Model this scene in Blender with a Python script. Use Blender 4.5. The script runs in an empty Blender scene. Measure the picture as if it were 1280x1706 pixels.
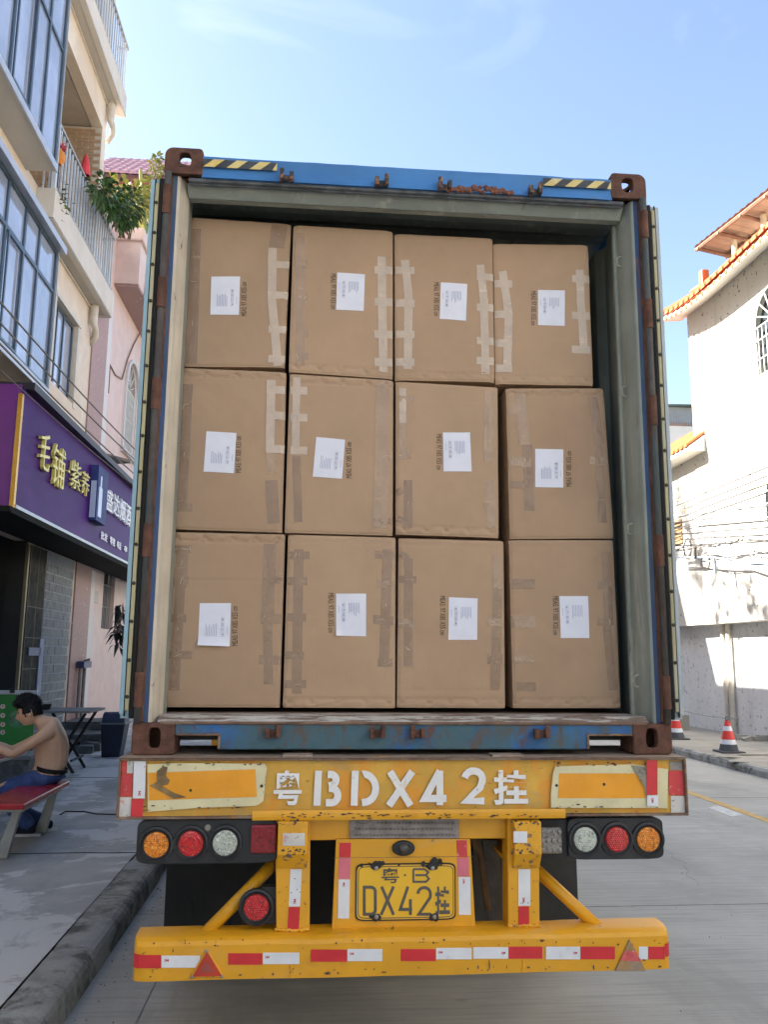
import bpy, bmesh, math, random
from mathutils import Vector, Matrix, noise
random.seed(11)
sc = bpy.context.scene
COL = sc.collection
V = Vector

# ------------------------------------------------------------------ camera, sky, sun, exposure
CAMP = V((-0.45, -3.85089, 1.7513)); PITCH, YAW, ROLL, FPX = 0.17049, 0.08486, 0.00873, 1400.0
_f = V((math.sin(YAW)*math.cos(PITCH), math.cos(YAW)*math.cos(PITCH), math.sin(PITCH)))
_r0 = V((math.cos(YAW), -math.sin(YAW), 0)); _u0 = _r0.cross(_f)
_r = _r0*math.cos(ROLL) + _u0*math.sin(ROLL); _u = -_r0*math.sin(ROLL) + _u0*math.cos(ROLL)
cam = bpy.data.objects.new('camera', bpy.data.cameras.new('camera')); COL.objects.link(cam)
cam.matrix_world = Matrix(((_r.x, _u.x, -_f.x, CAMP.x), (_r.y, _u.y, -_f.y, CAMP.y), (_r.z, _u.z, -_f.z, CAMP.z), (0, 0, 0, 1)))
cam.data.sensor_fit = 'VERTICAL'; cam.data.sensor_height = 36; cam.data.sensor_width = 27
cam.data.lens = 36*FPX/1706; cam.data.clip_start = 0.05; cam.data.clip_end = 3000
sc.camera = cam

SUN = V((-0.70, 0.21, 0.535)).normalized()
SUN_EL = math.asin(SUN.z); SUN_ROT = math.atan2(SUN.x, SUN.y)
SKY_STRENGTH, SUN_STRENGTH, EXPOSURE = 0.0575, 4.5, 2.80
world = bpy.data.worlds.new("World"); sc.world = world; world.use_nodes = True
wn, wl = world.node_tree.nodes, world.node_tree.links
for n in list(wn): wn.remove(n)
w_out = wn.new('ShaderNodeOutputWorld'); w_bg = wn.new('ShaderNodeBackground')
w_sky = wn.new('ShaderNodeTexSky'); w_sky.sky_type = 'NISHITA'; w_sky.sun_disc = False
w_sky.sun_elevation = SUN_EL; w_sky.sun_rotation = SUN_ROT
w_sky.air_density = 1.0; w_sky.dust_density = 1.3; w_sky.ozone_density = 1.0; w_sky.altitude = 0
w_tc = wn.new('ShaderNodeTexCoord')
w_map = wn.new('ShaderNodeMapping'); w_map.inputs['Scale'].default_value = (1.6, 2.6, 3.4); w_map.inputs['Location'].default_value = (0.35, 0.2, 0.7)
w_n = wn.new('ShaderNodeTexNoise'); w_n.inputs['Scale'].default_value = 1.5; w_n.inputs['Detail'].default_value = 7; w_n.inputs['Distortion'].default_value = 0.7
w_r = wn.new('ShaderNodeValToRGB'); w_r.color_ramp.elements[0].position = 0.56; w_r.color_ramp.elements[1].position = 0.80
w_r.color_ramp.elements[1].color = (0.30, 0.30, 0.30, 1)
w_mix = wn.new('ShaderNodeMix'); w_mix.data_type = 'RGBA'; w_mix.inputs['B'].default_value = (5.2, 5.6, 6.0, 1)
wl.new(w_tc.outputs['Generated'], w_map.inputs['Vector']); wl.new(w_map.outputs[0], w_n.inputs['Vector'])
wl.new(w_n.outputs['Fac'], w_r.inputs['Fac']); wl.new(w_r.outputs['Color'], w_mix.inputs['Factor'])
wl.new(w_sky.outputs[0], w_mix.inputs['A']); w_wb = wn.new('ShaderNodeMix'); w_wb.data_type = 'RGBA'; w_wb.blend_type = 'MULTIPLY'; w_wb.inputs['Factor'].default_value = 1; w_wb.inputs['B'].default_value = (1.05, 1.0, 0.98, 1)   # the photograph is white-balanced for open shade
wl.new(w_mix.outputs['Result'], w_wb.inputs['A']); wl.new(w_wb.outputs['Result'], w_bg.inputs['Color'])
w_bg.inputs['Strength'].default_value = SKY_STRENGTH; wl.new(w_bg.outputs[0], w_out.inputs[0])
sl = bpy.data.lights.new('sun', 'SUN'); sl.energy = SUN_STRENGTH; sl.angle = math.radians(0.53); sl.color = (1.0, 0.935, 0.86)
so = bpy.data.objects.new('sun', sl); COL.objects.link(so); so.rotation_euler = SUN.to_track_quat('Z', 'Y').to_euler()
so.location = (-30, 30, 40)
sc.view_settings.view_transform = 'Standard'; sc.view_settings.look = 'None'
sc.view_settings.exposure = EXPOSURE; sc.view_settings.gamma = 1; sc.view_settings.use_curve_mapping = False

def hit(x, y, X=None, Y=None, Z=None):
    """point of a real plane seen at a pixel of the 1280x1706 photograph (used to measure the place)"""
    d = _f + _r*((x-640)/FPX) - _u*((y-853)/FPX)
    t = (X-CAMP.x)/d.x if X is not None else (Y-CAMP.y)/d.y if Y is not None else (Z-CAMP.z)/d.z
    return CAMP + d*t

# ------------------------------------------------------------------ materials
def lin(c): return tuple((v/255/12.92 if v/255 <= 0.04045 else ((v/255+0.055)/1.055)**2.4) for v in c)
def rgba(c): return (c[0], c[1], c[2], 1.0)
def M(name, base, var=0.15, vscale=3.0, rough=0.7, metal=0.0, bump=0.0, bscale=60.0, layers=(), rvar=0.0, spec=0.5, trans=0.0, coat=0.0, stretch=(1, 1, 1)):
    """principled material; base colour varied by noise, then layers of (colour, scale xyz, lo, hi, amount) laid over it"""
    m = bpy.data.materials.new(name); m.use_nodes = True
    nt = m.node_tree; N, L = nt.nodes, nt.links
    b = N['Principled BSDF']; b.inputs['Roughness'].default_value = rough; b.inputs['Metallic'].default_value = metal
    b.inputs['Specular IOR Level'].default_value = spec; b.inputs['Coat Weight'].default_value = coat
    g = N.new('ShaderNodeNewGeometry')
    def nz(scale, detail=5, rgh=0.6, dist=0.0):
        mp = N.new('ShaderNodeMapping'); mp.inputs['Scale'].default_value = scale if hasattr(scale, '__len__') else (scale,)*3
        L.new(g.outputs['Position'], mp.inputs['Vector'])
        n = N.new('ShaderNodeTexNoise'); n.inputs['Scale'].default_value = 1; n.inputs['Detail'].default_value = detail
        n.inputs['Roughness'].default_value = rgh; n.inputs['Distortion'].default_value = dist
        L.new(mp.outputs[0], n.inputs['Vector']); return n.outputs['Fac']
    def mix(fac, a, bb):
        x = N.new('ShaderNodeMix'); x.data_type = 'RGBA'
        L.new(fac, x.inputs['Factor'])
        for k, s in (('A', a), ('B', bb)):
            if isinstance(s, tuple): x.inputs[k].default_value = rgba(s)
            else: L.new(s, x.inputs[k])
        return x.outputs['Result']
    def ramp(src, lo, hi, amt=1.0):
        x = N.new('ShaderNodeMapRange'); x.inputs['From Min'].default_value = lo; x.inputs['From Max'].default_value = hi
        x.inputs['To Max'].default_value = amt; x.interpolation_type = 'SMOOTHSTEP'; L.new(src, x.inputs['Value']); return x.outputs[0]
    lo_ = tuple(c*(1-var) for c in base); hi_ = tuple(min(c*(1+var), 0.9) for c in base)
    col = mix(ramp(nz(tuple(vscale*s for s in stretch)), 0.3, 0.7), lo_, hi_)
    rsrc = None
    for ly in layers:
        c, s, lo, hi, amt = ly[:5]
        f = ramp(nz(s, 8, 0.68, 0.3), lo, hi, amt); col = mix(f, col, c)
        rsrc = f
    L.new(col, b.inputs['Base Color'])
    if rvar and rsrc is not None:
        x = N.new('ShaderNodeMapRange'); x.inputs['To Min'].default_value = rough; x.inputs['To Max'].default_value = min(1, rough+rvar)
        L.new(rsrc, x.inputs['Value']); L.new(x.outputs[0], b.inputs['Roughness'])
    if bump:
        bp = N.new('ShaderNodeBump'); bp.inputs['Strength'].default_value = bump; bp.inputs['Distance'].default_value = 0.01
        L.new(nz(bscale, 6), bp.inputs['Height']); L.new(bp.outputs[0], b.inputs['Normal'])
    return m
def glassy(name, col, rough=0.03, metal=0.0, spec=1.0):
    m = M(name, col, 0.1, 0.8, rough, metal, spec=spec); return m
RUST = (0.13, 0.050, 0.025); RUSTD = (0.055, 0.028, 0.018); DIRT = (0.10, 0.085, 0.065)
MT = {}
def defmats():
    D = MT
    D['rust'] = M('rusty_steel', (0.125, 0.055, 0.034), 0.35, 14, 0.85, 0, 0.5, 120, [(RUSTD, (5, 5, 3), 0.45, 0.7, 0.8), ((0.20, 0.09, 0.05), (30, 30, 9), 0.55, 0.75, 0.7)])
    D['blue'] = M('worn_blue_paint', (0.045, 0.185, 0.44), 0.12, 2, 0.55, 0, 0.15, 80, [((0.02, 0.10, 0.28), (2, 2, 7), 0.5, 0.75, 0.5), ((0.12, 0.16, 0.18), (5, 5, 12), 0.54, 0.70, 0.5), (RUST, (9, 9, 30), 0.66, 0.74, 0.8)])
    D['blue_sill'] = M('weathered_blue_sill', (0.018, 0.115, 0.31), 0.3, 5, 0.6, 0, 0.25, 70, [((0.052, 0.115, 0.135), (2.6, 2.6, 1.1), 0.36, 0.50, 0.97), ((0.10, 0.075, 0.055), (7, 7, 5), 0.50, 0.62, 0.9), (RUST, (16, 16, 9), 0.58, 0.68, 0.9)])
    D['post_blue'] = M('dark_blue_paint', (0.009, 0.045, 0.135), 0.2, 3, 0.5, 0, 0.1, 80, [((0.05, 0.075, 0.08), (8, 8, 1.2), 0.46, 0.62, 0.9), (RUST, (14, 14, 2.5), 0.58, 0.68, 0.9)])
    D['cream'] = M('chipped_cream_paint', (0.56, 0.49, 0.38), 0.12, 4, 0.65, 0, 0.2, 60, [((0.36, 0.31, 0.24), (30, 30, 1.5), 0.52, 0.7, 0.6), (RUST, (11, 11, 4), 0.63, 0.69, 0.9)])
    D['inner'] = M('grey_inside_paint', (0.25, 0.275, 0.24), 0.12, 3, 0.6, 0, 0.2, 40, [((0.42, 0.42, 0.36), (14, 14, 1.6), 0.52, 0.68, 0.7), ((0.13, 0.11, 0.08), (12, 12, 3.0), 0.60, 0.72, 0.8)])
    D['sill_top'] = M('scuffed_threshold', (0.46, 0.43, 0.38), 0.15, 6, 0.6, 0, 0.3, 70, [((0.15, 0.095, 0.065), (5, 30, 40), 0.46, 0.56, 0.9), ((0.05, 0.12, 0.30), (3, 9, 9), 0.66, 0.70, 0.8)])
    D['floor'] = M('container_plywood', (0.16, 0.10, 0.06), 0.2, 4, 0.8)
    D['door_skin'] = M('pale_blue_door_edge', (0.27, 0.42, 0.49), 0.1, 2, 0.5, 0, 0.1, 60, [((0.16, 0.27, 0.33), (9, 9, 1.5), 0.55, 0.7, 0.6)])
    D['door_grey'] = M('grey_door_edge', (0.36, 0.40, 0.41), 0.1, 2, 0.5, 0, 0.1, 60, [((0.2, 0.17, 0.13), (9, 9, 1.5), 0.6, 0.7, 0.6)])
    D['retainer'] = M('yellowed_gasket_strip', (0.40, 0.355, 0.20), 0.15, 3, 0.65, 0, 0.1, 40, [((0.44, 0.42, 0.34), (9, 9, 1.0), 0.52, 0.66, 0.7), ((0.14, 0.11, 0.05), (9, 9, 2.2), 0.62, 0.72, 0.7)])
    D['rubber'] = M('black_rubber', (0.012, 0.012, 0.012), 0.2, 5, 0.75, 0, 0.1, 60, spec=0.3)
    D['flap'] = M('rubber_mud_flap', (0.020, 0.020, 0.019), 0.2, 3, 0.8, 0, 0.1, 30, [((0.05, 0.047, 0.042), (3, 3, 1.5), 0.45, 0.75, 0.5)], spec=0.25)
    D['bolt'] = M('dark_bolt', (0.05, 0.045, 0.03), 0.3, 30, 0.6, 0.3)
    D['steel'] = M('galvanised_bolt', (0.35, 0.33, 0.3), 0.2, 30, 0.4, 0.7)
    D['yellow'] = M('yellow_chassis_paint', (0.75, 0.355, 0.012), 0.07, 3, 0.42, 0, 0.12, 45, [((0.50, 0.20, 0.02), (5, 5, 5), 0.52, 0.75, 0.45), ((0.09, 0.055, 0.035), (19, 19, 19), 0.655, 0.685, 0.9), ((0.60, 0.36, 0.12), (2.5, 2.5, 9), 0.54, 0.74, 0.55)], rvar=0.3)
    D['yellow_chip'] = M('chipped_yellow_paint', (0.75, 0.36, 0.012), 0.08, 4, 0.45, 0, 0.2, 60, [((0.42, 0.18, 0.03), (6, 6, 6), 0.5, 0.7, 0.5), ((0.13, 0.10, 0.10), (24, 24, 24), 0.57, 0.60, 0.95)], rvar=0.3)
    D['yellow_panel'] = M('sprayed_yellow_panel', (0.66, 0.37, 0.05), 0.1, 6, 0.6, 0, 0.12, 30, [((0.78, 0.30, 0.02), (6, 6, 3), 0.47, 0.62, 0.9), ((0.46, 0.30, 0.10), (4, 4, 9), 0.50, 0.70, 0.7), ((0.14, 0.09, 0.05), (26, 26, 40), 0.64, 0.68, 0.8)])
    D['frame_rust'] = M('rusty_beam_edge', (0.17, 0.10, 0.065), 0.25, 12, 0.8, 0, 0.3, 80, [((0.33, 0.25, 0.17), (5, 5, 14), 0.5, 0.68, 0.7), ((0.5, 0.25, 0.03), (4, 4, 20), 0.62, 0.7, 0.7)])
    D['deck'] = M('worn_deck_plate', (0.30, 0.22, 0.16), 0.2, 6, 0.75, 0, 0.3, 60, [((0.40, 0.33, 0.26), (6, 20, 20), 0.5, 0.65, 0.7), ((0.62, 0.33, 0.03), (4, 12, 12), 0.63, 0.67, 0.8), ((0.09, 0.06, 0.045), (9, 9, 9), 0.60, 0.72, 0.8)])
    D['refl_orange'] = M('orange_reflective_sheet', (0.82, 0.33, 0.008), 0.06, 5, 0.4, 0, 0.1, 25, [((0.6, 0.36, 0.06), (5, 5, 9), 0.55, 0.8, 0.5)])
    D['refl_cream'] = M('cream_reflective_border', (0.70, 0.62, 0.36), 0.08, 6, 0.5, 0, 0.2, 40, [((0.75, 0.18, 0.06), (3, 3, 26), 0.62, 0.80, 0.6), ((0.16, 0.12, 0.07), (22, 22, 22), 0.60, 0.66, 0.7)])
    D['tape_red'] = M('red_reflective_tape', (0.62, 0.028, 0.035), 0.08, 10, 0.35, 0, 0.06, 200, [((0.45, 0.02, 0.03), (12, 12, 12), 0.55, 0.75, 0.5)])
    D['tape_pink'] = M('faded_pink_tape', (0.66, 0.16, 0.20), 0.08, 10, 0.4)
    D['tape_white'] = M('white_reflective_tape', (0.74, 0.74, 0.74), 0.05, 10, 0.35, 0, 0.06, 200, [((0.52, 0.50, 0.47), (12, 12, 12), 0.58, 0.76, 0.6)])
    D['tape_worn'] = M('cracked_white_tape', (0.62, 0.58, 0.52), 0.1, 10, 0.6, 0, 0.3, 120, [((0.62, 0.05, 0.05), (16, 16, 12), 0.60, 0.66, 0.6), ((0.18, 0.14, 0.10), (40, 40, 40), 0.60, 0.66, 0.8)])
    D['tape_redworn'] = M('cracked_red_tape', (0.60, 0.05, 0.05), 0.12, 10, 0.5, 0, 0.3, 120, [((0.66, 0.5, 0.46), (40, 40, 40), 0.60, 0.68, 0.8), ((0.12, 0.05, 0.04), (30, 30, 30), 0.66, 0.7, 0.8)])
    D['logo_red'] = M('red_print', (0.6, 0.03, 0.06), 0.05, 10, 0.6)
    D['print_grey'] = M('grey_print', (0.16, 0.17, 0.22), 0.1, 10, 0.8)
    D['print_faint'] = M('faint_grey_print', (0.42, 0.44, 0.55), 0.1, 10, 0.8)
    D['ink'] = M('black_ink', (0.035, 0.028, 0.022), 0.15, 20, 0.85)
    D['spray_white'] = M('sprayed_white_paint', (0.80, 0.78, 0.74), 0.05, 8, 0.7, 0, 0.1, 60, [((0.70, 0.52, 0.26), (16, 16, 16), 0.54, 0.70, 0.6), ((0.45, 0.36, 0.24), (30, 30, 30), 0.60, 0.66, 0.7)])
    D['lampbox'] = M('black_lamp_housing', (0.016, 0.016, 0.017), 0.15, 6, 0.5, 0, 0.05, 90, [((0.06, 0.055, 0.05), (6, 6, 6), 0.5, 0.8, 0.5)])
    for k, c, c2 in (('amber', (0.80, 0.24, 0.008), (0.95, 0.55, 0.10)), ('red', (0.55, 0.012, 0.014), (0.85, 0.10, 0.08)), ('clear', (0.50, 0.53, 0.44), (0.80, 0.82, 0.74)), ('darkred', (0.24, 0.008, 0.012), (0.40, 0.03, 0.04)), ('smoke', (0.22, 0.20, 0.17), (0.33, 0.31, 0.27))):
        m = M(k+'_lens', c, 0.1, 20, 0.12, 0, 0, 1, [(tuple(v*0.30 for v in c), (85, 85, 85), 0.52, 0.60, 0.75), (c2, (110, 110, 110), 0.56, 0.62, 0.95)], coat=0.6); D[k] = m  # dark and bright specks paint LED sparkle into the lens colour
    D['plate_yellow'] = M('yellow_number_plate', (0.82, 0.47, 0.025), 0.04, 5, 0.35, 0, 0.05, 60)
    D['plate_ink'] = M('grey_plate_characters', (0.095, 0.085, 0.075), 0.15, 20, 0.5)
    D['tar'] = M('dried_black_sealant', (0.02, 0.018, 0.017), 0.2, 20, 0.6, 0, 0.3, 120)
    D['dull_plate'] = M('dirty_maker_plate', (0.28, 0.24, 0.21), 0.2, 20, 0.55, 0.2, 0.3, 120, [((0.14, 0.10, 0.08), (30, 30, 30), 0.55, 0.68, 0.8)])
    D['card'] = M('corrugated_cardboard', (0.445, 0.297, 0.186), 0.05, 2.2, 0.85, 0, 0.10, (190, 190, 5), [((0.39, 0.25, 0.155), (3, 3, 3), 0.5, 0.75, 0.45), ((0.50, 0.36, 0.24), (2.5, 2.5, 60), 0.58, 0.75, 0.25), ((0.34, 0.215, 0.135), (1.2, 1.2, 0.5), 0.52, 0.72, 0.5)], spec=0.25, stretch=(1, 1, 1))
    def tape(name, c, alpha, rough):
        m = M(name, c, 0.08, 9, rough, 0, 0.6, 26, [(tuple(min(v*1.35, .8) for v in c), (9, 9, 26), 0.58, 0.70, 0.6)])
        nt = m.node_tree; b = nt.nodes['Principled BSDF']; b.inputs['Alpha'].default_value = alpha; return m
    D['tape_light'] = tape('milky_packing_tape', (0.60, 0.475, 0.36), 0.88, 0.35)
    D['tape_mid'] = tape('creased_packing_tape', (0.50, 0.34, 0.22), 0.75, 0.2)
    D['tape_dark'] = tape('clear_brown_packing_tape', (0.375, 0.242, 0.150), 0.72, 0.16)
    D['paper'] = M('white_paper', (0.74, 0.74, 0.80), 0.03, 12, 0.8, 0, 0.08, 18)
    D['road'] = M('grey_concrete_road', (0.395, 0.385, 0.345), 0.14, 0.9, 0.85, 0, 0.25, 90, [((0.27, 0.262, 0.232), (0.9, 0.35, 1), 0.47, 0.68, 0.8), ((0.47, 0.46, 0.42), (2.2, 7, 1), 0.56, 0.72, 0.6), ((0.16, 0.155, 0.14), (1.1, 0.5, 1), 0.64, 0.74, 0.6), ((0.30, 0.295, 0.265), (1.2, 34, 1), 0.46, 0.62, 0.7)])
    D['pave'] = M('stained_concrete_pavement', (0.42, 0.41, 0.375), 0.15, 1.3, 0.85, 0, 0.3, 70, [((0.29, 0.285, 0.26), (1.8, 0.9, 1), 0.5, 0.7, 0.7), ((0.64, 0.63, 0.59), (0.85, 0.75, 1), 0.50, 0.535, 0.85), ((0.33, 0.33, 0.32), (6, 3, 1), 0.55, 0.7, 0.6)])
    D['pave_r'] = M('sandy_concrete_pavement', (0.33, 0.31, 0.26), 0.15, 1.3, 0.85, 0, 0.25, 70, [((0.22, 0.20, 0.165), (1.6, 1.6, 1), 0.5, 0.7, 0.7)])
    D['kerb'] = M('mossy_kerb_stone', (0.31, 0.305, 0.27), 0.25, 6, 0.9, 0, 0.9, 45, [((0.085, 0.083, 0.066), (4, 4, 4), 0.46, 0.62, 0.85), ((0.36, 0.36, 0.335), (11, 11, 11), 0.54, 0.64, 0.75), ((0.34, 0.34, 0.32), (1.6, 1.2, 3), 0.55, 0.62, 0.7)])
    D['line_yellow'] = M('worn_yellow_line', (0.55, 0.36, 0.12), 0.15, 6, 0.8, 0, 0.2, 60, [((0.3, 0.27, 0.2), (7, 3, 5), 0.55, 0.7, 0.7)])
    D['line_white'] = M('worn_white_line', (0.55, 0.55, 0.52), 0.15, 6, 0.8, 0, 0.2, 60, [((0.3, 0.29, 0.27), (7, 3, 5), 0.52, 0.66, 0.7)])
    D['dark'] = M('dark_steel', (0.03, 0.028, 0.026), 0.3, 6, 0.7, 0.2)
defmats()
def vary(m, lo, hi):   # slight difference of shade from one object to the next
    nt = m.node_tree; b = nt.nodes['Principled BSDF']; src = b.inputs['Base Color'].links[0].from_socket
    oi = nt.nodes.new('ShaderNodeObjectInfo'); mr = nt.nodes.new('ShaderNodeMapRange'); mr.inputs['To Min'].default_value = lo; mr.inputs['To Max'].default_value = hi
    mx = nt.nodes.new('ShaderNodeMix'); mx.data_type = 'RGBA'; mx.blend_type = 'MULTIPLY'; mx.inputs['Factor'].default_value = 1
    nt.links.new(oi.outputs['Random'], mr.inputs['Value']); nt.links.new(src, mx.inputs['A']); nt.links.new(mr.outputs[0], mx.inputs['B']); nt.links.new(mx.outputs['Result'], b.inputs['Base Color'])
vary(MT['card'], 0.93, 1.06)

# ------------------------------------------------------------------ mesh helpers
class MB:
    def __init__(s): s.v = []; s.f = []
    def add(s, vs, fs):
        o = len(s.v); s.v += [tuple(p) for p in vs]; s.f += [tuple(i+o for i in q) for q in fs]; return s
    def box(s, x0, x1, y0, y1, z0, z1):
        return s.add([(x0, y0, z0), (x1, y0, z0), (x1, y1, z0), (x0, y1, z0), (x0, y0, z1), (x1, y0, z1), (x1, y1, z1), (x0, y1, z1)],
                     [(0, 3, 2, 1), (4, 5, 6, 7), (0, 1, 5, 4), (1, 2, 6, 5), (2, 3, 7, 6), (3, 0, 4, 7)])
    def prism(s, pts, vec):
        n = len(pts); vec = V(vec); a = [V(p) for p in pts]; b = [p+vec for p in a]
        nrm = V((0, 0, 0))
        for i in range(n): nrm += a[i].cross(a[(i+1) % n])
        fl = nrm.dot(vec) > 0
        fs = [tuple(range(n)), tuple(range(2*n-1, n-1, -1))] + [(i, i+n, (i+1) % n+n, (i+1) % n) for i in range(n)]
        if fl: fs = [tuple(reversed(q)) for q in fs]
        return s.add(a+b, fs)
    def tube(s, path, r, n=8, caps=True):
        path = [V(p) for p in path]; rs = r if hasattr(r, '__len__') else [r]*len(path); rings = []
        up = V((0, 0, 1)); vs = []; fs = []
        prev = None
        for i, p in enumerate(path):
            t = (path[min(i+1, len(path)-1)]-path[max(i-1, 0)]).normalized()
            a = t.cross(up) if abs(t.z) < 0.95 else t.cross(V((0, 1, 0)))
            if prev is not None:
                a2 = prev - t*prev.dot(t)
                if a2.length > 1e-4: a = a2
            a.normalize(); b = t.cross(a); prev = a
            for k in range(n):
                an = 2*math.pi*k/n; vs.append(p + (a*math.cos(an)+b*math.sin(an))*rs[i])
        for i in range(len(path)-1):
            for k in range(n):
                fs.append((i*n+k, i*n+(k+1) % n, (i+1)*n+(k+1) % n, (i+1)*n+k))
        if caps: fs.append(tuple(range(n-1, -1, -1))); fs.append(tuple(range((len(path)-1)*n, len(path)*n)))
        return s.add(vs, fs)
    def cyl(s, p0, p1, r0, r1=None, n=16): return s.tube([p0, p1], [r0, r0 if r1 is None else r1], n)
    def lathe(s, org, axis, prof, n=24):
        """prof: (radius, height along axis)"""
        ax = V(axis).normalized(); a = ax.orthogonal().normalized(); b = ax.cross(a); vs = []; fs = []; org = V(org)
        for r, h in prof:
            for k in range(n):
                an = 2*math.pi*k/n; vs.append(org+ax*h+(a*math.cos(an)+b*math.sin(an))*r)
        for i in range(len(prof)-1):
            for k in range(n): fs.append((i*n+k, i*n+(k+1) % n, (i+1)*n+(k+1) % n, (i+1)*n+k))
        if prof[-1][0] > 1e-5: fs.append(tuple(range((len(prof)-1)*n, len(prof)*n)))
        return s.add(vs, fs)
    def grid(s, fn, nu, nv):
        vs = [fn(i/nu, j/nv) for j in range(nv+1) for i in range(nu+1)]
        fs = [(j*(nu+1)+i, j*(nu+1)+i+1, (j+1)*(nu+1)+i+1, (j+1)*(nu+1)+i) for j in range(nv) for i in range(nu)]
        return s.add(vs, fs)
    def strokes(s, lines, w, fr, depth=0.002):
        """ribbons of width w along 2-D polylines, lifted off the frame (origin, u, v)"""
        O, u, v = fr; nn = u.cross(v).normalized()
        for li_n, li in enumerate(lines):
            lift = 0.00035*li_n
            P = [V((a, b)) for a, b in li]; closed = (P[0]-P[-1]).length < 1e-6 and len(P) > 2
            if closed: P = P[:-1]
            n = len(P); L_, R_ = [], []
            for i in range(n):
                d0 = (P[i]-P[i-1]).normalized() if (i > 0 or closed) else None
                d1 = (P[(i+1) % n]-P[i]).normalized() if (i < n-1 or closed) else None
                if d0 is None: d0 = d1
                if d1 is None: d1 = d0
                t = (d0+d1); t = t.normalized() if t.length > 1e-6 else d0
                m = V((-t.y, t.x)); k = max(0.5, m.dot(V((-d1.y, d1.x))))
                L_.append(P[i]+m*(w/2/k)); R_.append(P[i]-m*(w/2/k))
            vs = []
            for q in L_+R_: vs.append(O+u*q.x+v*q.y+nn*(depth+lift))
            for q in L_+R_: vs.append(O+u*q.x+v*q.y)
            rng = range(n if closed else n-1); fs = []
            for i in rng:
                j = (i+1) % n
                fs += [(n+i, n+j, j, i), (i, j, 2*n+j, 2*n+i), (n+j, n+i, 3*n+i, 3*n+j)]
            if not closed: fs += [(0, 2*n, 3*n, n), (n-1, 2*n-1, 4*n-1, 3*n-1)]
            s.add(vs, fs)
        return s
    def disp(s, amp, sc_, seed=0):
        s.v = [tuple(V(p)+noise.noise_vector(V(p)*sc_+V((seed, 0, 0)))*amp) for p in s.v]; return s
    def build(s, name, mat, parent=None, base=None, bevel=0, seg=2, smooth=False, kind=None, label=None):
        me = bpy.data.meshes.new(name)
        org = V(base) if base is not None else (root_base(parent) if parent else V((0, 0, 0)))
        me.from_pydata([tuple(V(p)-org) for p in s.v], [], s.f); me.update()
        if mat: me.materials.append(MT[mat] if isinstance(mat, str) else mat)
        o = bpy.data.objects.new(name, me); COL.objects.link(o)
        if parent: o.parent = parent
        else: o.location = org
        if smooth:
            for p in me.polygons: p.use_smooth = True
        if bevel:
            bv = o.modifiers.new('bevel', 'BEVEL'); bv.width = bevel; bv.segments = seg; bv.limit_method = 'ANGLE'; bv.angle_limit = math.radians(40)
        if kind: o['kind'] = kind
        if label: o['label'] = label
        return o
def root_base(o):
    while o.parent: o = o.parent
    return V(o.location)
def thing(name, label, cat, base=(0, 0, 0), group=None):
    o = bpy.data.objects.new(name, None); COL.objects.link(o); o.location = base; o.empty_display_size = 0.2
    return tag(o, label, cat, group)
def tag(o, label, cat, group=None):
    o['label'] = label; o['category'] = cat
    if group: o['group'] = group
    return o
def struct(o): o['kind'] = 'structure'; return o
def dup_part(o, dx, dy, dz, parent=None):
    c = o.copy(); COL.objects.link(c); c.location = V(o.location)+V((dx, dy, dz))
    if parent: c.parent = parent
    return c
def bend(o, sub=1):
    m = o.modifiers.new('sub', 'SUBSURF'); m.levels = m.render_levels = sub; return o
_tc = {}
def text_geo(s, bold=0.0, extrude=0.0):
    key = (s, bold, extrude)
    if key in _tc: return _tc[key]
    cu = bpy.data.curves.new('t', 'FONT'); cu.body = s; cu.size = 1; cu.offset = bold; cu.extrude = extrude; cu.resolution_u = 3; cu.fill_mode = 'BOTH' if extrude else 'FRONT'
    o = bpy.data.objects.new('t', cu); COL.objects.link(o)
    dg = bpy.context.evaluated_depsgraph_get(); me = o.evaluated_get(dg).to_mesh()
    vs = [tuple(v.co) for v in me.vertices]; fs = [tuple(p.vertices) for p in me.polygons]
    o.evaluated_get(dg).to_mesh_clear(); bpy.data.objects.remove(o); bpy.data.curves.remove(cu)
    _tc[key] = (vs, fs); return _tc[key]
def text_in(mb, s, fr, w, h, bold=0.0, thick=0.0, lift=0.0008, ref=None):
    """lay a string into the rectangle w x h that starts at the frame's origin"""
    vs, fs = text_geo(s, bold, 0.5 if thick else 0)
    O, u, v = fr; n = u.cross(v).normalized()
    x0 = min(p[0] for p in vs); x1 = max(p[0] for p in vs); y0 = min(p[1] for p in vs); y1 = max(p[1] for p in vs)
    if ref: y0, y1 = ref
    mb.add([O+u*((p[0]-x0)/(x1-x0)*w)+v*((p[1]-y0)/(y1-y0)*h)+n*(lift+(p[2]+0.5)*thick) for p in vs], fs)
    return mb
UX, UY, UZ = V((1, 0, 0)), V((0, 1, 0)), V((0, 0, 1))
def sup(rx, ry, n, e=2.6):
    out = []
    for k in range(n):
        a = 2*math.pi*k/n; c, s_ = math.cos(a), math.sin(a)
        out.append((rx*math.copysign(abs(c)**(2/e), c), ry*math.copysign(abs(s_)**(2/e), s_)))
    return out
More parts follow.
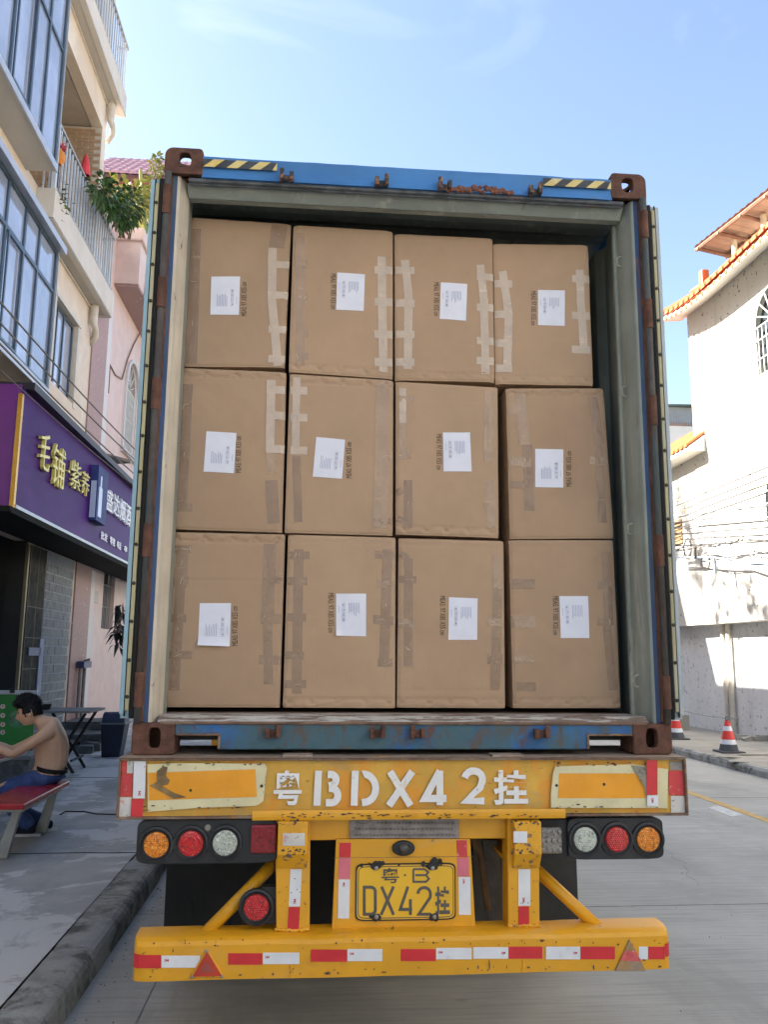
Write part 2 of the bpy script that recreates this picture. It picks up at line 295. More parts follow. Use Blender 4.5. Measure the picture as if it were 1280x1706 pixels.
def holed_plate(mb, O, u, v, W, H, hc, rx, ry, t, e=2.6, rnd_c=None, n=48):
    """plate W x H centred on O with a rounded hole at hc, thickness t away from the u x v normal"""
    nn = u.cross(v).normalized(); inner = sup(rx, ry, n, e); outer = []
    for (a, b) in inner:
        d = V((a, b)).normalized(); ts = []
        for lim, comp, off in ((W/2, d.x, hc[0]), (H/2, d.y, hc[1])):
            if abs(comp) > 1e-6: ts.append((math.copysign(lim, comp)-off)/comp)
        p = V(hc)+d*min(ts); outer.append(p)
    for cx in (-1, 1):
        for cy in (-1, 1):
            q = V((cx*W/2, cy*H/2)); k = min(range(n), key=lambda i: (outer[i]-q).length); outer[k] = q
    if rnd_c:
        for k, q in enumerate(outer):
            for cx, cy, r in rnd_c:
                c = V((cx*(W/2-r), cy*(H/2-r))); d = q-c
                if d.x*cx > 0 and d.y*cy > 0: outer[k] = c+d.normalized()*r
    vs = [O+u*p.x+v*p.y for p in outer]+[O+u*(hc[0]+a)+v*(hc[1]+b) for a, b in inner]
    vs += [p-nn*t for p in vs]; fs = []
    for i in range(n):
        j = (i+1) % n
        fs += [(i, j, n+j, n+i), (2*n+j, 2*n+i, 3*n+i, 3*n+j), (n+i, n+j, 3*n+j, 3*n+i), (j, i, 2*n+i, 2*n+j)]
    mb.add(vs, fs); return mb
def facade(mb, O, u, v, W, H, holes, depth):
    """wall W x H with openings (u0,u1,v0,v1,arched); reveals go in by depth; returns nothing"""
    nn = u.cross(v).normalized(); P = lambda a, b, d=0: O+u*a+v*b-nn*d
    us = sorted(set([0, W]+[h[0] for h in holes]+[h[1] for h in holes])); vs = sorted(set([0, H]+[h[2] for h in holes]+[h[3] for h in holes]))
    for i in range(len(us)-1):
        for j in range(len(vs)-1):
            cu, cv = (us[i]+us[i+1])/2, (vs[j]+vs[j+1])/2
            if any(h[0] < cu < h[1] and h[2] < cv < h[3] for h in holes): continue
            mb.add([P(us[i], vs[j]), P(us[i+1], vs[j]), P(us[i+1], vs[j+1]), P(us[i], vs[j+1])], [(0, 1, 2, 3)])
    for h in holes:
        u0, u1, v0, v1 = h[:4]; arch = len(h) > 4 and h[4]
        pts = [(u0, v0), (u1, v0)]
        if arch:
            r = (u1-u0)/2; cv = v1-r; N_ = 14
            arcp = [((u0+u1)/2+r*math.cos(math.pi*k/N_), cv+r*math.sin(math.pi*k/N_)) for k in range(N_+1)]
            for k in range(N_):
                a, b = arcp[k], arcp[k+1]; crn = (u1, v1) if k < N_/2 else (u0, v1)
                mb.add([P(*a), P(*crn), P(*b)], [(0, 1, 2)])
            pts += arcp
        else: pts += [(u1, v1), (u0, v1)]
        for k in range(len(pts)):
            a, b = pts[k], pts[(k+1) % len(pts)]
            if (V(a)-V(b)).length < 1e-6: continue
            mb.add([P(*a), P(*b), P(b[0], b[1], depth), P(a[0], a[1], depth)], [(0, 1, 2, 3)])
    return mb

# ================================================================== SHIPPING CONTAINER
ZB = 1.32; ZT = ZB+2.896; CW = 1.219; CLEN = 12.19
cont = thing('shipping_container', 'rusty blue shipping container, open at the rear, filled with brown cartons', 'shipping container', (0, 0, ZB))
def casting(sx, top):
    mb = MB(); w, h, d, t = 0.186, 0.138, 0.178, 0.022
    cx = sx*(CW-w/2); zc = (ZT-h/2) if top else (ZB+h/2); O = V((cx, 0, zc))
    rx, rz = (0.031, 0.040) if top else (0.026, 0.043)
    holed_plate(mb, O, UX, UZ, w, h, (-0.004*sx, 0.004), rx, rz, 0.05, 2.6 if top else 3.2, [(sx, 1, 0.042), (-sx, 1, 0.02)] if top else [(sx, -1, 0.016)], 64)
    # hollow body
    for (x0, x1, z0, z1) in ((cx-w/2, cx-w/2+t, zc-h/2, zc+h/2), (cx+w/2-t, cx+w/2, zc-h/2, zc+h/2)):
        mb.box(x0, x1, 0.05, d, z0, z1-(0.030 if top else 0))
    mb.box(cx-w/2+t, cx+w/2-t, d-t, d, zc-h/2, zc+h/2-(0.003 if top else 0))
    zt = zc+h/2
    if top:
        holed_plate(mb, V((cx, (d+0.05)/2, zt)), UX, UY, w-2*t-.03, d-0.05, (0, -0.012), 0.040, 0.046, t)
        mb.box(cx-w/2+t, cx+w/2-t, t, d-t, zc-h/2, zc-h/2+t)
    else:
        mb.box(cx-w/2+t, cx+w/2-t, t, d-t, zt-t, zt)
        mb.box(cx-w/2+t, cx+w/2-t, t, d-t, zc-h/2, zc-h/2+t)
    o = mb.build('corner_casting', 'rust', cont, bevel=0.009, seg=3)
    return o
for sx in (-1, 1):
    for top in (0, 1):
        o = casting(sx, top)
        dup_part(o, 0, CLEN-0.178, 0, cont)
# rear corner posts: rusty outer tube, blue step, cream inner return
for sx in (-1, 1):
    z0, z1 = ZB+0.138, ZT-0.138
    m = MB(); m.prism([(sx*1.213, 0.004, z0), (sx*1.176, 0.004, z0), (sx*1.176, 0.05, z0), (sx*1.213, 0.05, z0)], (0, 0, z1-z0))
    post = m.build('corner_post', 'rust', cont, bevel=0.012, seg=3)
    m = MB(); m.prism([(sx*1.176, 0.022, z0), (sx*1.153, 0.028, z0), (sx*1.153, 0.16, z0), (sx*1.176, 0.16, z0)], (0, 0, z1-z0)); m.build('post_web', 'post_blue', post)
    m = MB(); m.grid(lambda a, b: V((sx*(1.156-0.045*a-0.003*math.sin(a*9)), 0.026+0.10*a*a+noise.noise(V((a*3, b*30, sx)))*0.0015, z0+(z1-z0)*b)), 8, 40); m.build('post_lining', 'cream' if sx < 0 else 'inner', post, smooth=True)
    m = MB(); m.box(min(sx*1.111, sx*1.176), max(sx*1.111, sx*1.176), 0.126, 0.24, z0, z1); m.build('post_inside', 'inner', post, bevel=0.01)
    if sx > 0:   # inside liner post and holding rings
        m = MB(); m.tube([(1.108, 0.17, z0), (1.108, 0.17, z1)], 0.014, 10); m.build('lining_tube', 'inner', post)
        for z in (1.62, 2.35, 3.05, 3.75):
            m = MB(); m.tube([(1.108, 0.10, z), (1.09, 0.10, z+0.006), (1.085, 0.10, z+0.03), (1.09, 0.10, z+0.05), (1.112, 0.10, z+0.055)], 0.005, 6); m.build('lashing_ring', 'inner', post)
    # hinges: lug on the post with a pin knuckle, and open gaps between
    for z in (1.60, 2.26, 2.95, 3.45, 3.93):
        m = MB(); m.box(min(sx*1.182, sx*1.2165), max(sx*1.182, sx*1.2165), -0.016, 0.012, z-0.045, z+0.045)
        hg = m.build('hinge', 'rust', cont, bevel=0.006)
        m = MB(); m.cyl((sx*1.198, -0.006, z-0.075), (sx*1.198, -0.006, z+0.075), 0.0195, n=14); m.build('hinge_pin', 'rust', hg, smooth=False)
    m = MB(); m.tube([(sx*1.197, -0.004, z0), (sx*1.197, -0.004, z1)], 0.017, 12); m.build('hinge_tube', M('streaked_hinge_tube', (0.080, 0.064, 0.054), 0.3, 9, 0.8, 0, 0.35, 80, [((0.065, 0.085, 0.085), (10, 10, 1.3), 0.46, 0.58, 0.85), ((0.17, 0.075, 0.042), (14, 14, 2), 0.59, 0.68, 0.85), ((0.045, 0.035, 0.03), (8, 8, 1.2), 0.55, 0.7, 0.7)]), post, smooth=True)
# rear header
m = MB(); m.grid(lambda a, b: V((-1.036+2.072*a, 0.0+0.006*math.sin(b*3.1)-0.012*math.exp(-((a-0.6)/0.06)**2)*0+noise.noise(V((a*7, b, 1)))*0.003, 4.063+(0.112+0.004*noise.noise(V((a*14, 2.2, b))))*b)), 60, 4)
m.box(-1.036, 1.036, 0.012, 0.13, 4.063, 4.174)
hdr = m.build('header', 'blue', cont)
m = MB(); m.tube([(-1.10, 0.02, 4.056), (1.10, 0.02, 4.056)], 0.011, 8); m.tube([(-1.10, 0.035, 4.046), (1.10, 0.035, 4.046)], 0.009, 8)
m.build('header_lip', M('dirty_lip', (0.09, 0.10, 0.11), 0.4, 14, 0.7, 0, 0.3, 60, [(RUST, (8, 30, 30), 0.55, 0.66, 0.8)]), hdr)
m = MB(); m.grid(lambda a, b: V((-1.11+2.22*a, 0.045+0.05*b+0.003*noise.noise(V((a*9, b, 3))), 4.052-0.048*b)), 50, 3); m.box(-1.11, 1.11, 0.10, 0.14, 4.004, 4.06)
m.build('header_lining', 'inner', hdr, smooth=False)
m = MB()   # rust scab on the header's lower edge
for k in range(90):
    x = 0.19+0.33*(k/90)+random.uniform(-.012, .012); z = 4.066+random.uniform(0, 0.032)*math.sin(math.pi*k/90)**0.5; r = random.uniform(.006, .014)
    m.lathe((x, 0.0, z), (0, -1, 0), [(r, -0.001), (r*0.7, 0.006), (0.0001, 0.009)], 6)
m.build('rust_scab', M('flaking_rust', (0.20, 0.085, 0.055), 0.4, 60, 0.95, 0, 0.6, 150), hdr)
# hazard stripes on the header
MT['hz_y'] = M('hazard_yellow', (0.62, 0.50, 0.20), 0.1, 10, 0.6, 0, 0, 1, [((0.75, 0.48, 0.05), (9, 9, 9), 0.52, 0.62, 0.8), ((0.62, 0.60, 0.50), (6, 6, 6), 0.55, 0.7, 0.8)])
MT['hz_k'] = M('hazard_black', (0.05, 0.055, 0.06), 0.3, 10, 0.7)
for x0, x1, zz in ((-1.03, -0.67, 4.136), (0.675, 1.03, 4.138)):
    h2 = 0.021; m = MB()
    m.add([(x0, -0.0085, zz-h2), (x1, -0.0085, zz-h2), (x1, -0.0085, zz+h2), (x0, -0.0085, zz+h2)], [(0, 1, 2, 3)])
    st = m.build('hazard_sticker', 'hz_k', hdr)
    p = (x1-x0)/3.2; m = MB(); k = -1
    while True:
        a = x0+p*k; s_ = 0.05
        pts = [(a, zz-h2), (a+p*0.48, zz-h2), (a+p*0.48+s_, zz+h2), (a+s_, zz+h2)]
        pts = [(min(max(q[0], x0), x1), q[1]) for q in pts]
        if a > x1: break
        if pts[1][0]-pts[0][0] > 1e-4 or pts[2][0]-pts[3][0] > 1e-4:
            m.add([(q[0], -0.0100, q[1]) for q in pts], [(0, 1, 2, 3)])
        k += 1
    m.build('hazard_stripe', 'hz_y', hdr)
# locking-cam keepers
def keeper(x, z, up):
    m = MB(); m.box(x-0.034, x-0.014, -0.040, 0.0, z-0.026, z+0.018); m.box(x+0.014, x+0.034, -0.040, 0.0, z-0.022, z+0.02)
    m.box(x-0.03, x+0.03, -0.012, 0.0, z-0.022, z+0.012); m.cyl((x-0.024 if up else x+0.024, -0.032, z+0.012), (x-0.024 if up else x+0.024, -0.032, z+0.034), 0.011, n=10)
    return m
for x, u_ in ((-0.62, 1), (-0.150, 0), (0.168, 1), (0.63, 0)):
    keeper(x, 4.082, u_).build('cam_keeper', M('keeper_dark', (0.04, 0.035, 0.035), 0.3, 30, 0.7, 0, 0.3, 80, [((0.32, 0.15, 0.08), (24, 24, 24), 0.5, 0.6, 0.8)]), hdr, bevel=0.004)
# rear sill with fork pockets
m = MB(); zb, zt = 1.343, 1.458
pr = [(-1.035, 1.408), (-0.852, 1.408), (-0.842, 1.398), (-0.839, zb), (0.819, zb), (0.822, 1.398), (0.832, 1.408), (1.035, 1.408), (1.035, zt), (-1.035, zt)]
m.prism([(x, 0.008, z) for x, z in pr], (0, 0.03, 0)); m.box(-0.83, 0.81, 0.038, 0.11, 1.35, zt-0.004)
sill = m.build('rear_sill', 'blue_sill', cont, bevel=0.005)
for a, b in ((-1.03, -0.835), (0.815, 1.03)):
    m = MB(); m.box(a, b, 0.0, 0.03, 1.403, 1.412); m.box(a if a > 0 else b-0.012, (a+0.012) if a > 0 else b, 0.0, 0.05, 1.345, 1.403)
    m.build('fork_pocket_rim', 'frame_rust', sill, bevel=0.003)
m = MB(); m.grid(lambda a, b: V((-1.112+2.224*a, 0.004+0.09*b+noise.noise(V((a*9, b, 5)))*0.002, 1.460+0.030*min(1, b*1.6)+0.004*math.sin(b*6)+noise.noise(V((a*16, b*2, 0)))*0.0025)), 90, 8)
m.box(-1.11, 1.11, 0.03, 0.26, 1.46, 1.486); m.build('threshold', 'sill_top', sill)
m = MB(); m.tube([(-1.10, 0.004, 1.457), (1.10, 0.004, 1.457)], 0.007, 8); m.build('threshold_edge', 'frame_rust', sill)
m = MB(); m.box(-1.05, 1.05, 0.14, 0.22, 1.372, 1.452); m.box(-1.15, 1.15, 1.0, 1.08, 1.34, 1.452); m.box(-1.15, 1.15, 2.0, 2.08, 1.34, 1.452); m.build('pocket_shade_bearer', 'dark', sill)  # front bar added in dark steel to black out the fork pockets
for x, u_ in ((-0.606, 0), (-0.145, 0), (0.035, 1), (0.60, 0)):
    k = keeper(x, 1.418, u_); k.build('cam_keeper', 'rust', sill, bevel=0.005)
# corrugated shell
def corr(L):
    p = 0.278; pts = []; y = 0
    while y < L:
        for f, dd in ((0.0, 0), (0.26, 0), (0.50, 0.036), (0.76, 0.036)): pts.append((min(y+f*p, L), dd))
        y += p
    pts.append((L, 0)); return pts
cp = corr(CLEN-0.42)
for sx in (-1, 1):
    m = MB(); vs = []; 
    for y, dd in cp: vs += [(sx*(1.196-dd), 0.22+y, 1.48), (sx*(1.196-dd), 0.22+y, 4.10)]
    m.add(vs, [(2*i, 2*i+2, 2*i+3, 2*i+1) for i in range(len(cp)-1)]); m.build('side_wall', 'inner', cont); m.v = [(x+sx*0.003, y, z) for x, y, z in m.v]; m.build('side_skin', 'blue', cont)
    m = MB(); m.box(min(sx*1.197, sx*1.219), max(sx*1.197, sx*1.219), 0.178, CLEN-0.178, 4.10, 4.16); m.build('top_rail', 'blue', cont)
    m = MB(); m.box(min(sx*1.15, sx*1.216), max(sx*1.15, sx*1.216), 0.178, CLEN-0.178, 1.345, 1.48); m.build('bottom_rail', 'blue_sill', cont)
    m = MB(); m.box(min(sx*1.07, sx*1.216), max(sx*1.07, sx*1.216), CLEN-0.16, CLEN-0.01, 1.45, 4.09); m.build('corner_post', 'blue', cont)
m = MB(); cr = corr(CLEN-0.3); vs = []
for y, dd in cr: vs += [(-1.197, 0.13+y, 4.125+dd*0.6), (1.197, 0.13+y, 4.125+dd*0.6)]
m.add(vs, [(2*i, 2*i+1, 2*i+3, 2*i+2) for i in range(len(cr)-1)]); m.build('roof', 'inner', cont)
m = MB(); m.box(-1.15, 1.15, 0.26, CLEN-0.1, 1.455, 1.487); m.build('floor', 'floor', cont)
m = MB(); m.box(-1.16, 1.16, CLEN-0.08, CLEN-0.04, 1.45, 4.15); m.build('front_wall', 'inner', cont)
# doors folded back along the sides
for sx in (-1, 1):
    z0, z1 = 1.475, 4.045
    bx = lambda a, b: (min(sx*a, sx*b), max(sx*a, sx*b))
    m = MB(); m.box(*bx(1.236, 1.276), 0.012, 1.16, z0, z1); door = m.build('door', 'door_skin' if sx < 0 else 'door_grey', cont, bevel=0.004)
    m = MB(); m.box(*bx(1.2585, 1.2775), -0.006, 0.012, z0+0.02, z1-0.012); m.build('door_edge', 'door_skin' if sx < 0 else 'door_grey', door, bevel=0.003)
    m = MB(); m.box(*bx(1.2365, 1.2535), -0.010, 0.012, z0+0.035, z1-0.03); m.build('gasket_strip', 'retainer', door, bevel=0.003)
    m = MB(); m.tube([(sx*1.224, 0.002, z0+0.01), (sx*1.224, 0.002, z1-0.005)], 0.013, 8); m.tube([(sx*1.2555, 0.0, z0+0.01), (sx*1.2555, 0.0, z1-0.005)], 0.004, 6); m.box(*bx(1.213, 1.237), 0.006, 0.10, z0, z1); m.build('gasket', 'rubber', door)
    for k in range(15):
        z = z0+0.09+k*0.168+random.uniform(-.01, .01)
        m = MB(); m.lathe((sx*1.2448, -0.010, z), (0, -1, 0), [(0.0085, -0.002), (0.0085, 0.004), (0.006, 0.007), (0.0001, 0.008)], 10); m.build('bolt', 'bolt', door)

# ================================================================== CARTONS
# front-face corners measured on the photograph (TL, TR, BR, BL), then label quad, text side (+1 right reading up, -1 left reading down), text span
CARTONS = [
 ((312,360),(485,372),(474,611),(299,609), ((352,461),(400,461),(398,525),(350,524)), 1, 406, 470, 527),
 ((489,374),(655,384),(655,631),(481,619), ((562,455),(608,458),(606,519),(560,517)), -1, 556, 457, 516),
 ((658,387),(822,395),(826,635),(659,632), ((735,470),(779,473),(777,534),(733,531)), -1, 728, 470, 526),
 ((824,402),(983,404),(992,640),(828,637), ((898,481),(943,482),(943,541),(898,540)), -1, 891, 483, 540),
 ((299,612),(477,620),(470,887),(284,881), ((344,719),(394,722),(390,789),(339,786)), 1, 397, 727, 788),
 ((483,622),(656,633),(655,892),(474,887), ((527,728),(575,733),(570,798),(521,794)), 1, 581, 737, 797),
 ((660,635),(830,645),(832,896),(660,890), ((738,721),(783,721),(786,786),(739,786)), -1, 732, 724, 783),
 ((845,645),(1008,645),(1026,896),(852,897), ((893,747),(940,748),(940,812),(893,811)), 1, 949, 751, 810),
 ((286,886),(475,890),(466,1179),(271,1178), ((333,1005),(385,1005),(383,1077),(330,1075)), 1, 391, 1010, 1076),
 ((480,890),(660,895),(659,1180),(471,1179), ((560,989),(610,989),(610,1060),(560,1059)), -1, 552, 988, 1054),
 ((665,896),(840,901),(843,1180),(662,1179), ((748,995),(796,997),(795,1066),(747,1066)), -1, 738, 993, 1058),
 ((850,899),(1024,899),(1037,1180),(857,1180), ((933,993),(981,993),(983,1063),(935,1063)), -1, 927, 993, 1058),
]
# tapes per carton: (kind, [polyline px], width px)
L_, D_, K_ = 'tape_light', 'tape_mid', 'tape_dark'
def lad(kind, pts, ys, xs, w=16, hw=15): return [(kind, pts, w)]+[(kind, [(xs[0], y), (xs[1], y+1)], hw) for y in ys]
TAPES = [
 lad(L_, [(454,413),(453,500),(463,609)], (440,491,548,597), (447,484))+[(K_, [(466,372),(461,412)], 30), (K_, [(325,380),(318,605)], 22), (D_, [(318,428),(334,428)], 8)],
 lad(L_, [(636,428),(637,520),(639,620)], (450,503,557,603), (624,654))+[(D_, [(500,388),(500,608)], 16), (D_, [(492,441),(512,441)], 18), (D_, [(492,496),(512,496)], 12), (D_, [(494,556),(514,556)], 14), (D_, [(494,594),(514,594)], 14)],
 lad(L_, [(675,432),(681,490),(680,614)], (449,504,556,602), (660,691))+lad(L_, [(801,440),(807,500),(810,622)], (460,511,567,600), (795,824)),
 lad(L_, [(839,449),(849,520),(847,612)], (470,521,569,611), (826,855))+lad(L_, [(968,447),(970,500),(976,585)], (462,523,580), (955,986)),
 lad(L_, [(452,633),(451,690),(450,752)], (649,692,748), (444,475))+[(D_, [(450,752),(453,790)], 15), (K_, [(452,800),(456,872)], 22), (K_, [(312,640),(302,850)], 20), (K_, [(296,680),(318,680)], 12), (K_, [(294,742),(316,742)], 12), (K_, [(288,846),(320,846)], 14)],
 lad(L_, [(495,628),(493,690),(493,752)], (650,695,750), (484,512), 14)+[(K_, [(494,760),(497,870)], 15), (D_, [(638,640),(634,880)], 26), (D_, [(632,640),(650,640)], 18), (K_, [(622,868),(652,868)], 12), (D_, [(632,760),(655,762)], 12)],
 [(L_, [(671,647),(671,705)], 13), (D_, [(664,664),(690,664)], 12), (D_, [(671,705),(672,760)], 15), (D_, [(664,760),(684,760)], 12), (K_, [(680,800),(680,880)], 16), (K_, [(662,814),(668,824)], 14), (K_, [(662,864),(672,868)], 12), (D_, [(815,650),(814,770)], 18), (D_, [(806,840),(830,842)], 12), (D_, [(816,800),(818,880)], 16)],
 [(D_, [(868,655),(875,740)], 20), (D_, [(847,682),(880,682)], 16), (D_, [(850,768),(886,770)], 18), (K_, [(880,740),(884,850)], 18), (K_, [(852,806),(884,808)], 14), (K_, [(990,660),(1000,740)], 18), (K_, [(1000,740),(1006,870)], 16), (D_, [(984,766),(1014,768)], 16)],
 [(K_, [(304,915),(300,980)], 22), (K_, [(300,980),(290,1150)], 18), (K_, [(286,915),(318,915)], 14), (K_, [(284,968),(314,967)], 14), (K_, [(282,1030),(310,1030)], 14), (K_, [(276,1091),(320,1091)], 14), (K_, [(450,906),(446,1030)], 22), (K_, [(446,1030),(447,1140)], 16), (K_, [(440,966),(472,966)], 12), (K_, [(435,1031),(472,1031)], 18), (K_, [(432,1099),(468,1100)], 16)],
 [(K_, [(498,915),(494,1156)], 17), (K_, [(480,925),(516,925)], 14), (K_, [(480,968),(512,968)], 15), (K_, [(478,1028),(510,1029)], 14), (K_, [(476,1091),(506,1092)], 14), (K_, [(474,1140),(510,1140)], 14), (K_, [(646,915),(640,1110)], 18), (K_, [(625,924),(658,925)], 14), (D_, [(628,972),(656,974)], 13), (K_, [(622,1032),(656,1034)], 16), (K_, [(630,1104),(654,1104)], 14)],
 [(K_, [(681,930),(680,1110)], 16), (K_, [(666,965),(694,966)], 13), (D_, [(664,1038),(692,1040)], 18), (D_, [(828,925),(828,980)], 14), (K_, [(830,980),(825,1150)], 18), (D_, [(812,1036),(838,1038)], 14), (K_, [(812,1098),(838,1098)], 18), (K_, [(668,922),(682,932)], 12)],
 [(K_, [(1012,920),(1016,1040)], 18), (K_, [(1012,1040),(1024,1150)], 16), (K_, [(855,972),(892,973)], 18), (D_, [(852,1036),(894,1037)], 22), (D_, [(858,1100),(890,1097)], 14), (K_, [(862,1144),(894,1144)], 16), (K_, [(998,975),(1022,975)], 14), (K_, [(996,1036),(1024,1036)], 14)],
]
MT['tape_glint'] = M('painted_crease_glint', (0.66, 0.55, 0.42), 0.1, 30, 0.25)  # pale colour paints glints onto the raised tape creases
CREASE = ['', 'b', 'b', 'b', 't', 't', 'b', 'tc', 'tm', 'bc', 'bcd', 'bc']
CLAB = [
 'leftmost carton of the top row, milky tape ladder only at its right edge',
 'second carton from the left in the top row, milky ladder right, faint brown tape left',
 'third carton from the left in the top row, milky tape ladders on both sides',
 'rightmost carton of the top row beside the dark wall, two milky tape ladders',
 'leftmost carton of the middle row, short milky tape ladder on its upper right edge',
 'second carton from the left in the middle row, with a tilted white paper',
 'third carton from the left in the middle row, just left of the wide dark gap',
 'rightmost carton of the middle row, just right of the wide dark gap',
 'leftmost carton of the bottom row, white paper curling up at its lower edge',
 'second carton from the left in the bottom row, paper with a curled lower corner',
 'third carton from the left in the bottom row, left of the dark gap',
 'rightmost carton of the bottom row beside the grey container wall',
]
YF = 0.25; CDEP = 0.85
def carton(i):
    q = CARTONS[i]; c = [hit(*p, Y=YF) for p in q[:4]]; tl, tr, br, bl = c
    yo = [0.006, 0.0, 0.01, 0.022, 0.0, 0.004, 0.0, 0.016, 0.0, 0.006, 0.002, 0.012][i]
    base = V(((bl.x+br.x)/2, YF+yo+CDEP/2, min(bl.z, br.z)))
    root = thing('carton', CLAB[i], 'cardboard box', base, 'brown cartons stacked in the container')
    rnd = random.Random(i*17+3)
    W_, H_ = (tr-tl).length, (tl-bl).length; cr = CREASE[i]
    dents = [(0.06+0.22*k+rnd.uniform(-.03, .03), rnd.uniform(0.7, 1.3)) for k in range(5)]
    def rel(s, t):
        e = 0.0
        for dd in (s*W_, (1-s)*W_, t*H_, (1-t)*H_):
            if dd < 0.012: e += 0.007*(1-dd/0.012)**2
        d = e - 0.007*math.sin(math.pi*s)*math.sin(math.pi*t)
        rc = min(math.hypot(a_*W_, b_*H_) for a_ in (s, 1-s) for b_ in (t, 1-t)); d += 0.014*max(0, 1-rc/0.035)*(0.5+noise.noise(V((round(s)*3, round(t)*5, i*2.3))))
        p = V((s*2.1+i*7, t*3.1, i)); d += noise.noise(p)*0.004+noise.noise(p*4)*0.0012
        lines = []
        if 'b' in cr: lines.append((t*H_, 1))
        if 't' in cr: lines.append(((1-t)*H_, 1))
        for z, _ in lines:
            zc = 0.040+0.004*noise.noise(V((s*6, i, 2)))
            d += 0.0045*math.exp(-((z-zc)/0.006)**2)
            if z < zc: d += -0.002+0.0022*noise.noise(V((s*22, z*40, i)))
            for ds, a in dents:
                r2 = ((s-ds)*W_/0.020)**2+((z-0.022-abs((s-ds)*W_)*0.5)/0.009)**2; d += a*0.010*math.exp(-r2)
                r2 = ((s-ds)*W_/0.010)**2+((z-0.036)/0.005)**2; d -= a*0.006*math.exp(-r2)
        if 'c' in cr: d += 0.0022*math.exp(-(((1-t)*H_-0.035)/0.004)**2)
        if 'd' in cr: d += 0.0026*math.exp(-((t*H_-0.085)/0.004)**2)
        if 'm' in cr: d += 0.0030*math.exp(-((t-0.72-0.01*(s-0.5))/0.006)**2)
        return d
    def S(s, t, lift=0.0):
        p = (bl*(1-s)+br*s)*(1-t)+(tl*(1-s)+tr*s)*t
        return V((p.x, YF+yo+rel(s, t)-lift, p.z))
    def st(px, py):   # photograph pixel -> face coordinates (inverse bilinear by a few Newton steps)
        P = hit(px, py, Y=YF); s = t = 0.5
        for _ in range(6):
            p = (bl*(1-s)+br*s)*(1-t)+(tl*(1-s)+tr*s)*t
            e = P-p; w = br-bl; h = tl-bl; s += e.x/((tr.x-tl.x)*t+(br.x-bl.x)*(1-t)); t += e.z/((tl.z-bl.z)*(1-s)+(tr.z-br.z)*s)
        return s, t
    m = MB(); NU, NV = 64, 100; m.grid(lambda a, b: S(a, b), NU, NV)
    F = [S(0, 0), S(1, 0), S(1, 1), S(0, 1)]; Bk = [V((p.x, YF+CDEP, p.z)) for p in F]
    n0 = len(m.v)
    bot = [k for k in range(NU+1)]; top = [NV*(NU+1)+k for k in range(NU+1)]; lef = [j*(NU+1) for j in range(NV+1)]; rig = [j*(NU+1)+NU for j in range(NV+1)]
    m.v += [tuple(p) for p in Bk]; b0, b1, b2, b3 = n0, n0+1, n0+2, n0+3
    m.f += [(b1, b0)+tuple(bot), (b3, b2)+tuple(reversed(top)), (b0, b3)+tuple(reversed(lef)), (b2, b1)+tuple(rig), (b0, b1, b2, b3)]
    body = m.build('box_body', 'card', root)
    for k, p in enumerate(body.data.polygons):
        if k < NU*NV: p.use_smooth = True
    # tapes follow the face
    for kind, pl, w in TAPES[i]:
        A = [V(st(*p)) for p in pl]; n = max(6, int(sum((A[k+1]-A[k]).length for k in range(len(A)-1))*40)); nw = 4
        hw = w/2*0.00272
        dens = []
        L = [0]
        for k in range(len(A)-1): L.append(L[-1]+(A[k+1]-A[k]).length)
        def pt(f):
            d = f*L[-1]
            for k in range(len(A)-1):
                if d <= L[k+1] or k == len(A)-2:
                    return A[k]+(A[k+1]-A[k])*((d-L[k])/max(L[k+1]-L[k], 1e-6)), (A[k+1]-A[k])
        sd = rnd.uniform(0, 99); lf = {'tape_light': 0.0016, 'tape_mid': 0.0013, 'tape_dark': 0.0010}[kind]+rnd.uniform(0, 0.0003)
        def tp(a, b):
            p, d = pt(a); dw = V((d.x*W_, d.y*H_)); nrm = V((-dw.y, dw.x)).normalized()
            off = (b-0.5)*2*hw*(1+0.06*noise.noise(V((a*9, sd, b))))
            s = min(max(p.x+nrm.x*off/W_, -0.002), 1.002); t = min(max(p.y+nrm.y*off/H_, 0.002), 0.998)
            wr = abs(noise.noise(V((s*14+sd, t*34, sd))))**1.7*0.0055
            return S(s, t, lf+wr)
        mm = MB(); mm.grid(tp, n, nw); mm.build('tape', kind, root, smooth=True)
    gl = MB(); gr = random.Random(i*5+1)
    for kind, pl, w in TAPES[i]:
        if len(pl) == 2 and abs(pl[0][0]-pl[1][0]) < 40 or kind != 'tape_light':
            for _ in range(gr.choice((0, 1, 2, 3))):
                f = gr.random(); c_ = V(st(pl[0][0]+(pl[-1][0]-pl[0][0])*f, pl[0][1]+(pl[-1][1]-pl[0][1])*f)); L = gr.uniform(.012, .05); an = gr.choice((gr.gauss(0.1, .25), gr.gauss(1.5, .3))); wd = gr.uniform(.0008, .0020)
                q_ = []
                for kk in range(7):
                    r_ = (kk/6-.5)*L; jx = gr.gauss(0, .0012); q_.append((c_.x+(r_*math.cos(an)+jx)/W_, c_.y+(r_*math.sin(an)+jx)/H_))
                n0 = len(gl.v)
                for kk, (a_, b_) in enumerate(q_):
                    a_ = min(max(a_, .005), .995); b_ = min(max(b_, .005), .995); ww = wd*math.sin(math.pi*(kk+.6)/7.2); ox, oy = -math.sin(an)*ww/W_, math.cos(an)*ww/H_
                    gl.v += [tuple(S(a_-ox, b_-oy, .0019)), tuple(S(a_, b_, .0034)), tuple(S(a_+ox, b_+oy, .0019))]
                for kk in range(6):
                    for e in (0, 1): gl.f.append((n0+kk*3+e, n0+kk*3+e+1, n0+kk*3+e+4, n0+kk*3+e+3))
    if gl.v: gl.build('tape_crease_glint', 'tape_glint', root, kind='stuff')
    # white paper with print
    LQ = [V(st(*p)) for p in q[4]]; ltl, ltr, lbr, lbl = LQ
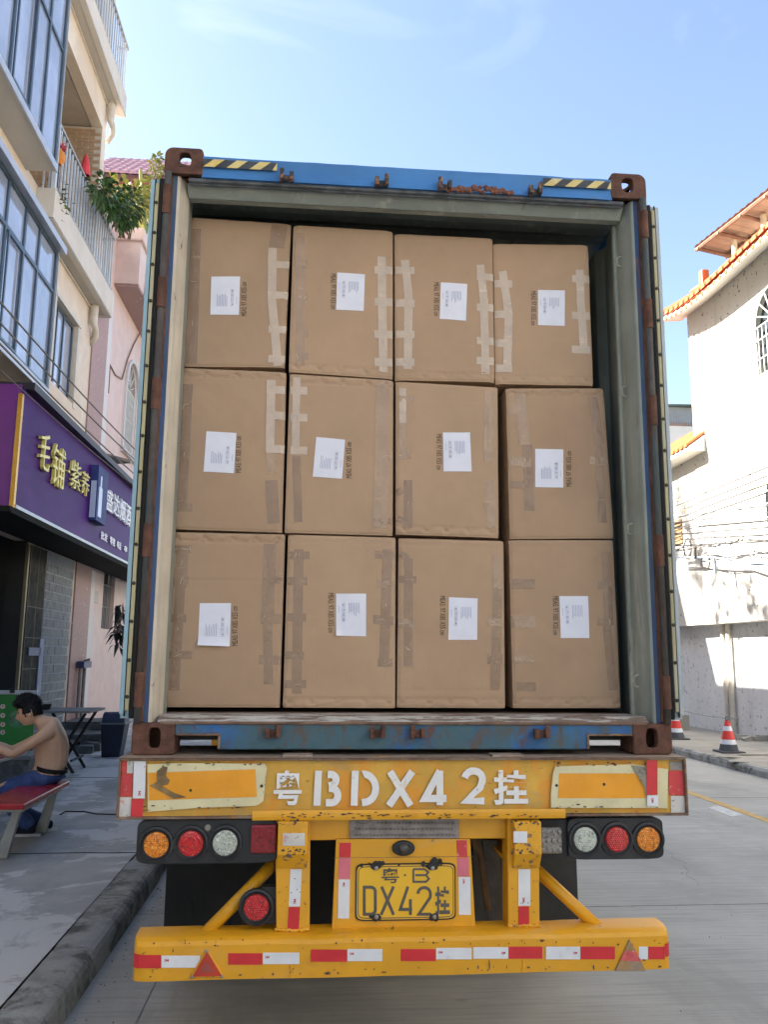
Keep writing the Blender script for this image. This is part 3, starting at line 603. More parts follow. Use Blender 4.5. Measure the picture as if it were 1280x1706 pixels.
    def LP(a, b, lift=0.0022):
        s, t = (lbl*(1-a)+lbr*a)*(1-b)+(ltl*(1-a)+ltr*a)*b
        curl = 0.0
        if i == 8: curl = 0.022*max(0, (0.2-b)/0.2)**1.5*(0.5+0.5*(1-a))
        if i == 9: curl = 0.016*max(0, (0.25-a-b)/0.25)**1.5
        if i == 6: curl = 0.006*max(0, (a+b-1.75)/0.25)**1.5
        return S(s, t, lift+curl+0.0006*noise.noise(V((a*4, b*4, i))))
    mm = MB(); mm.grid(lambda a, b: LP(a, b), 14, 18); lab = mm.build('paper_label', 'paper', root, smooth=True)
    side = q[5]
    def R(a, b, up):   # label coordinates, print turned with the text side
        return LP(a, b, 0.0030) if side > 0 else LP(1-a, 1-b, 0.0030)
    mm = MB(); m2 = MB()
    for k in range(7):   # text lines run vertically on the turned sheet
        a = 0.22+0.055*k; b0_, b1_ = 0.22, 0.22+0.33*rnd.uniform(0.65, 1.0)
        mm.add([R(a, b0_, 0), R(a+0.022, b0_, 0), R(a+0.022, b1_, 0), R(a, b1_, 0)], [(0, 1, 2, 3)])
    mm.add([R(0.90, 0.28, 0), R(0.915, 0.28, 0), R(0.915, 0.46, 0), R(0.90, 0.46, 0)], [(0, 1, 2, 3)])
    for k in range(4):   # four small handling marks in a row
        b = 0.22+0.115*k; a = 0.70
        for (x0, x1, y0, y1) in ((0, .10, 0, .008), (0, .10, .092, .10), (0, .010, 0, .10), (.09, .10, 0, .10)):
            mm.add([R(a+x0, b+y0, 0), R(a+x1, b+y0, 0), R(a+x1, b+y1, 0), R(a+x0, b+y1, 0)], [(0, 1, 2, 3)])
        if k == 0: tri = [(.02, .05), (.08, .03), (.08, .07)]; m2.add([R(a+x, b+y, 0) for x, y in tri], [(0, 1, 2)])
        elif k == 1: tri = [(.02, .03), (.05, .05), (.02, .07)]; m2.add([R(a+x, b+y, 0) for x, y in tri], [(0, 1, 2)]); m2.add([R(a+x, b+y, 0) for x, y in ((.05, .045), (.08, .045), (.08, .055), (.05, .055))], [(0, 1, 2, 3)])
        elif k == 2:
            for yy in (.03, .06): m2.add([R(a+x, b+y, 0) for x, y in ((.02, yy), (.08, yy), (.08, yy+.012), (.02, yy+.012))], [(0, 1, 2, 3)])
        else:
            for an in range(3):
                w0 = an*2.09; pp = [(.05+.03*math.cos(w0+x), .05+.03*math.sin(w0+x)) for x in (0, .8, 1.4)]; m2.add([R(a+x, b+y, 0) for x, y in pp+[(.05, .05)]], [(0, 1, 2, 3)])
    mm.build('print', 'print_faint', lab); m2.build('handling_mark', 'print_grey', lab)
    # printed measurements
    xt, y0, y1 = q[6:9]; s0 = V(st(xt, y1)); s1 = V(st(xt, y0)); vs, fs = text_geo('MEAS: 97 X85 X55 cm', 0.0)
    xs = [p[0] for p in vs]; x0, x1 = min(xs), max(xs); ht = 0.028
    P3 = []
    for p in vs:
        f = (p[0]-x0)/(x1-x0); g = (p[1]/0.73-0.5)*ht
        if side > 0: b = s0+(s1-s0)*f; P3.append(S(b.x-g/W_, b.y, 0.0012))
        else: b = s1+(s0-s1)*f; P3.append(S(b.x+g/W_, b.y, 0.0012))
    mm = MB(); mm.add(P3, fs); mm.build('printed_measurements', 'ink', root)
for i in range(12): carton(i)

# ================================================================== SEMI-TRAILER
trl = thing('semi_trailer', 'yellow skeletal semi-trailer with stencilled registration under the blue container', 'trailer', (0, 0.5, 0))
TY = -0.08
# rear beam: rusty frame round a recessed panel
m = MB(); x0, x1, z0, z1 = -1.249, 1.243, 1.068, 1.318
for a, b, c, d in ((x0, x1, z1-0.012, z1), (x0, x1, z0, z0+0.010), (x0, x0+0.010, z0+0.01, z1-0.012), (x1-0.010, x1, z0+0.01, z1-0.012)): m.box(a, b, TY, TY+0.16, c, d)
beam = m.build('rear_beam', 'frame_rust', trl, bevel=0.003)
m = MB(); m.grid(lambda a, b: V((x0+0.010+(x1-x0-0.02)*a, TY+0.022+0.004*noise.noise(V((a*8, b*2, 4))), z0+0.010+(z1-z0-0.022)*b)), 60, 6); m.build('beam_face', 'yellow_panel', beam)
m = MB(); m.grid(lambda a, b: V((-0.68+1.36*a, TY-0.004-0.003*math.sin(b*3.1)+0.002*noise.noise(V((a*9, b, 8))), z0-0.006+0.040*b)), 40, 3); m.build('beam_lower_lip', 'yellow', beam)
m = MB(); m.box(x0, x1, TY-0.004, 0.42, 1.3185, 1.3195+0.0); m.build('deck_plate', 'deck', trl)
for a, b in ((-0.56, -0.43), (0.36, 0.50)): m = MB(); m.box(a, b, TY-0.002, 0.0, 1.3197, 1.330); m.build('deck_pad', 'deck', trl, bevel=0.002)
yf = TY+0.016
# bent reflective plates
def refl(pc, po, nm, lab):
    m = MB(); P = [hit(x, y, Y=yf) for x, y in pc]; n = len(P); c = sum(P, V())/n
    def yb(p): return yf-0.006+0.010*noise.noise(V((p.x*3.2, 1.7, 0)))+0.005*noise.noise(V((p.x*9, p.z*9, 3)))
    xs = [p.x for p in P]; zs = [p.z for p in P]
    me = bmesh.new()
    def slab(pts, y_off, mat, name, par, lbl=None):
        bm = bmesh.new(); N = 46; pl = [hit(x, y, Y=yf) for x, y in pts]
        xs = [p.x for p in pl]; a, b = min(xs), max(xs)
        def span(x):
            zz = []
            for k in range(len(pl)):
                p, q = pl[k], pl[(k+1) % len(pl)]
                if abs(p.x-q.x) > 1e-6 and min(p.x, q.x)-1e-6 <= x <= max(p.x, q.x)+1e-6: zz.append(p.z+(q.z-p.z)*(x-p.x)/(q.x-p.x))
            return (min(zz), max(zz))
        mb = MB()
        def fn(u_, v_):
            x = a+1e-4+(b-a-2e-4)*u_; s_ = span(x); z = s_[0]+(s_[1]-s_[0])*v_; p = V((x, 0, z)); return V((x, yb(p)-y_off, z))
        mb.grid(fn, N, 8); return mb.build(name, mat, par, label=lbl)
    o = slab(pc, 0.0, 'refl_cream', 'reflective_plate', trl, lab); slab(po, 0.0015, 'refl_orange', 'reflective_sheet', o)
    return o
rp = refl([(246,1273),(300,1271),(442,1272),(445,1278),(440,1333),(428,1342),(330,1345),(246,1352)], [(247,1287),(428,1281),(428,1327),(330,1330),(247,1333)], 'l', 'torn reflective plate left of the lettering')
for px, py in ((436,1309),(318,1316)):
    p = hit(px, py, Y=yf); m = MB(); m.lathe((p.x, yf-0.008, p.z), (0, -1, 0), [(0.007, 0), (0.006, 0.005), (0.0001, 0.006)], 10); m.build('rivet', 'bolt', rp)
m = MB()   # tear on the left plate showing old steel
pts = [(262,1284),(272,1276),(280,1277),(277,1292),(284,1300),(280,1306),(270,1308),(290,1320),(312,1327),(290,1330),(276,1322),(250,1308),(262,1302)]
P = [hit(x, y, Y=yf) for x, y in pts]; m.add([V((p.x, yf-0.0145, p.z)) for p in P], [tuple(range(len(P)))]); m.build('torn_patch', M('bare_brown_steel', (0.19, 0.12, 0.05), 0.3, 12, 0.7, 0, 0.3, 80, [((0.5, 0.3, 0.06), (12, 12, 12), 0.55, 0.7, 0.7)]), rp)
rp = refl([(917,1300),(925,1276),(1052,1273),(1113,1281),(1112,1346),(918,1345)], [(929,1288),(1058,1288),(1074,1308),(1076,1329),(929,1329)], 'r', 'bent reflective plate right of the lettering')
for px, py in ((927,1308),(1006,1306)):
    p = hit(px, py, Y=yf); m = MB(); m.lathe((p.x, yf-0.008, p.z), (0, -1, 0), [(0.007, 0), (0.006, 0.005), (0.0001, 0.006)], 10); m.build('rivet', 'bolt', rp)
P = [hit(x, y, Y=yf) for x, y in [(1050,1274),(1077,1277),(1078,1300),(1077,1332),(1072,1310),(1060,1290)]]; m = MB(); m.add([V((p.x, yf-0.0135, p.z)) for p in P], [tuple(range(len(P)))]); m.build('torn_patch', M('grimy_bare_sheet', (0.30, 0.27, 0.20), 0.3, 12, 0.7, 0, 0.3, 80, [((0.12, 0.10, 0.08), (22, 22, 22), 0.55, 0.62, 0.8)]), rp)
# stencilled registration
FR = (V((0, yf+0.003, 0)), UX, UZ)
def wl(px, py, Y=yf): p = hit(px, py, Y=Y); return (p.x, p.z)
def stro(lines, w, name, mat, par, Y=yf, depth=0.0025):
    m = MB(); m.strokes([[wl(*p, Y=Y) for p in li] for li in lines], w, (V((0, Y, 0)), UX, UZ), depth); return m.build(name, mat, par)
def arc(cx, cy, rx, ry, a0, a1, n=10): return [(cx+rx*math.cos(math.radians(a0+(a1-a0)*k/n)), cy+ry*math.sin(math.radians(a0+(a1-a0)*k/n))) for k in range(n+1)]
W1 = 0.030
Ys = yf+0.0
def ch(lines, w=W1): return stro(lines, w, 'stencilled_character', 'spray_white', trl, Y=yf-0.0005, depth=0.006)
ch([[(531,1284),(528,1342)], [(546,1290)]+arc(551,1299,9,9,-90,90)+[(548,1309)], [(548,1313)]+arc(552,1325,11,12,-85,90)+[(543,1337)]])
ch([[(592,1284),(590,1342)], [(605,1290)]+arc(606,1313,20,23.5,-90,90,14)+[(603,1337)]])
ch([[(650,1285),(684,1342)], [(687,1285),(648,1342)]])
ch([[(744,1330),(708,1330),(733,1284)], [(733,1284),(733,1341)]])
ch([arc(789,1298,15,14,-170,10,8)+[(800,1312),(777,1334),(807,1334)]])
def cjk(s, pts, name, mat, par, Y, bold, thick=0.002):
    a = hit(*pts[0], Y=Y); b = hit(*pts[1], Y=Y); m = MB()
    text_in(m, s, (V((a.x, Y, min(a.z, b.z))), UX, UZ), b.x-a.x, abs(a.z-b.z), bold, thick, 0.0005); return m.build(name, mat, par)
cjk('粤', ((457,1283),(502,1341)), 'stencilled_character', 'spray_white', trl, yf-0.0005, 0.022, 0.006)
cjk('挂', ((822,1283),(880,1340)), 'stencilled_character', 'spray_white', trl, yf-0.0005, 0.030, 0.006)
def patch(x0, y0, x1, y1, name, mat, par, Y, th=0.0018, sk=0, wav=0.0):
    q = [hit(x0, y0, Y=Y), hit(x1, y0, Y=Y), hit(x1-sk, y1, Y=Y), hit(x0-sk, y1, Y=Y)]
    m = MB(); m.prism([V((p.x, Y, p.z)) for p in q], (0, -th, 0)); return m.build(name, mat, par)
yb = yf+0.002
for a in ((203,1267,212,1288,'tape_redworn'),(212,1267,222,1288,'tape_worn'),(201,1289,221,1327,'tape_redworn'),(199,1328,219,1362,'tape_worn')): patch(*a[:4], 'reflective_tape', a[4], trl, yb, sk=1)
for a in ((223,1268,243,1330,'tape_white'),(219,1331,239,1363,'tape_red')): patch(*a[:4], 'reflective_tape', a[4], trl, yb-0.006, sk=2)
for a in ((1116,1268,1137,1283,'dull_plate'),(1115,1284,1141,1325,'tape_redworn'),(1118,1326,1144,1355,'tape_worn')): patch(*a[:4], 'reflective_tape', a[4], trl, yb, sk=-1)
for a in ((1078,1267,1096,1324,'tape_red'),(1079,1325,1097,1343,'tape_white')): patch(*a[:4], 'reflective_tape', a[4], trl, yb-0.016)
def logo(px, py, Y, rot=0, s=0.026):
    p = hit(px, py, Y=Y); m = MB(); c, s_ = math.cos(rot), math.sin(rot); u = UX*c+UZ*s_; v = UZ*c-UX*s_
    O = V((p.x, Y, p.z))-u*s*0.5-v*s*0.28; text_in(m, '3M', (O, u, v), s, s*0.55, 0.02, 0, 0.0003); return m.build('printed_mark', 'logo_red', trl)
logo(232, 1322, yb-0.0085, math.pi/2, 0.02); logo(1088, 1333, yb-0.0185, -math.pi/2, 0.02)
# tail lamps
def lamp_house(px0, py0, px1, py1, Y):
    a, b = hit(px0, py0, Y=Y), hit(px1, py1, Y=Y); m = MB(); w, h = b.x-a.x, a.z-b.z
    m.prism([V(((a.x+b.x)/2+p[0], Y, (a.z+b.z)/2+p[1])) for p in sup(w/2, h/2, 48, 9)], (0, 0.06, 0)); return m.build('lamp_housing', 'lampbox', trl, bevel=0.004)
def lens(px, py, k, par, Y, r=0.0515, bumps=True):
    p = hit(px, py, Y=Y); m = MB()
    m.lathe((p.x, Y, p.z), (0, -1, 0), [(r+0.024, -0.002), (r+0.022, 0.010), (r+0.012, 0.012), (r+0.006, 0.004), (r+0.001, 0.003)], 36); m.build('lamp_rim', 'lampbox', par, smooth=False)
    m = MB(); m.lathe((p.x, Y, p.z), (0, -1, 0), [(r, 0.001), (r, 0.007), (r*0.96, 0.010), (r*0.5, 0.0115), (0.0001, 0.012)], 36)
    if bumps:
        for a in range(-6, 7):
            for b in range(-6, 7):
                x, z = (a+0.5*(b % 2))*r/5.4, b*r/6.2
                if x*x+z*z < (r*0.88)**2: m.lathe((p.x+x, Y-0.0108, p.z+z), (0, -1, 0), [(r/11, 0), (r/14, 0.0022), (0.0001, 0.003)], 6)
    else:
        for rr in (0.25, 0.5, 0.75): m.lathe((p.x, Y-0.0105, p.z), (0, -1, 0), [(r*rr+0.003, 0), (r*rr, 0.002), (r*rr-0.003, 0)], 30)
    return m.build('lamp_lens', k+'_lens' if isinstance(k, str) and False else MT[k], par)
YL = -0.055
hl = lamp_house(229, 1366, 462, 1438, YL); lens(260, 1407, 'amber', hl, YL); lens(318, 1405, 'red', hl, YL, bumps=False); lens(375, 1404, 'clear', hl, YL)
hr = lamp_house(946, 1363, 1108, 1431, YL); lens(975, 1398, 'clear', hr, YL); lens(1028, 1398, 'red', hr, YL); lens(1080, 1398, 'amber', hr, YL)
p = hit(346, 1379, Y=YL); m = MB(); m.lathe((p.x, YL, p.z), (0, -1, 0), [(0.014, 0), (0.013, 0.002), (0.0001, 0.003)], 16); m.build('maker_badge', 'smoke', hl)
a, b = hit(419, 1373, Y=YL), hit(460, 1420, Y=YL); m = MB(); m.box(a.x, b.x, YL-0.022, YL, b.z, a.z); sq = m.build('square_lamp', 'darkred', hl, bevel=0.006, seg=3)
a, b = hit(898, 1366, Y=YL+.02), hit(947, 1430, Y=YL+.02); m = MB(); m.box(a.x, b.x, YL+0.02, YL+0.06, b.z, a.z); br = m.build('lamp_bracket', 'dark', trl)
a, b = hit(899, 1378, Y=YL), hit(937, 1422, Y=YL); m = MB(); m.box(a.x, b.x, YL-0.012, YL+0.02, b.z, a.z); rl = m.build('square_lamp', 'smoke', br, bevel=0.012, seg=3)
m = MB()
for r_ in range(3):
    for c_ in range(4): m.lathe((a.x+(c_+.5)*(b.x-a.x)/4, YL-0.012, b.z+(r_+.5)*(a.z-b.z)/3), (0, -1, 0), [(0.011, -0.001), (0.009, 0.004), (0.0001, 0.005)], 10)
m.build('led_lens', 'clear', rl) if False else m.build('led_lens', MT['smoke'], br)
for px in (300, 372, 1000, 1044): 
    p = hit(px, 1364, Y=YL+0.02); m = MB(); m.box(p.x-0.025, p.x+0.025, YL+0.02, YL+0.05, 1.03, 1.075); m.build('lamp_bracket', 'dark', trl)
# frame below the beam: uprights, cross member, bumper
UY0 = -0.05
def post(pxs, name):
    P = [hit(*q, Y=UY0) for q in pxs]; m = MB(); m.prism([V((p.x, UY0, p.z)) for p in P], (0, 0.11, 0)); return m.build(name, 'yellow', trl, bevel=0.006)
u1 = post([(459,1363),(517,1363),(516,1552),(460,1552)], 'upright'); u2 = post([(846,1362),(899,1362),(900,1550),(847,1550)], 'upright')
def cap(px0, px1, par):
    a = hit(px0, 1364, Y=UY0); b = hit(px1, 1418, Y=UY0); c_ = hit(px1, 1445, Y=UY0)
    m = MB(); m.prism([(a.x, UY0, a.z), (a.x, UY0-0.055, a.z-0.004), (a.x, UY0-0.055, b.z), (a.x, UY0-0.012, c_.z), (a.x, UY0, c_.z)], (b.x-a.x, 0, 0)); return m.build('upright_cap', 'yellow_chip', par, bevel=0.005)
cap(464, 512, u1); cap(852, 898, u2)
patch(471, 1388, 508, 1409, 'reflective_tape', 'tape_worn', trl, UY0-0.0555); patch(856, 1385, 879, 1404, 'reflective_tape', 'tape_white', trl, UY0-0.0555)
patch(884, 1448, 864, 1509, 'reflective_tape', 'tape_white', trl, UY0-0.0005, sk=0); patch(882, 1510, 864, 1573, 'reflective_tape', 'tape_red', trl, UY0-0.0005)
patch(484, 1448, 503, 1510, 'reflective_tape', 'tape_white', trl, UY0-0.0005, sk=3); patch(481, 1511, 500, 1574, 'reflective_tape', 'tape_red', trl, UY0-0.0005, sk=4)
logo(491, 1502, UY0-0.0027, math.pi/2, 0.02); logo(873, 1499, UY0-0.0027, -math.pi/2, 0.02)
a = hit(518, 1362, Y=0.0); b = hit(845, 1397, Y=0.0); m = MB(); m.box(a.x-.02, b.x+.02, 0.0, 0.08, b.z, a.z+0.01); cm = m.build('cross_member', 'yellow', trl, bevel=0.004)
Yp = -0.012
o = patch(583, 1359, 765, 1396, 'maker_plate', 'dull_plate', trl, Yp, 0.004)
m = MB(); rnd = random.Random(5); mk = []
for row, (yy, h_) in enumerate(((1368, 8), (1379, 6), (1389, 6))):
    x = 592 if row else 628
    while x < 756:
        w = rnd.uniform(3, 7); p = hit(x, yy, Y=Yp-.0042); q = hit(x+w*0.8, yy+h_*0.7, Y=Yp-.0042)
        for k in range(3): m.box(p.x+(q.x-p.x)*k/3, p.x+(q.x-p.x)*(k/3+0.16), Yp-0.0055, Yp-0.004, q.z, p.z)
        m.box(p.x, q.x, Yp-0.0055, Yp-0.004, (p.z+q.z)/2-0.0012, (p.z+q.z)/2+0.0012); x += w+1
m.strokes([[wl(606+13*math.cos(k*0.3926), 1366+6*math.sin(k*0.3926), Y=Yp-.004) for k in range(17)]], 0.003, (V((0, Yp-.004, 0)), UX, UZ), 0.0015)
m.build('worn_embossing', M('embossed_grey', (0.16, 0.13, 0.12), 0.3, 20, 0.6), o)
# number-plate panel
P = [hit(*q, Y=-0.02) for q in ((560,1398),(784,1398),(793,1550),(553,1550))]; m = MB(); m.prism([V((p.x, -0.02, p.z)) for p in P], (0, 0.02, 0)); pan = m.build('plate_panel', 'yellow', trl, bevel=0.003)
p = hit(556, 1429, Y=-0.02); m = MB(); m.box(p.x, hit(788, 1429, Y=-.02).x, -0.0215, -0.02, p.z-0.0015, p.z); m.build('panel_seam', 'frame_rust', pan)
Yt = -0.0205
for a in ((566,1404,585,1428,'tape_red'),(565,1429,584,1464,'tape_pink'),(564,1465,583,1530,'tape_white')): patch(*a[:4], 'reflective_tape', a[4], trl, Yt, sk=1)
for a in ((761,1400,778,1428,'tape_redworn'),(762,1429,781,1460,'tape_pink'),(764,1461,784,1524,'tape_white')): patch(*a[:4], 'reflective_tape', a[4], trl, Yt, sk=-1)
logo(573, 1474, Yt-0.0022, math.pi/2, 0.018); logo(773, 1468, Yt-0.0022, -math.pi/2, 0.018)
p = hit(672, 1412, Y=-0.02); m = MB()
m.add(*[]) if False else None
ov = sup(0.050, 0.032, 28, 2); m.prism([V((p.x+a_, -0.02, p.z+b_)) for a_, b_ in ov], (0, -0.022, 0)); lo = m.build('plate_lamp', 'lampbox', pan, bevel=0.008, seg=3)
m = MB(); m.lathe((p.x, -0.041, p.z), (0, -1, 0), [(0.024, 0), (0.020, 0.012), (0.010, 0.018), (0.0001, 0.019)], 20); m.build('plate_lamp_lens', M('dusty_black_lens', (0.07, 0.065, 0.055), 0.3, 60, 0.25), trl, smooth=True)
# number plate
Yn = -0.0225
P = [hit(*q, Y=Yn) for q in ((595,1440),(757,1440),(759,1531),(593,1531))]; cx = sum(p.x for p in P)/4; cz = sum(p.z for p in P)/4; w2 = (P[1].x-P[0].x)/2; h2 = (P[0].z-P[3].z)/2
m = MB(); m.prism([V((cx+a_, Yn, cz+b_)) for a_, b_ in sup(w2+0.006, h2+0.006, 56, 14)], (0, -0.003, 0)); npl = m.build('number_plate', 'dark', trl)
m = MB(); m.prism([V((cx+a_, Yn-0.003, cz+b_)) for a_, b_ in sup(w2, h2, 56, 14)], (0, -0.002, 0)); m.build('plate_face', 'plate_yellow', npl)
Yc = Yn-0.005
m = MB(); m.strokes([[(cx+a_, cz+b_) for a_, b_ in sup(w2-0.006, h2-0.006, 56, 14)+[sup(w2-0.006, h2-0.006, 56, 14)[0]]]], 0.0035, (V((0, Yc, 0)), UX, UZ), 0.0008); m.build('plate_border', 'plate_ink', npl)
def pch(lines, w=0.0125): return stro(lines, w, 'plate_character', 'plate_ink', npl, Y=Yc, depth=0.0016)
pch([[(607,1478),(607,1523)]+arc(618,1516,7.5,7,90,0,4)+arc(618,1485,7.5,7,0,-90,4)+[(607,1478)]])
pch([[(636,1477),(656,1524)], [(656,1477),(635,1524)]])
pch([[(680,1477),(667,1515),(687,1515)], [(684,1498),(684,1524)]])
pch([arc(707,1489,10.5,10.5,180,360,8)+[(717,1495),(698,1523),(718,1523)]])
pch([[(689,1448),(689,1469),(710,1469),(715,1464),(710,1458),(692,1458)], [(689,1448),(708,1448),(714,1453),(710,1458)]], 0.0085)
p = hit(675, 1458, Y=Yc); m = MB(); m.box(p.x-.004, p.x+.004, Yc-0.0015, Yc, p.z-.004, p.z+.004); m.build('plate_dot', 'plate_ink', npl)
cjk('粤', ((636,1446),(665,1471)), 'plate_character', 'plate_ink', npl, Yc, 0.012, 0.0014)
cjk('挂', ((725,1477),(750,1524)), 'plate_character', 'plate_ink', npl, Yc, 0.028, 0.0014)
rnd = random.Random(9)
for px, py, up in ((627,1446,1),(721,1446,1),(627,1527,0),(724,1527,0)):
    p = hit(px, py, Y=Yc); m = MB()
    for k in range(26 if up else 9):
        a_ = rnd.gauss(0, 0.028 if up else 0.010); b_ = rnd.gauss(0.012 if up else 0, 0.008); r = rnd.uniform(.004, .011)
        if up: b_ = max(b_, 0.004+0*abs(a_)); 
        if abs(a_) < 0.012: r = 0.013
        m.lathe((p.x+a_*(1.0 if up else 1), Yc-0.0005-0.0002*k, p.z+(b_ if up else b_*0.7)), (0, -1, 0), [(r, -0.001), (r*0.8, 0.0015), (0.0001, 0.002)], 7)
    m.build('sealant_smear', 'tar', npl, kind='stuff')
    m = MB(); m.lathe((p.x, Yc-0.006, p.z), (0, -1, 0), [(0.0095, -0.003), (0.009, 0.003), (0.006, 0.005), (0.0001, 0.0055)], 10); m.build('plate_bolt', 'steel', npl)
# bumper: bent-plate tube with rounded shoulders
BY0, BY1 = -0.12, 0.05
prof = [(BY0, 0.452), (BY0-0.002, 0.583), (BY0+0.006, 0.598), (BY0+0.020, 0.607), (BY0+0.04, 0.611), (BY1-0.01, 0.611), (BY1, 0.60), (BY1, 0.452)]
m = MB(); xs = [-1.142, -1.139, -1.128, -1.108, -1.08]+[-1.08+2.14*k/40 for k in range(1, 40)]+[1.06, 1.09, 1.105, 1.114, 1.117]
vs = []
for k, x in enumerate(xs):
    e = min(k, len(xs)-1-k); ins = [0.042, 0.026, 0.010, 0.003, 0.0][min(e, 4)]
    for y, z in prof:
        yy = y+ins if y < -0.05 else y
        dn = 0.006*math.exp(-((x+0.40)/0.08)**2)*(1 if z > 0.58 else 0)+0.010*math.exp(-((x-0.60)/0.06)**2)*(1 if z > 0.56 else 0)
        vs.append((x, yy+dn*0.8+noise.noise(V((x*4, z*6, 1)))*0.002, z-dn*0.6+noise.noise(V((x*2.5, y*5, 7)))*0.004))
n = len(prof); fs = [(i*n+k, i*n+(k+1) % n, (i+1)*n+(k+1) % n, (i+1)*n+k) for i in range(len(xs)-1) for k in range(n)]
fs += [tuple(range(n-1, -1, -1)), tuple(range((len(xs)-1)*n, len(xs)*n))]
m.add(vs, fs); bump = m.build('rear_bumper', 'yellow', trl, smooth=True)
mo = bump.modifiers.new('edge', 'EDGE_SPLIT'); mo.split_angle = math.radians(24)
Yb = BY0-0.0015
segs = [(269,1592,333,1612,'tape_white',1602),(380,1588,437,1607,'tape_red',0),(438,1587,499,1606,'tape_white',1),(518,1582,578,1602,'tape_red',0),(579,1581,637,1601,'tape_white',1),(668,1581,726,1601,'tape_red',0),(727,1579,786,1598,'tape_white',1),(789,1578,847,1597,'tape_white',2),(848,1577,904,1597,'tape_red',0),(910,1577,967,1598,'tape_white',2),(968,1577,1025,1598,'tape_red',0),(1065,1577,1080,1598,'tape_white',0),(1081,1577,1108,1598,'tape_red',0),(232,1591,268,1613,'tape_red',0)]
for a in segs:
    patch(a[0], a[1], a[2], a[3], 'reflective_tape', a[4], bump, Yb, 0.002)
    if a[5] == 1: logo(a[0]+7, (a[1]+a[3])/2-2, Yb-0.0022, 0, 0.018)
    if a[5] == 2: logo(a[2]-8, (a[1]+a[3])/2, Yb-0.0022, 0, 0.018)
logo(277, 1600, Yb-0.0022, 0, 0.018)
for xw0, xw1 in ((-0.572, -0.428), (0.423, 0.566)):   # weld beads round the upright feet
    m = MB(); m.tube([(xw0+(xw1-xw0)*k/14, UY0-0.004+random.uniform(-.003, .003), 0.615+random.uniform(-.003, .004)) for k in range(15)], [random.uniform(.004, .008) for _ in range(15)], 6); m.build('weld_bead', 'yellow_chip', bump)
for xw in (-0.50, 0.47):
    m = MB(); m.tube([(xw+random.uniform(-.003, .003), BY0-0.001, 0.458+0.045*k/6) for k in range(7)], [random.uniform(.003, .006) for _ in range(7)], 6); m.build('weld_bead', 'yellow_chip', bump)
# the tape wraps the rounded ends
for sx, x_, xe in ((-1, -1.1065, -1.1445), (1, 1.088, 1.1195)):
    m = MB(); m.grid(lambda a, b: V((x_+(xe-x_)*math.sin(a*math.pi/2), BY0-0.002+0.046*(1-math.cos(a*math.pi/2)), 0.502+0.052*b)), 8, 2); m.build('reflective_tape', 'tape_red', bump)
for px in (491, 845): pass
def tri_refl(pts, good):
    P = [hit(*q, Y=BY0) for q in pts]; c = (P[0]+P[1]+P[2])/3; m = MB(); m.prism([V((p.x, BY0-0.002, p.z)) for p in P], (0, -0.008, 0))
    o = m.build('triangle_reflector', 'yellow' if good else M('weathered_triangle', (0.42, 0.24, 0.08), 0.3, 14, 0.8, 0, 0.3, 90, [((0.28, 0.22, 0.17), (14, 14, 14), 0.45, 0.6, 0.9)]), trl, bevel=0.003, label=None if good else 'bare weathered triangle reflector with its red sheet peeling')
    sc_ = 0.84; Q = [c+(p-c)*sc_ for p in P]
    if good:
        m = MB(); m.prism([V((p.x, BY0-0.010, p.z)) for p in Q], (0, -0.003, 0)); r = m.build('red_reflector', M('red_triangle', (0.50, 0.05, 0.025), 0.15, 10, 0.3, 0, 0.2, 120), o)
        Q2 = [c+(p-c)*0.38 for p in P]; m = MB(); m.prism([V((p.x, BY0-0.013, p.z)) for p in Q2], (0, -0.0015, 0)); m.build('inner_triangle', M('dull_red_triangle', (0.30, 0.07, 0.05), 0.2, 10, 0.6), o)
        for p in P:
            q = c+(p-c)*0.86; m = MB(); m.lathe((q.x, BY0-0.013, q.z), (0, -1, 0), [(0.007, 0), (0.006, 0.004), (0.0001, 0.005)], 8); m.build('screw', 'steel', o)
    else:
        a_, b_ = 0.30, 0.70; L0 = P[0]+(P[1]-P[0])*0.36; R0 = P[0]+(P[2]-P[0])*0.36; L1 = P[0]+(P[1]-P[0])*0.66; R1 = P[0]+(P[2]-P[0])*0.68
        m = MB(); m.prism([V((p.x, BY0-0.0105, p.z)) for p in (L0, R0, R1, L1)], (0, -0.001, 0)); m.build('red_reflector', M('bleached_red_sheet', (0.62, 0.10, 0.10), 0.2, 30, 0.5, 0, 0.3, 120, [((0.7, 0.5, 0.46), (30, 30, 30), 0.55, 0.66, 0.8)]), o)
tri_refl([(345,1578),(316,1628),(375,1627)], True); tri_refl([(1049,1564),(1024,1617),(1076,1617)], False)
rc_ = random.Random(77)
MT['chip'] = M('bare_rusty_chip', (0.085, 0.055, 0.045), 0.4, 40, 0.9, 0, 0.3, 120, [((0.22, 0.11, 0.06), (50, 50, 50), 0.5, 0.62, 0.7)])
def chips(spots, Y, par):
    m = MB()
    for px, py, sx_, sz_ in spots:
        p = hit(px, py, Y=Y); n = 9; ring = [V((p.x+sx_*math.cos(2*math.pi*k/n)*rc_.uniform(.5, 1.2), Y, p.z+sz_*math.sin(2*math.pi*k/n)*rc_.uniform(.5, 1.2))) for k in range(n)]
        m.add([V((p.x, Y, p.z))]+ring, [(0, 1+k, 1+(k+1) % n) for k in range(n)])
    return m.build('paint_chip', 'chip', par, kind='stuff')
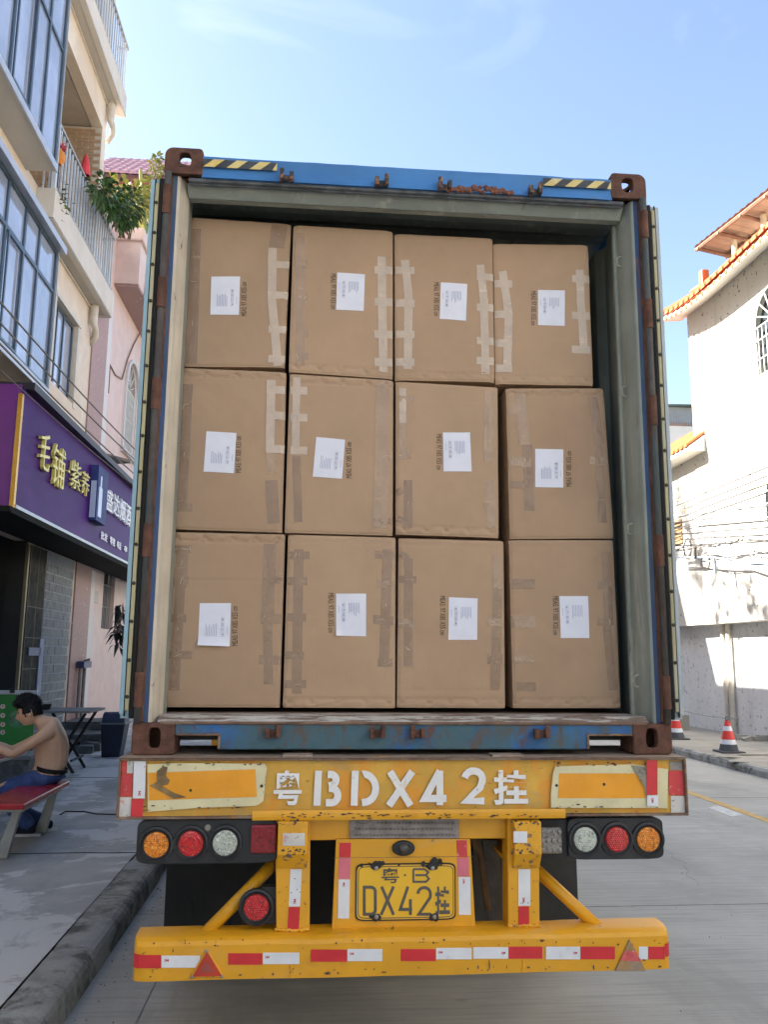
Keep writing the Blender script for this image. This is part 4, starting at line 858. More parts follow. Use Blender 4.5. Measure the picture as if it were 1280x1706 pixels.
sp_ = [(545, 1624, .016, .006), (557, 1616, .004, .003), (560, 1572, .005, .004), (740, 1566, .006, .004), (816, 1607, .003, .022), (797, 1612, .003, .012), (780, 1614, .003, .007), (845, 1611, .003, .008), (288, 1584, .004, .006), (250, 1630, .006, .003), (903, 1567, .012, .006), (990, 1612, .004, .010), (1100, 1612, .010, .004), (640, 1622, .012, .003), (400, 1628, .010, .003), (455, 1626, .006, .006), (700, 1570, .004, .003)]
sp_ += [(rc_.uniform(240, 1100), rc_.choice((rc_.gauss(1571, 3), rc_.gauss(1616, 4))), rc_.uniform(.002, .006), rc_.uniform(.002, .005)) for _ in range(50)]
sp_ = [(a, min(b, 1628-(a-222)*0.0201), c, min(d, 0.006) if b > 1612 else d) for a, b, c, d in sp_]
chips(sp_, BY0-0.0062, bump)
chips([(rc_.uniform(455, 512) if k % 2 else rc_.uniform(852, 897), rc_.choice((rc_.uniform(1366, 1374), rc_.uniform(1412, 1424))), rc_.uniform(.003, .010), rc_.uniform(.002, .007)) for k in range(46)], UY0-0.0562, trl)
chips([(rc_.uniform(470, 900), rc_.gauss(1358, 2.0), rc_.uniform(.003, .014), rc_.uniform(.0015, .004)) for k in range(70)], TY-0.0095, beam)
chips([(rc_.choice((rc_.uniform(230, 440), rc_.uniform(920, 1110))), rc_.choice((rc_.gauss(1272, 2), rc_.gauss(1346, 3))), rc_.uniform(.003, .012), rc_.uniform(.0015, .004)) for k in range(60)], yf-0.0150, beam)
chips([(rc_.uniform(460, 512) if k % 2 else rc_.uniform(850, 896), rc_.uniform(1450, 1545), rc_.uniform(.0015, .004), rc_.uniform(.0015, .004)) for k in range(24)], UY0-0.0032, trl)
# diagonal struts, round stop lamp, flaps
a = hit(462, 1436, Y=0.06); b = hit(332, 1562, Y=0.02); m = MB(); m.cyl((a.x, 0.10, a.z), (b.x, -0.02, b.z), 0.027, n=16); m.build('strut', 'yellow', trl, smooth=True)
a = hit(893, 1448, Y=0.06); b = hit(1000, 1548, Y=0.02); m = MB(); m.cyl((a.x, 0.10, a.z), (b.x, -0.02, b.z), 0.027, n=16); m.build('strut', 'yellow', trl, smooth=True)
a = hit(428, 1478, Y=-0.03); b = hit(462, 1540, Y=-0.03); m = MB(); m.box(a.x+0.02, b.x+0.01, -0.03, 0.02, b.z, a.z); sb = m.build('stop_lamp_bracket', 'dark', trl, bevel=0.003)
lens(427, 1511, 'red', sb, -0.032, r=0.052)
m = MB(); m.grid(lambda a, b: V((-1.19+0.60*a, 0.98+0.02*math.sin(a*5)*(1-b), 0.285+0.60*b)), 12, 10); m.build('mud_flap', 'flap', trl)
m = MB(); m.grid(lambda a, b: V((0.47+0.583*a, 0.98+0.02*math.sin(a*5)*(1-b), 0.285+0.60*b)), 12, 10); m.build('mud_flap', M('dusty_mud_flap', (0.045, 0.043, 0.038), 0.2, 3, 0.85), trl)
m = MB(); m.box(-0.59, 0.46, 1.02, 1.04, 0.24, 0.95); m.build('added_dark_screen', 'flap', trl)  # dark panel added to block the bright view between the flaps
# chassis rails, cross members, axles, wheels
for sx in (-1, 1):
    m = MB(); m.box(sx*0.50-0.07, sx*0.50+0.07, 0.05, 11.4, 1.27, 1.29); m.box(sx*0.50-0.07, sx*0.50+0.07, 0.05, 11.4, 0.86, 0.88); m.box(sx*0.50-0.008, sx*0.50+0.008, 0.05, 11.4, 0.88, 1.27); m.build('chassis_rail', 'yellow', trl)
for y in (0.6, 2.5, 5, 8, 11):
    m = MB(); m.box(-0.49, 0.49, y, y+0.1, 0.95, 1.22); m.box(-1.15, -0.51, y+0.02, y+0.08, 1.10, 1.28); m.box(0.51, 1.15, y+0.02, y+0.08, 1.10, 1.28); m.build('cross_member', 'yellow', trl)
p0 = hit(812, 1400, Y=0.25); p1 = hit(845, 1545, Y=0.25)
m = MB(); m.prism([(p0.x-0.02, 0.25, p0.z), (p0.x+0.05, 0.25, p0.z), (p1.x, 0.25, p1.z), (p1.x-0.09, 0.25, p1.z)], (0, 0.02, 0)); m.build('hanger_plate', M('greasy_grey_steel', (0.11, 0.10, 0.08), 0.3, 8, 0.7), trl)
m = MB(); m.tube([(0.30, 0.2, 0.98), (0.36, 0.22, 0.85), (0.40, 0.25, 0.6)], 0.018, 8); m.build('brake_hose', M('brown_hose', (0.16, 0.085, 0.03), 0.3, 8, 0.7), trl)
for k, (px, dz) in enumerate(((454, 0), (459, 0.01))):
    a = hit(px, 1420, Y=0.05); m = MB(); m.tube([(a.x, 0.05, a.z), (a.x+0.012, 0.03, a.z-0.06), (a.x-0.004, 0.03, a.z-0.11), (a.x-0.016, 0.02, a.z-0.17)], 0.0022, 5); m.build('lamp_wire', 'rubber', trl)
tyre = [(0.27, -0.13), (0.33, -0.14), (0.47, -0.125), (0.50, -0.09), (0.505, 0), (0.50, 0.09), (0.47, 0.125), (0.33, 0.14), (0.27, 0.13)]
for y in (1.75, 3.06, 4.37):
    m = MB(); m.cyl((-0.9, y, 0.51), (0.9, y, 0.51), 0.075, n=14); m.build('axle', 'dark', trl)
    for x in (-1.02, -0.70, 0.70, 1.02):
        m = MB(); m.lathe((x, y, 0.506), (1, 0, 0), tyre, 36); w = m.build('wheel', 'rubber', trl, smooth=True)
        m = MB(); m.lathe((x, y, 0.506), (1, 0, 0), [(0.27, -0.12), (0.25, -0.06), (0.12, -0.02), (0.12, 0.04), (0.25, 0.06), (0.27, 0.12)], 24); m.build('rim', 'dark', w)
m = MB(); m.cyl((-0.35, 9.2, 0.2), (-0.35, 9.2, 0.95), 0.06, n=12); m.cyl((0.35, 9.2, 0.2), (0.35, 9.2, 0.95), 0.06, n=12); m.box(-0.5, -0.2, 9.05, 9.35, 0.0, 0.2); m.box(0.2, 0.5, 9.05, 9.35, 0.0, 0.2); m.build('landing_leg', 'dark', trl)

# ================================================================== GROUND
def sheet(name, mat, x0, x1, y0, y1, z, nx=1, ny=1, amp=0):
    m = MB(); m.grid(lambda a, b: V((x0+(x1-x0)*a, y0+(y1-y0)*b, z+amp*noise.noise(V((a*nx*0.4, b*ny*0.4, 1))))), nx, ny); return struct(m.build(name, mat))
sheet('ground', M('far_ground', (0.22, 0.21, 0.18), 0.15, 0.05, 0.9), -900, 900, -900, 900, -0.02)
road = sheet('road', 'road', -1.62, 6.42, -40, 120, 0.0)
m = MB()
for y in (-2.2, 2.4, 7.0, 11.6): m.box(-1.62, 6.42, y, y+0.006, 0.0005, 0.0025)
for x in (-1.25,): m.box(x, x+0.007, -40, 120, 0.0005, 0.003)
m.build('joint', M('road_joint', (0.23, 0.225, 0.21), 0.3, 9, 0.95), road)
def crack(pts, r, seed):
    Q = []
    for k in range(len(pts)-1):
        a, b = V(pts[k]), V(pts[k+1])
        for j in range(10): p = a.lerp(b, j/10); Q.append(p+V((noise.noise(V((k+j*.37, seed, 0)))*0.07, noise.noise(V((k+j*.37, seed, 5)))*0.07, 0)))
    mm = MB(); mm.tube(Q, [r*(0.5+0.8*abs(noise.noise(V((i*.5, seed, 2))))) for i in range(len(Q))], 4); return mm
for k, pts in enumerate(([(2.62, 2.9, 0), (2.85, 3.7, 0), (2.95, 4.6, 0)],)): crack(pts, 0.0025, k*3.7).build('crack', M('road_crack', (0.26, 0.252, 0.225), 0.3, 9, 0.95) if k == 0 else bpy.data.materials['road_crack'], road)
rg = random.Random(44); m = MB()
for k in range(900):
    x = -1.57+abs(rg.gauss(0, 0.10)) if k % 2 else 6.38-abs(rg.gauss(0, 0.12)); y = rg.uniform(-2.5, 14)
    if k % 9 == 0: x = rg.uniform(-1.5, 6.3); y = rg.uniform(-2.5, 6)
    s_ = rg.uniform(.002, .007)*(1.5 if k % 13 == 0 else 1); m.add([(x-s_, y, .001), (x, y-s_, .001), (x+s_, y, .001), (x, y+s_, .001), (x, y, .001+s_*1.2)], [(0, 1, 4), (1, 2, 4), (2, 3, 4), (3, 0, 4)])
o = m.build('grit', M('road_grit', (0.20, 0.19, 0.17), 0.5, 40, 0.95)); o['kind'] = 'stuff'; o['label'] = 'scattered grit and tiny stones along both road edges'
m = MB(); m.box(4.575, 4.70, -10, 60, 0.0005, 0.004); struct(m.build('yellow_road_line', 'line_yellow'))
m = MB(); m.prism([hit(*q, Z=0.0005) for q in ((1180,1346),(1197,1342),(1241,1358),(1220,1361))], (0, 0, 0.003)); struct(m.build('white_road_mark', 'line_white'))
# left pavement with single kerb stones
PX = -1.83
m = MB(); m.grid(lambda a, b: V((-5.2+(PX-0.006+5.2)*a, -14+64*b, 0.15+0.004*noise.noise(V((a*5, b*60, 2))))), 24, 160); pav = struct(m.build('pavement', 'pave', smooth=True))
m = MB()
for y in (3.55, 7.9): 
    pth = [(-5.0+(PX+5.0)*k/14, y+0.05*noise.noise(V((k*.6, y, 0))), 0.1525) for k in range(15)]; m.tube(pth, 0.004, 5)
pth = [hit(290, 1352, Z=0.152), hit(325, 1351, Z=0.152), hit(375, 1354, Z=0.152), hit(400, 1360, Z=0.152)]
pth = [hit(100, 1357, Z=0.156), hit(108, 1352, Z=0.156), hit(140, 1352, Z=0.156), hit(160, 1356, Z=0.156), hit(195, 1357, Z=0.156)]; m.tube(pth, 0.008, 5)
m.build('crack', M('dark_crack', (0.03, 0.03, 0.028), 0.2, 9, 0.95), pav)
rnd = random.Random(3); y = -14.0
while y < 40:
    L = rnd.uniform(0.92, 1.08); m = MB(); g = 0.007
    x0, x1 = PX+rnd.uniform(-0.002, 0.004), -1.60+rnd.uniform(-0.012, 0.006); hh = 0.152+rnd.uniform(-0.006, 0.004)
    nL, nA = 14, 12
    prof = [(x0, -0.10), (x0, hh-0.006), (x0+0.008, hh), (x0+0.05, hh+0.001), (x0+0.10, hh), (x0+0.155, hh-0.002), (x1-0.045, hh-0.010), (x1-0.020, hh-0.025), (x1-0.006, hh-0.05), (x1, 0.05), (x1+0.004, -0.05)]
    vs = []; N = len(prof)
    for k in range(nL+1):
        yy = y+g+(L-2*g)*k/nL
        for px, pz in prof:
            q = V((px, yy, pz)); nn = noise.noise_vector(q*9)*0.004+noise.noise_vector(q*34)*0.003; e = 0.006 if k in (0, nL) else 0
            vs.append((px+nn.x*0.8, yy, pz+nn.z*(1 if pz > 0.03 else 0)-e*(1 if pz > 0.1 else 0)))
    fs = [(k*N+j, k*N+j+1, (k+1)*N+j+1, (k+1)*N+j) for k in range(nL) for j in range(N-1)]+[tuple(range(N)), tuple(range((nL+1)*N-1, nL*N-1, -1))]
    m.add(vs, fs); m.build('kerb_stone', 'kerb', pav, smooth=False); y += L
# right pavement
m = MB(); m.grid(lambda a, b: V((6.57+2.6*a, -10+60*b, 0.12+0.012*noise.noise(V((a*5, b*40, 3))))), 10, 100); pavr = struct(m.build('pavement', 'pave_r', smooth=True))
y = -10
while y < 50:
    L = rnd.uniform(1.1, 1.5); m = MB(); m.prism([(6.40, y+.006, -0.05), (6.415, y+.006, 0.09), (6.45, y+.006, 0.125), (6.565, y+.006, 0.13), (6.57, y+.006, -0.05)], (0, L-.012, 0)); m.disp(0.008, 7, y); m.build('kerb_stone', 'kerb', pavr); y += L
m = MB()
for px, py, s_ in ((1213, 1262, .2), (1262, 1258, .35), (1230, 1270, .15)):
    p = hit(px, py, Z=0.125); m.prism([(p.x-s_, p.y, .132), (p.x+s_, p.y-.08, .132), (p.x+s_*.8, p.y+.12, .135), (p.x-s_*.5, p.y+.15, .132)], (0, 0, .008))
m.build('broken_slab', 'pave_r', pavr)
rub = thing('rubble', 'pale broken concrete chunks lying at the foot of the white wall', 'rubble', (8.85, 13.5, .12), None)
for k in range(5):
    p = hit(1235+k*11, 1232+2*(k % 2), Z=0.13); m = MB(); s_ = 0.06+0.05*rnd.random(); m.box(p.x-s_*1.6, p.x+s_*1.4, p.y-s_, p.y+s_, 0.11, 0.14+s_); m.disp(0.05, 6, k); m.build('chunk', 'pave_r', rub)

# ================================================================== LEFT TOWNHOUSE
MT['lt_wall'] = M('cream_mosaic_wall', (0.60, 0.50, 0.385), 0.05, 2.0, 0.6, 0, 0.12, 130, [((0.70, 0.64, 0.54), (0.6, 0.6, 0.6), 0.45, 0.65, 0.7), ((0.50, 0.42, 0.32), (40, 40, 40), 0.5, 0.7, 0.35)])
MT['lt_trim'] = M('grey_cream_render', (0.56, 0.525, 0.46), 0.06, 2.0, 0.7, 0, 0.05, 60, [((0.42, 0.385, 0.32), (3, 3, 1), 0.55, 0.75, 0.6)])
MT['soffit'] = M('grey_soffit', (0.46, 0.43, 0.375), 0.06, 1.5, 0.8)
MT['alu_dark'] = M('dark_blue_window_frame', (0.055, 0.085, 0.115), 0.1, 5, 0.35, 0.2)
MT['alu'] = M('silver_trim', (0.42, 0.45, 0.49), 0.08, 5, 0.35, 0.3)
MT['glass'] = M('blue_tinted_window_glass', (0.40, 0.44, 0.53), 0.25, 0.5, 0.04, 0.35, 0.02, 2, [((0.45, 0.52, 0.62), (1.2, 1.2, 0.4), 0.5, 0.7, 0.6)], spec=0.8)
MT['glass_dk'] = M('dark_window_glass', (0.035, 0.045, 0.05), 0.3, 1.0, 0.05, 0.1, spec=0.8)
MT['rail'] = M('pale_blue_grey_railing', (0.54, 0.60, 0.66), 0.08, 4, 0.45)
MT['rail_cap'] = M('weathered_handrail', (0.30, 0.30, 0.28), 0.15, 4, 0.6)
MT['tile_br'] = M('brown_wall_tile', (0.36, 0.235, 0.135), 0.12, 6, 0.45)
MT['grout'] = M('pale_grout', (0.50, 0.44, 0.36), 0.1, 9, 0.9)
MT['brick_gy'] = M('grey_stone_brick', (0.125, 0.145, 0.155), 0.3, 9, 0.6, 0, 0.5, 25, [((0.05, 0.055, 0.06), (7, 7, 7), 0.5, 0.7, 0.6)])
MT['grout_gy'] = M('grey_mortar', (0.33, 0.35, 0.36), 0.15, 9, 0.9)
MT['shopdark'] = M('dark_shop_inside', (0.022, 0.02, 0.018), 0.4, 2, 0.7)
MT['pipe'] = M('cream_drain_pipe', (0.55, 0.50, 0.42), 0.1, 6, 0.5, 0, 0, 1, [((0.35, 0.28, 0.18), (6, 6, 3), 0.55, 0.75, 0.6)])
FX = -5.05
town = thing('townhouse', 'cream townhouse with blue glazed bays and balconies above the purple sign', 'building', (FX-4, 6, 0))
m = MB(); H_ = 16.5
Y0 = -9.0
holes = [(3.0-Y0, 10.15-Y0, 0.16, 3.55), (10.55-Y0, 11.93-Y0, 6.42, 7.96), (8.72-Y0, 12.60-Y0, 9.25, 12.63), (8.0-Y0, 12.0-Y0, 13.8, 16.0)]
facade(m, V((FX, Y0, 0)), UY, UZ, 12.90-Y0, H_, holes, 0.22)
m.box(FX-9, FX-0.001, 12.88, 12.90, 0, H_); m.box(FX-9, FX-8.9, Y0, 12.88, 0, H_); m.box(FX-9, FX, Y0-0.1, Y0, 0, H_); m.box(FX-9, FX, Y0, 12.90, H_, H_+0.15)
m.build('wall', 'lt_wall', town)
# storey soffit lines and the loggia room
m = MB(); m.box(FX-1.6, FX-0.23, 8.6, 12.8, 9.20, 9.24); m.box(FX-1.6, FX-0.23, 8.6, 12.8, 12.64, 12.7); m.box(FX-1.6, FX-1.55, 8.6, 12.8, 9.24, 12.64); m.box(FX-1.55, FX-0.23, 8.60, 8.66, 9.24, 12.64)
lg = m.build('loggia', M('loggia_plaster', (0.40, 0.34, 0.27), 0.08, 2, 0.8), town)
m = MB(); m.box(FX-1.55, FX-0.002, 12.592, 12.598, 9.25, 12.62); gw = m.build('tile_bed', 'grout', lg)
m = MB(); m.box(-0.118, 0.118, -0.009, 0, -0.0325, 0.0325); proto = None
r = 0; z = 9.30
while z < 12.55:
    x = FX-1.5+(0.125 if r % 2 else 0)
    while x < FX-0.24:
        if proto is None:
            mm = MB(); mm.box(x, x+0.236, 12.582, 12.5915, z, z+0.066); proto = mm.build('wall_tile', 'tile_br', gw); px_, pz_ = x, z
        else:
            c = proto.copy(); COL.objects.link(c); c.parent = gw; c.location = (x-px_, random.uniform(-.003, .002), z-pz_)
        x += 0.25
    z += 0.078; r += 1
def window(par, y0, y1, z0, z1, X, cols, transom=None, frame='alu_dark', gl='glass', fw=0.05, opens=(), d=0.06):
    m = MB(); m.box(X-d, X, y0, y1, z0, z0+fw); m.box(X-d, X, y0, y1, z1-fw, z1)
    ys = [y0]+list(cols)+[y1]
    m.box(X-d, X, y0, y0+fw, z0+fw, z1-fw); m.box(X-d, X, y1-fw, y1, z0+fw, z1-fw)
    for c in cols: m.box(X-d, X-0.003, c-fw/2, c+fw/2, z0+fw, z1-fw)
    if transom: m.box(X-d, X-0.004, y0+fw, y1-fw, transom-fw/2, transom+fw/2)
    f = m.build('window', frame, par)
    for k in range(len(ys)-1):
        a = ys[k]+(fw if k == 0 else fw/2); b = ys[k+1]-(fw if k == len(ys)-2 else fw/2)
        for (c0, c1) in (((z0+fw, transom-fw/2), (transom+fw/2, z1-fw)) if transom else ((z0+fw, z1-fw),)):
            m = MB(); tl_ = random.uniform(-.004, .004); m.add([(X-d*0.5+tl_, a, c0), (X-d*0.5-tl_, b, c0), (X-d*0.5, b, c1), (X-d*0.5, a, c1)], [(0, 1, 2, 3)]); m.build('pane', gl, f)
    for a, b, c0, c1 in opens:
        m = MB()
        for q in ((a, b, c0, c0+0.04), (a, b, c1-0.04, c1), (a, a+0.04, c0+.04, c1-.04), (b-0.04, b, c0+.04, c1-.04)): m.box(X, X+0.02, *q)
        m.build('sash', frame, f)
    return f
def bay(y0, y1, z0, z1, X, cols, transom, opens, eave):
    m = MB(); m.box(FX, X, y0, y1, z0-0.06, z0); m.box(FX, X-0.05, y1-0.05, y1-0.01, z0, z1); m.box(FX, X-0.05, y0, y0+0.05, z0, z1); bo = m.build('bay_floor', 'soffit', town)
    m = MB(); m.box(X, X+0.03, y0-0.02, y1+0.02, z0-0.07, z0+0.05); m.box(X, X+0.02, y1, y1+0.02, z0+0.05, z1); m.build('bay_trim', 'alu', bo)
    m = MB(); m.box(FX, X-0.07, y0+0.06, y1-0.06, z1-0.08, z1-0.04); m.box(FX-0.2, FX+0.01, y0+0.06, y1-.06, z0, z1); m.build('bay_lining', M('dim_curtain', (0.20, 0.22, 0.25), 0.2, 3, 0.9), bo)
    if eave:
        m = MB(); m.box(FX, X+0.10, y0-0.05, y1+0.06, z1, z1+0.07); m.box(X+0.10, X+0.12, y0-0.05, y1+0.06, z1-0.02, z1+0.09); m.build('bay_eave', 'alu', bo)
    window(town, y0, y1-0.0, z0+0.05, z1, X-0.002, cols, transom, opens=opens, fw=0.06)
bay(3.4, 8.60, 9.24, 12.25, -4.60, (4.5, 5.6, 6.55, 7.35, 7.9), 11.25, ((6.6, 7.3, 9.32, 11.2),), False)
bay(3.9, 9.03, 5.72, 8.05, -4.60, (5.0, 6.0, 6.9, 7.6, 8.2), 7.36, ((6.95, 7.55, 5.80, 7.32),), True)
# side light of the bays (facing up the street) and the plain window
w = window(town, 10.57, 11.91, 6.44, 7.94, FX-0.08, (10.95, 11.35), None)
m = MB(); m.box(FX, FX+0.012, 10.47, 10.55, 6.34, 8.04); m.box(FX, FX+0.012, 11.93, 12.05, 6.34, 8.04); m.box(FX, FX+0.03, 10.47, 12.05, 7.96, 8.05); m.build('window_surround', 'lt_trim', town)
# balconies
def balcony(y0, y1, z0, z1, X, ztop, posts):
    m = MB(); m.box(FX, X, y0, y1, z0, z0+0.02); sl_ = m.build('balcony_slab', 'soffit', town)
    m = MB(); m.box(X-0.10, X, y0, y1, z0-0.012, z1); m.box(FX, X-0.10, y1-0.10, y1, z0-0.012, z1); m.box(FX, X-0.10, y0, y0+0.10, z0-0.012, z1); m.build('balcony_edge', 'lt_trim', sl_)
    m = MB(); m.box(FX+0.001, FX+0.035, y0+0.1, 12.85, z0-0.05, z0-0.013); m.build('cornice', 'pipe', sl_)
    r_ = MB(); xr = X-0.05
    r_.box(xr-0.03, xr+0.03, y0+0.03, y1-0.02, ztop-0.05, ztop); r_.box(xr-0.018, xr+0.018, y0+0.03, y1-0.02, z1+0.06, z1+0.10); r_.box(FX, xr-0.03, y1-0.08, y1-0.02, ztop-0.05, ztop); r_.box(FX, xr-0.03, y0+0.03, y0+0.09, ztop-.05, ztop)
    rail = r_.build('handrail', 'rail_cap', town)
    pr_ = None; y = y0+0.05; k = 0
    while y < y1-0.03:
        big = any(abs(y-q) < 0.06 for q in posts); w_ = 0.034 if big else 0.014
        mm = MB(); mm.box(xr-w_, xr+w_, y-w_, y+w_, z1, ztop-0.05); mm.build('post' if big else 'picket', 'rail', rail); y += 0.17
    for x in (FX+0.08, FX+0.17):
        for yy in (y0+0.06, y1-0.05): mm = MB(); mm.box(x-.012, x+.012, yy-.012, yy+.012, z1, ztop-.05); mm.build('picket', 'rail', rail)
balcony(9.12, 13.17, 8.67, 9.20, -4.75, 10.42, (9.2, 11.3))
balcony(6.6, 13.22, 13.32, 13.80, -4.75, 14.98, ())
# drain stubs under the slabs
for y, z in ((12.80, 13.36), (12.60, 8.72)):
    m = MB(); m.tube([(FX+0.02, y, z+0.03), (FX+0.10, y, z-0.02), (FX+0.10, y, z-0.42), (FX+0.13, y+0.08, z-0.52), (FX+0.10, y+0.22, z-0.60), (FX-0.02, y+0.25, z-0.78)], [0.09, 0.09, 0.075, 0.06, 0.06, 0.06], 12); m.build('drain_pipe', 'pipe', town, smooth=True)
m = MB(); m.tube([(FX-0.05, 9.35, 7.72), (FX+0.22, 9.45, 7.66)], [0.10, 0.09], 14); m.build('exhaust_pipe', 'pipe', town)
# shopfront below: dark interior, door jamb, marble strip, grey stone bricks
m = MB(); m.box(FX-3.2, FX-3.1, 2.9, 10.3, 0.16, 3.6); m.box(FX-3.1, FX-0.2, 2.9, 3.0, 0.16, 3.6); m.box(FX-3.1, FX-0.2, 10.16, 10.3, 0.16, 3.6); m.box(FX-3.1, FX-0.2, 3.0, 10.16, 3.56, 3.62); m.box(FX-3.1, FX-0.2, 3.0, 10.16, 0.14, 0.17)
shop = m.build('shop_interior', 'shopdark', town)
m = MB()
for z in (0.7, 1.25, 1.8, 2.35):
    m.box(FX-2.9, FX-2.4, 4, 10.0, z, z+0.03)
    for k in range(26):
        y = 4.1+k*0.22; h_ = rnd.uniform(.18, .34); m.cyl((FX-2.6, y, z+.03), (FX-2.6, y, z+.03+h_), 0.05, 0.03, 6)
m.build('bottle_shelf', M('dim_shelf', (0.06, 0.05, 0.04), 0.5, 6, 0.3), shop)
m = MB(); m.box(FX-0.5, FX-0.44, 6.6, 9.9, 1.95, 2.35); fb = m.build('shop_fitting', M('black_fitting', (0.02, 0.02, 0.02), 0.2, 5, 0.4), shop)
m = MB(); m.strokes([[(6.7, 2.0), (9.55, 2.0), (9.55, 2.22), (6.7, 2.22), (6.7, 2.0)]], 0.03, (V((FX-0.44, 0, 0)), UY, UZ), 0.004)
for k in range(4):
    cy = 7.6+k*0.55; m.strokes([[(cy+0.11*math.cos(a*.5236), 2.46+0.11*math.sin(a*.5236)) for a in range(13)]], 0.03, (V((FX-0.44, 0, 0)), UY, UZ), 0.004)
m.build('fitting_trim', M('dull_silver', (0.30, 0.28, 0.27), 0.1, 6, 0.5), shop)
m = MB(); m.box(FX-0.03, FX+0.02, 10.10, 10.17, 0.16, 3.5); m.build('door_jamb', M('brass_jamb', (0.26, 0.21, 0.12), 0.1, 5, 0.4, 0.4), town)
m = MB(); m.box(FX-0.30, FX-0.031, 10.10, 10.149, 0.16, 3.55); m.build('reveal_shade_box', 'shopdark', town)  # dark box over the reveal, doorway shade put in as colour
m = MB(); m.box(FX+0.002, FX+0.03, 10.18, 11.02, 0.15, 3.5); ms = m.build('marble_strip', M('green_marble', (0.04, 0.04, 0.03), 0.5, 7, 0.75, 0, 0, 1, [((0.11, 0.085, 0.05), (5, 5, 5), 0.52, 0.66, 0.7)], spec=0.15), town)
m = MB()
for y in (10.19, 10.62, 11.0): m.box(FX+0.03, FX+0.034, y, y+0.014, 0.15, 3.5)
for z in (0.5, 1.0, 1.5, 2.0, 2.5): m.box(FX+0.03, FX+0.033, 10.2, 11.0, z, z+0.012)
m.build('marble_joint', M('pale_joint', (0.22, 0.20, 0.15), 0.1, 5, 0.7), ms)
m = MB(); m.box(FX+0.002, FX+0.0315, 11.03, 12.70, 0.15, 3.5); bb = m.build('brick_bed', 'grout_gy', town)
z = 0.17; r = 0; proto = None
while z < 3.3:
    y = 11.04-(0.2 if r % 2 else 0)
    while y < 12.68:
        a, b = max(y, 11.04), min(y+0.375, 12.69)
        if b-a > 0.06:
            full = abs((b-a)-0.375) < 1e-3
            if full and proto is not None:
                c = proto.copy(); COL.objects.link(c); c.parent = bb; c.location = (random.uniform(-.004, .004), a-py_, z-pz_)
            else:
                mm = MB(); mm.box(FX+0.02, FX+0.036, a, b, z, z+0.132); o = mm.build('stone_brick', 'brick_gy', bb, bevel=0.004, seg=1)
                if full: proto, py_, pz_ = o, a, z
        y += 0.4
    z += 0.157; r += 1
m = MB(); m.box(FX+0.036, FX+0.05, 10.95, 11.16, 1.05, 2.0); m.build('door_notice', M('pale_blue_notice', (0.30, 0.34, 0.46), 0.1, 6, 0.6), town)
m = MB(); m.box(FX+0.036, FX+0.05, 10.4, 11.0, 1.72, 1.85); m.build('door_notice', M('blue_notice', (0.03, 0.11, 0.26), 0.1, 6, 0.5, 0, 0, 1, [((0.25, 0.12, 0.12), (2, 3, 30), 0.52, 0.6, 0.6)]), town)

# ================================================================== SHOP SIGN
SX = -4.30
MT['purple'] = M('glossy_purple_sign_board', (0.050, 0.008, 0.135), 0.12, 0.8, 0.5, 0, 0.02, 3, [((0.085, 0.02, 0.20), (0.6, 0.6, 1.2), 0.5, 0.7, 0.6)], spec=0.10)
MT['gold'] = M('gold_trim', (0.60, 0.33, 0.05), 0.15, 3, 0.25, 0.6)
MT['gold_letter'] = M('yellow_gold_letter', (0.72, 0.62, 0.16), 0.1, 6, 0.35, 0.1)
MT['letter_white'] = M('white_letter', (0.80, 0.82, 0.86), 0.05, 6, 0.4)
sign = thing('shop_sign', 'long purple shop sign with raised gold and white characters over the dark shopfront', 'sign', (SX-0.3, 10, 3.6))
m = MB(); m.box(FX+0.001, SX, 7.2, 19.0, 3.64, 5.20); sb = m.build('sign_board', 'purple', sign)
m = MB(); m.box(FX+0.001, SX+0.12, 7.22, 19.0, 5.201, 5.30); m.build('sign_hood', M('black_hood', (0.012, 0.008, 0.016), 0.2, 3, 0.5), sign)
m = MB(); m.box(SX-0.001, SX+0.02, 7.2, 19.0, 3.60, 3.645); m.build('sign_edge', 'alu', sign)
m = MB(); m.box(FX+0.03, SX+0.01, 7.0, 19.0, 3.52, 3.598); m.box(SX+0.01, SX+0.03, 7.0, 19.0, 3.51, 3.54); m.build('shutter_box', M('dark_shutter_box', (0.014, 0.014, 0.014), 0.2, 3, 0.8, spec=0.1), sign)
m = MB(); m.box(SX-1.3, SX-0.03, 7.16, 7.199, 3.60, 5.25); ep = m.build('sign_end_panel', M('magenta_purple_panel', (0.15, 0.025, 0.20), 0.1, 1, 0.35), sign)
m = MB(); m.box(SX-0.05, SX+0.005, 7.13, 7.198, 3.56, 5.12); m.box(SX-1.3, SX-0.05, 7.13, 7.16, 3.56, 3.62); m.build('gold_edge', 'gold', sign)
m = MB(); m.box(SX-0.72, SX-0.52, 7.06, 7.16, 4.45, 4.58); m.cyl((SX-0.62, 7.05, 4.5), (SX-0.62, 6.95, 4.42), 0.05, 0.07, 10); m.build('sign_spotlight', 'dark', sign)
def sletter(s, y0, y1, z0, z1, mat, bold, th, X=SX, nm='sign_character'):
    m = MB(); text_in(m, s, (V((X, y0, z0)), UY, UZ), y1-y0, z1-z0, bold, th, 0.01); return m.build(nm, mat, sign)
def sl(s, px0, px1, pyc0, pyc1, mat, bold, th):
    """character between two photo columns; pyc: top/bottom rows at its centre"""
    xc = (px0+px1)/2; ya = hit(px0, (pyc0+pyc1)/2, X=SX).y; yb_ = hit(px1, (pyc0+pyc1)/2, X=SX).y
    return sletter(s, ya, yb_, hit(xc, pyc1, X=SX).z, hit(xc, pyc0, X=SX).z, mat, bold, th)
sl('毛', 60, 77, 720, 784, 'gold_letter', 0.0, 0.05); sl('铺', 81, 102, 742, 812, 'gold_letter', -0.002, 0.05); sl('·', 106, 109, 783, 788, 'gold_letter', 0.02, 0.06)
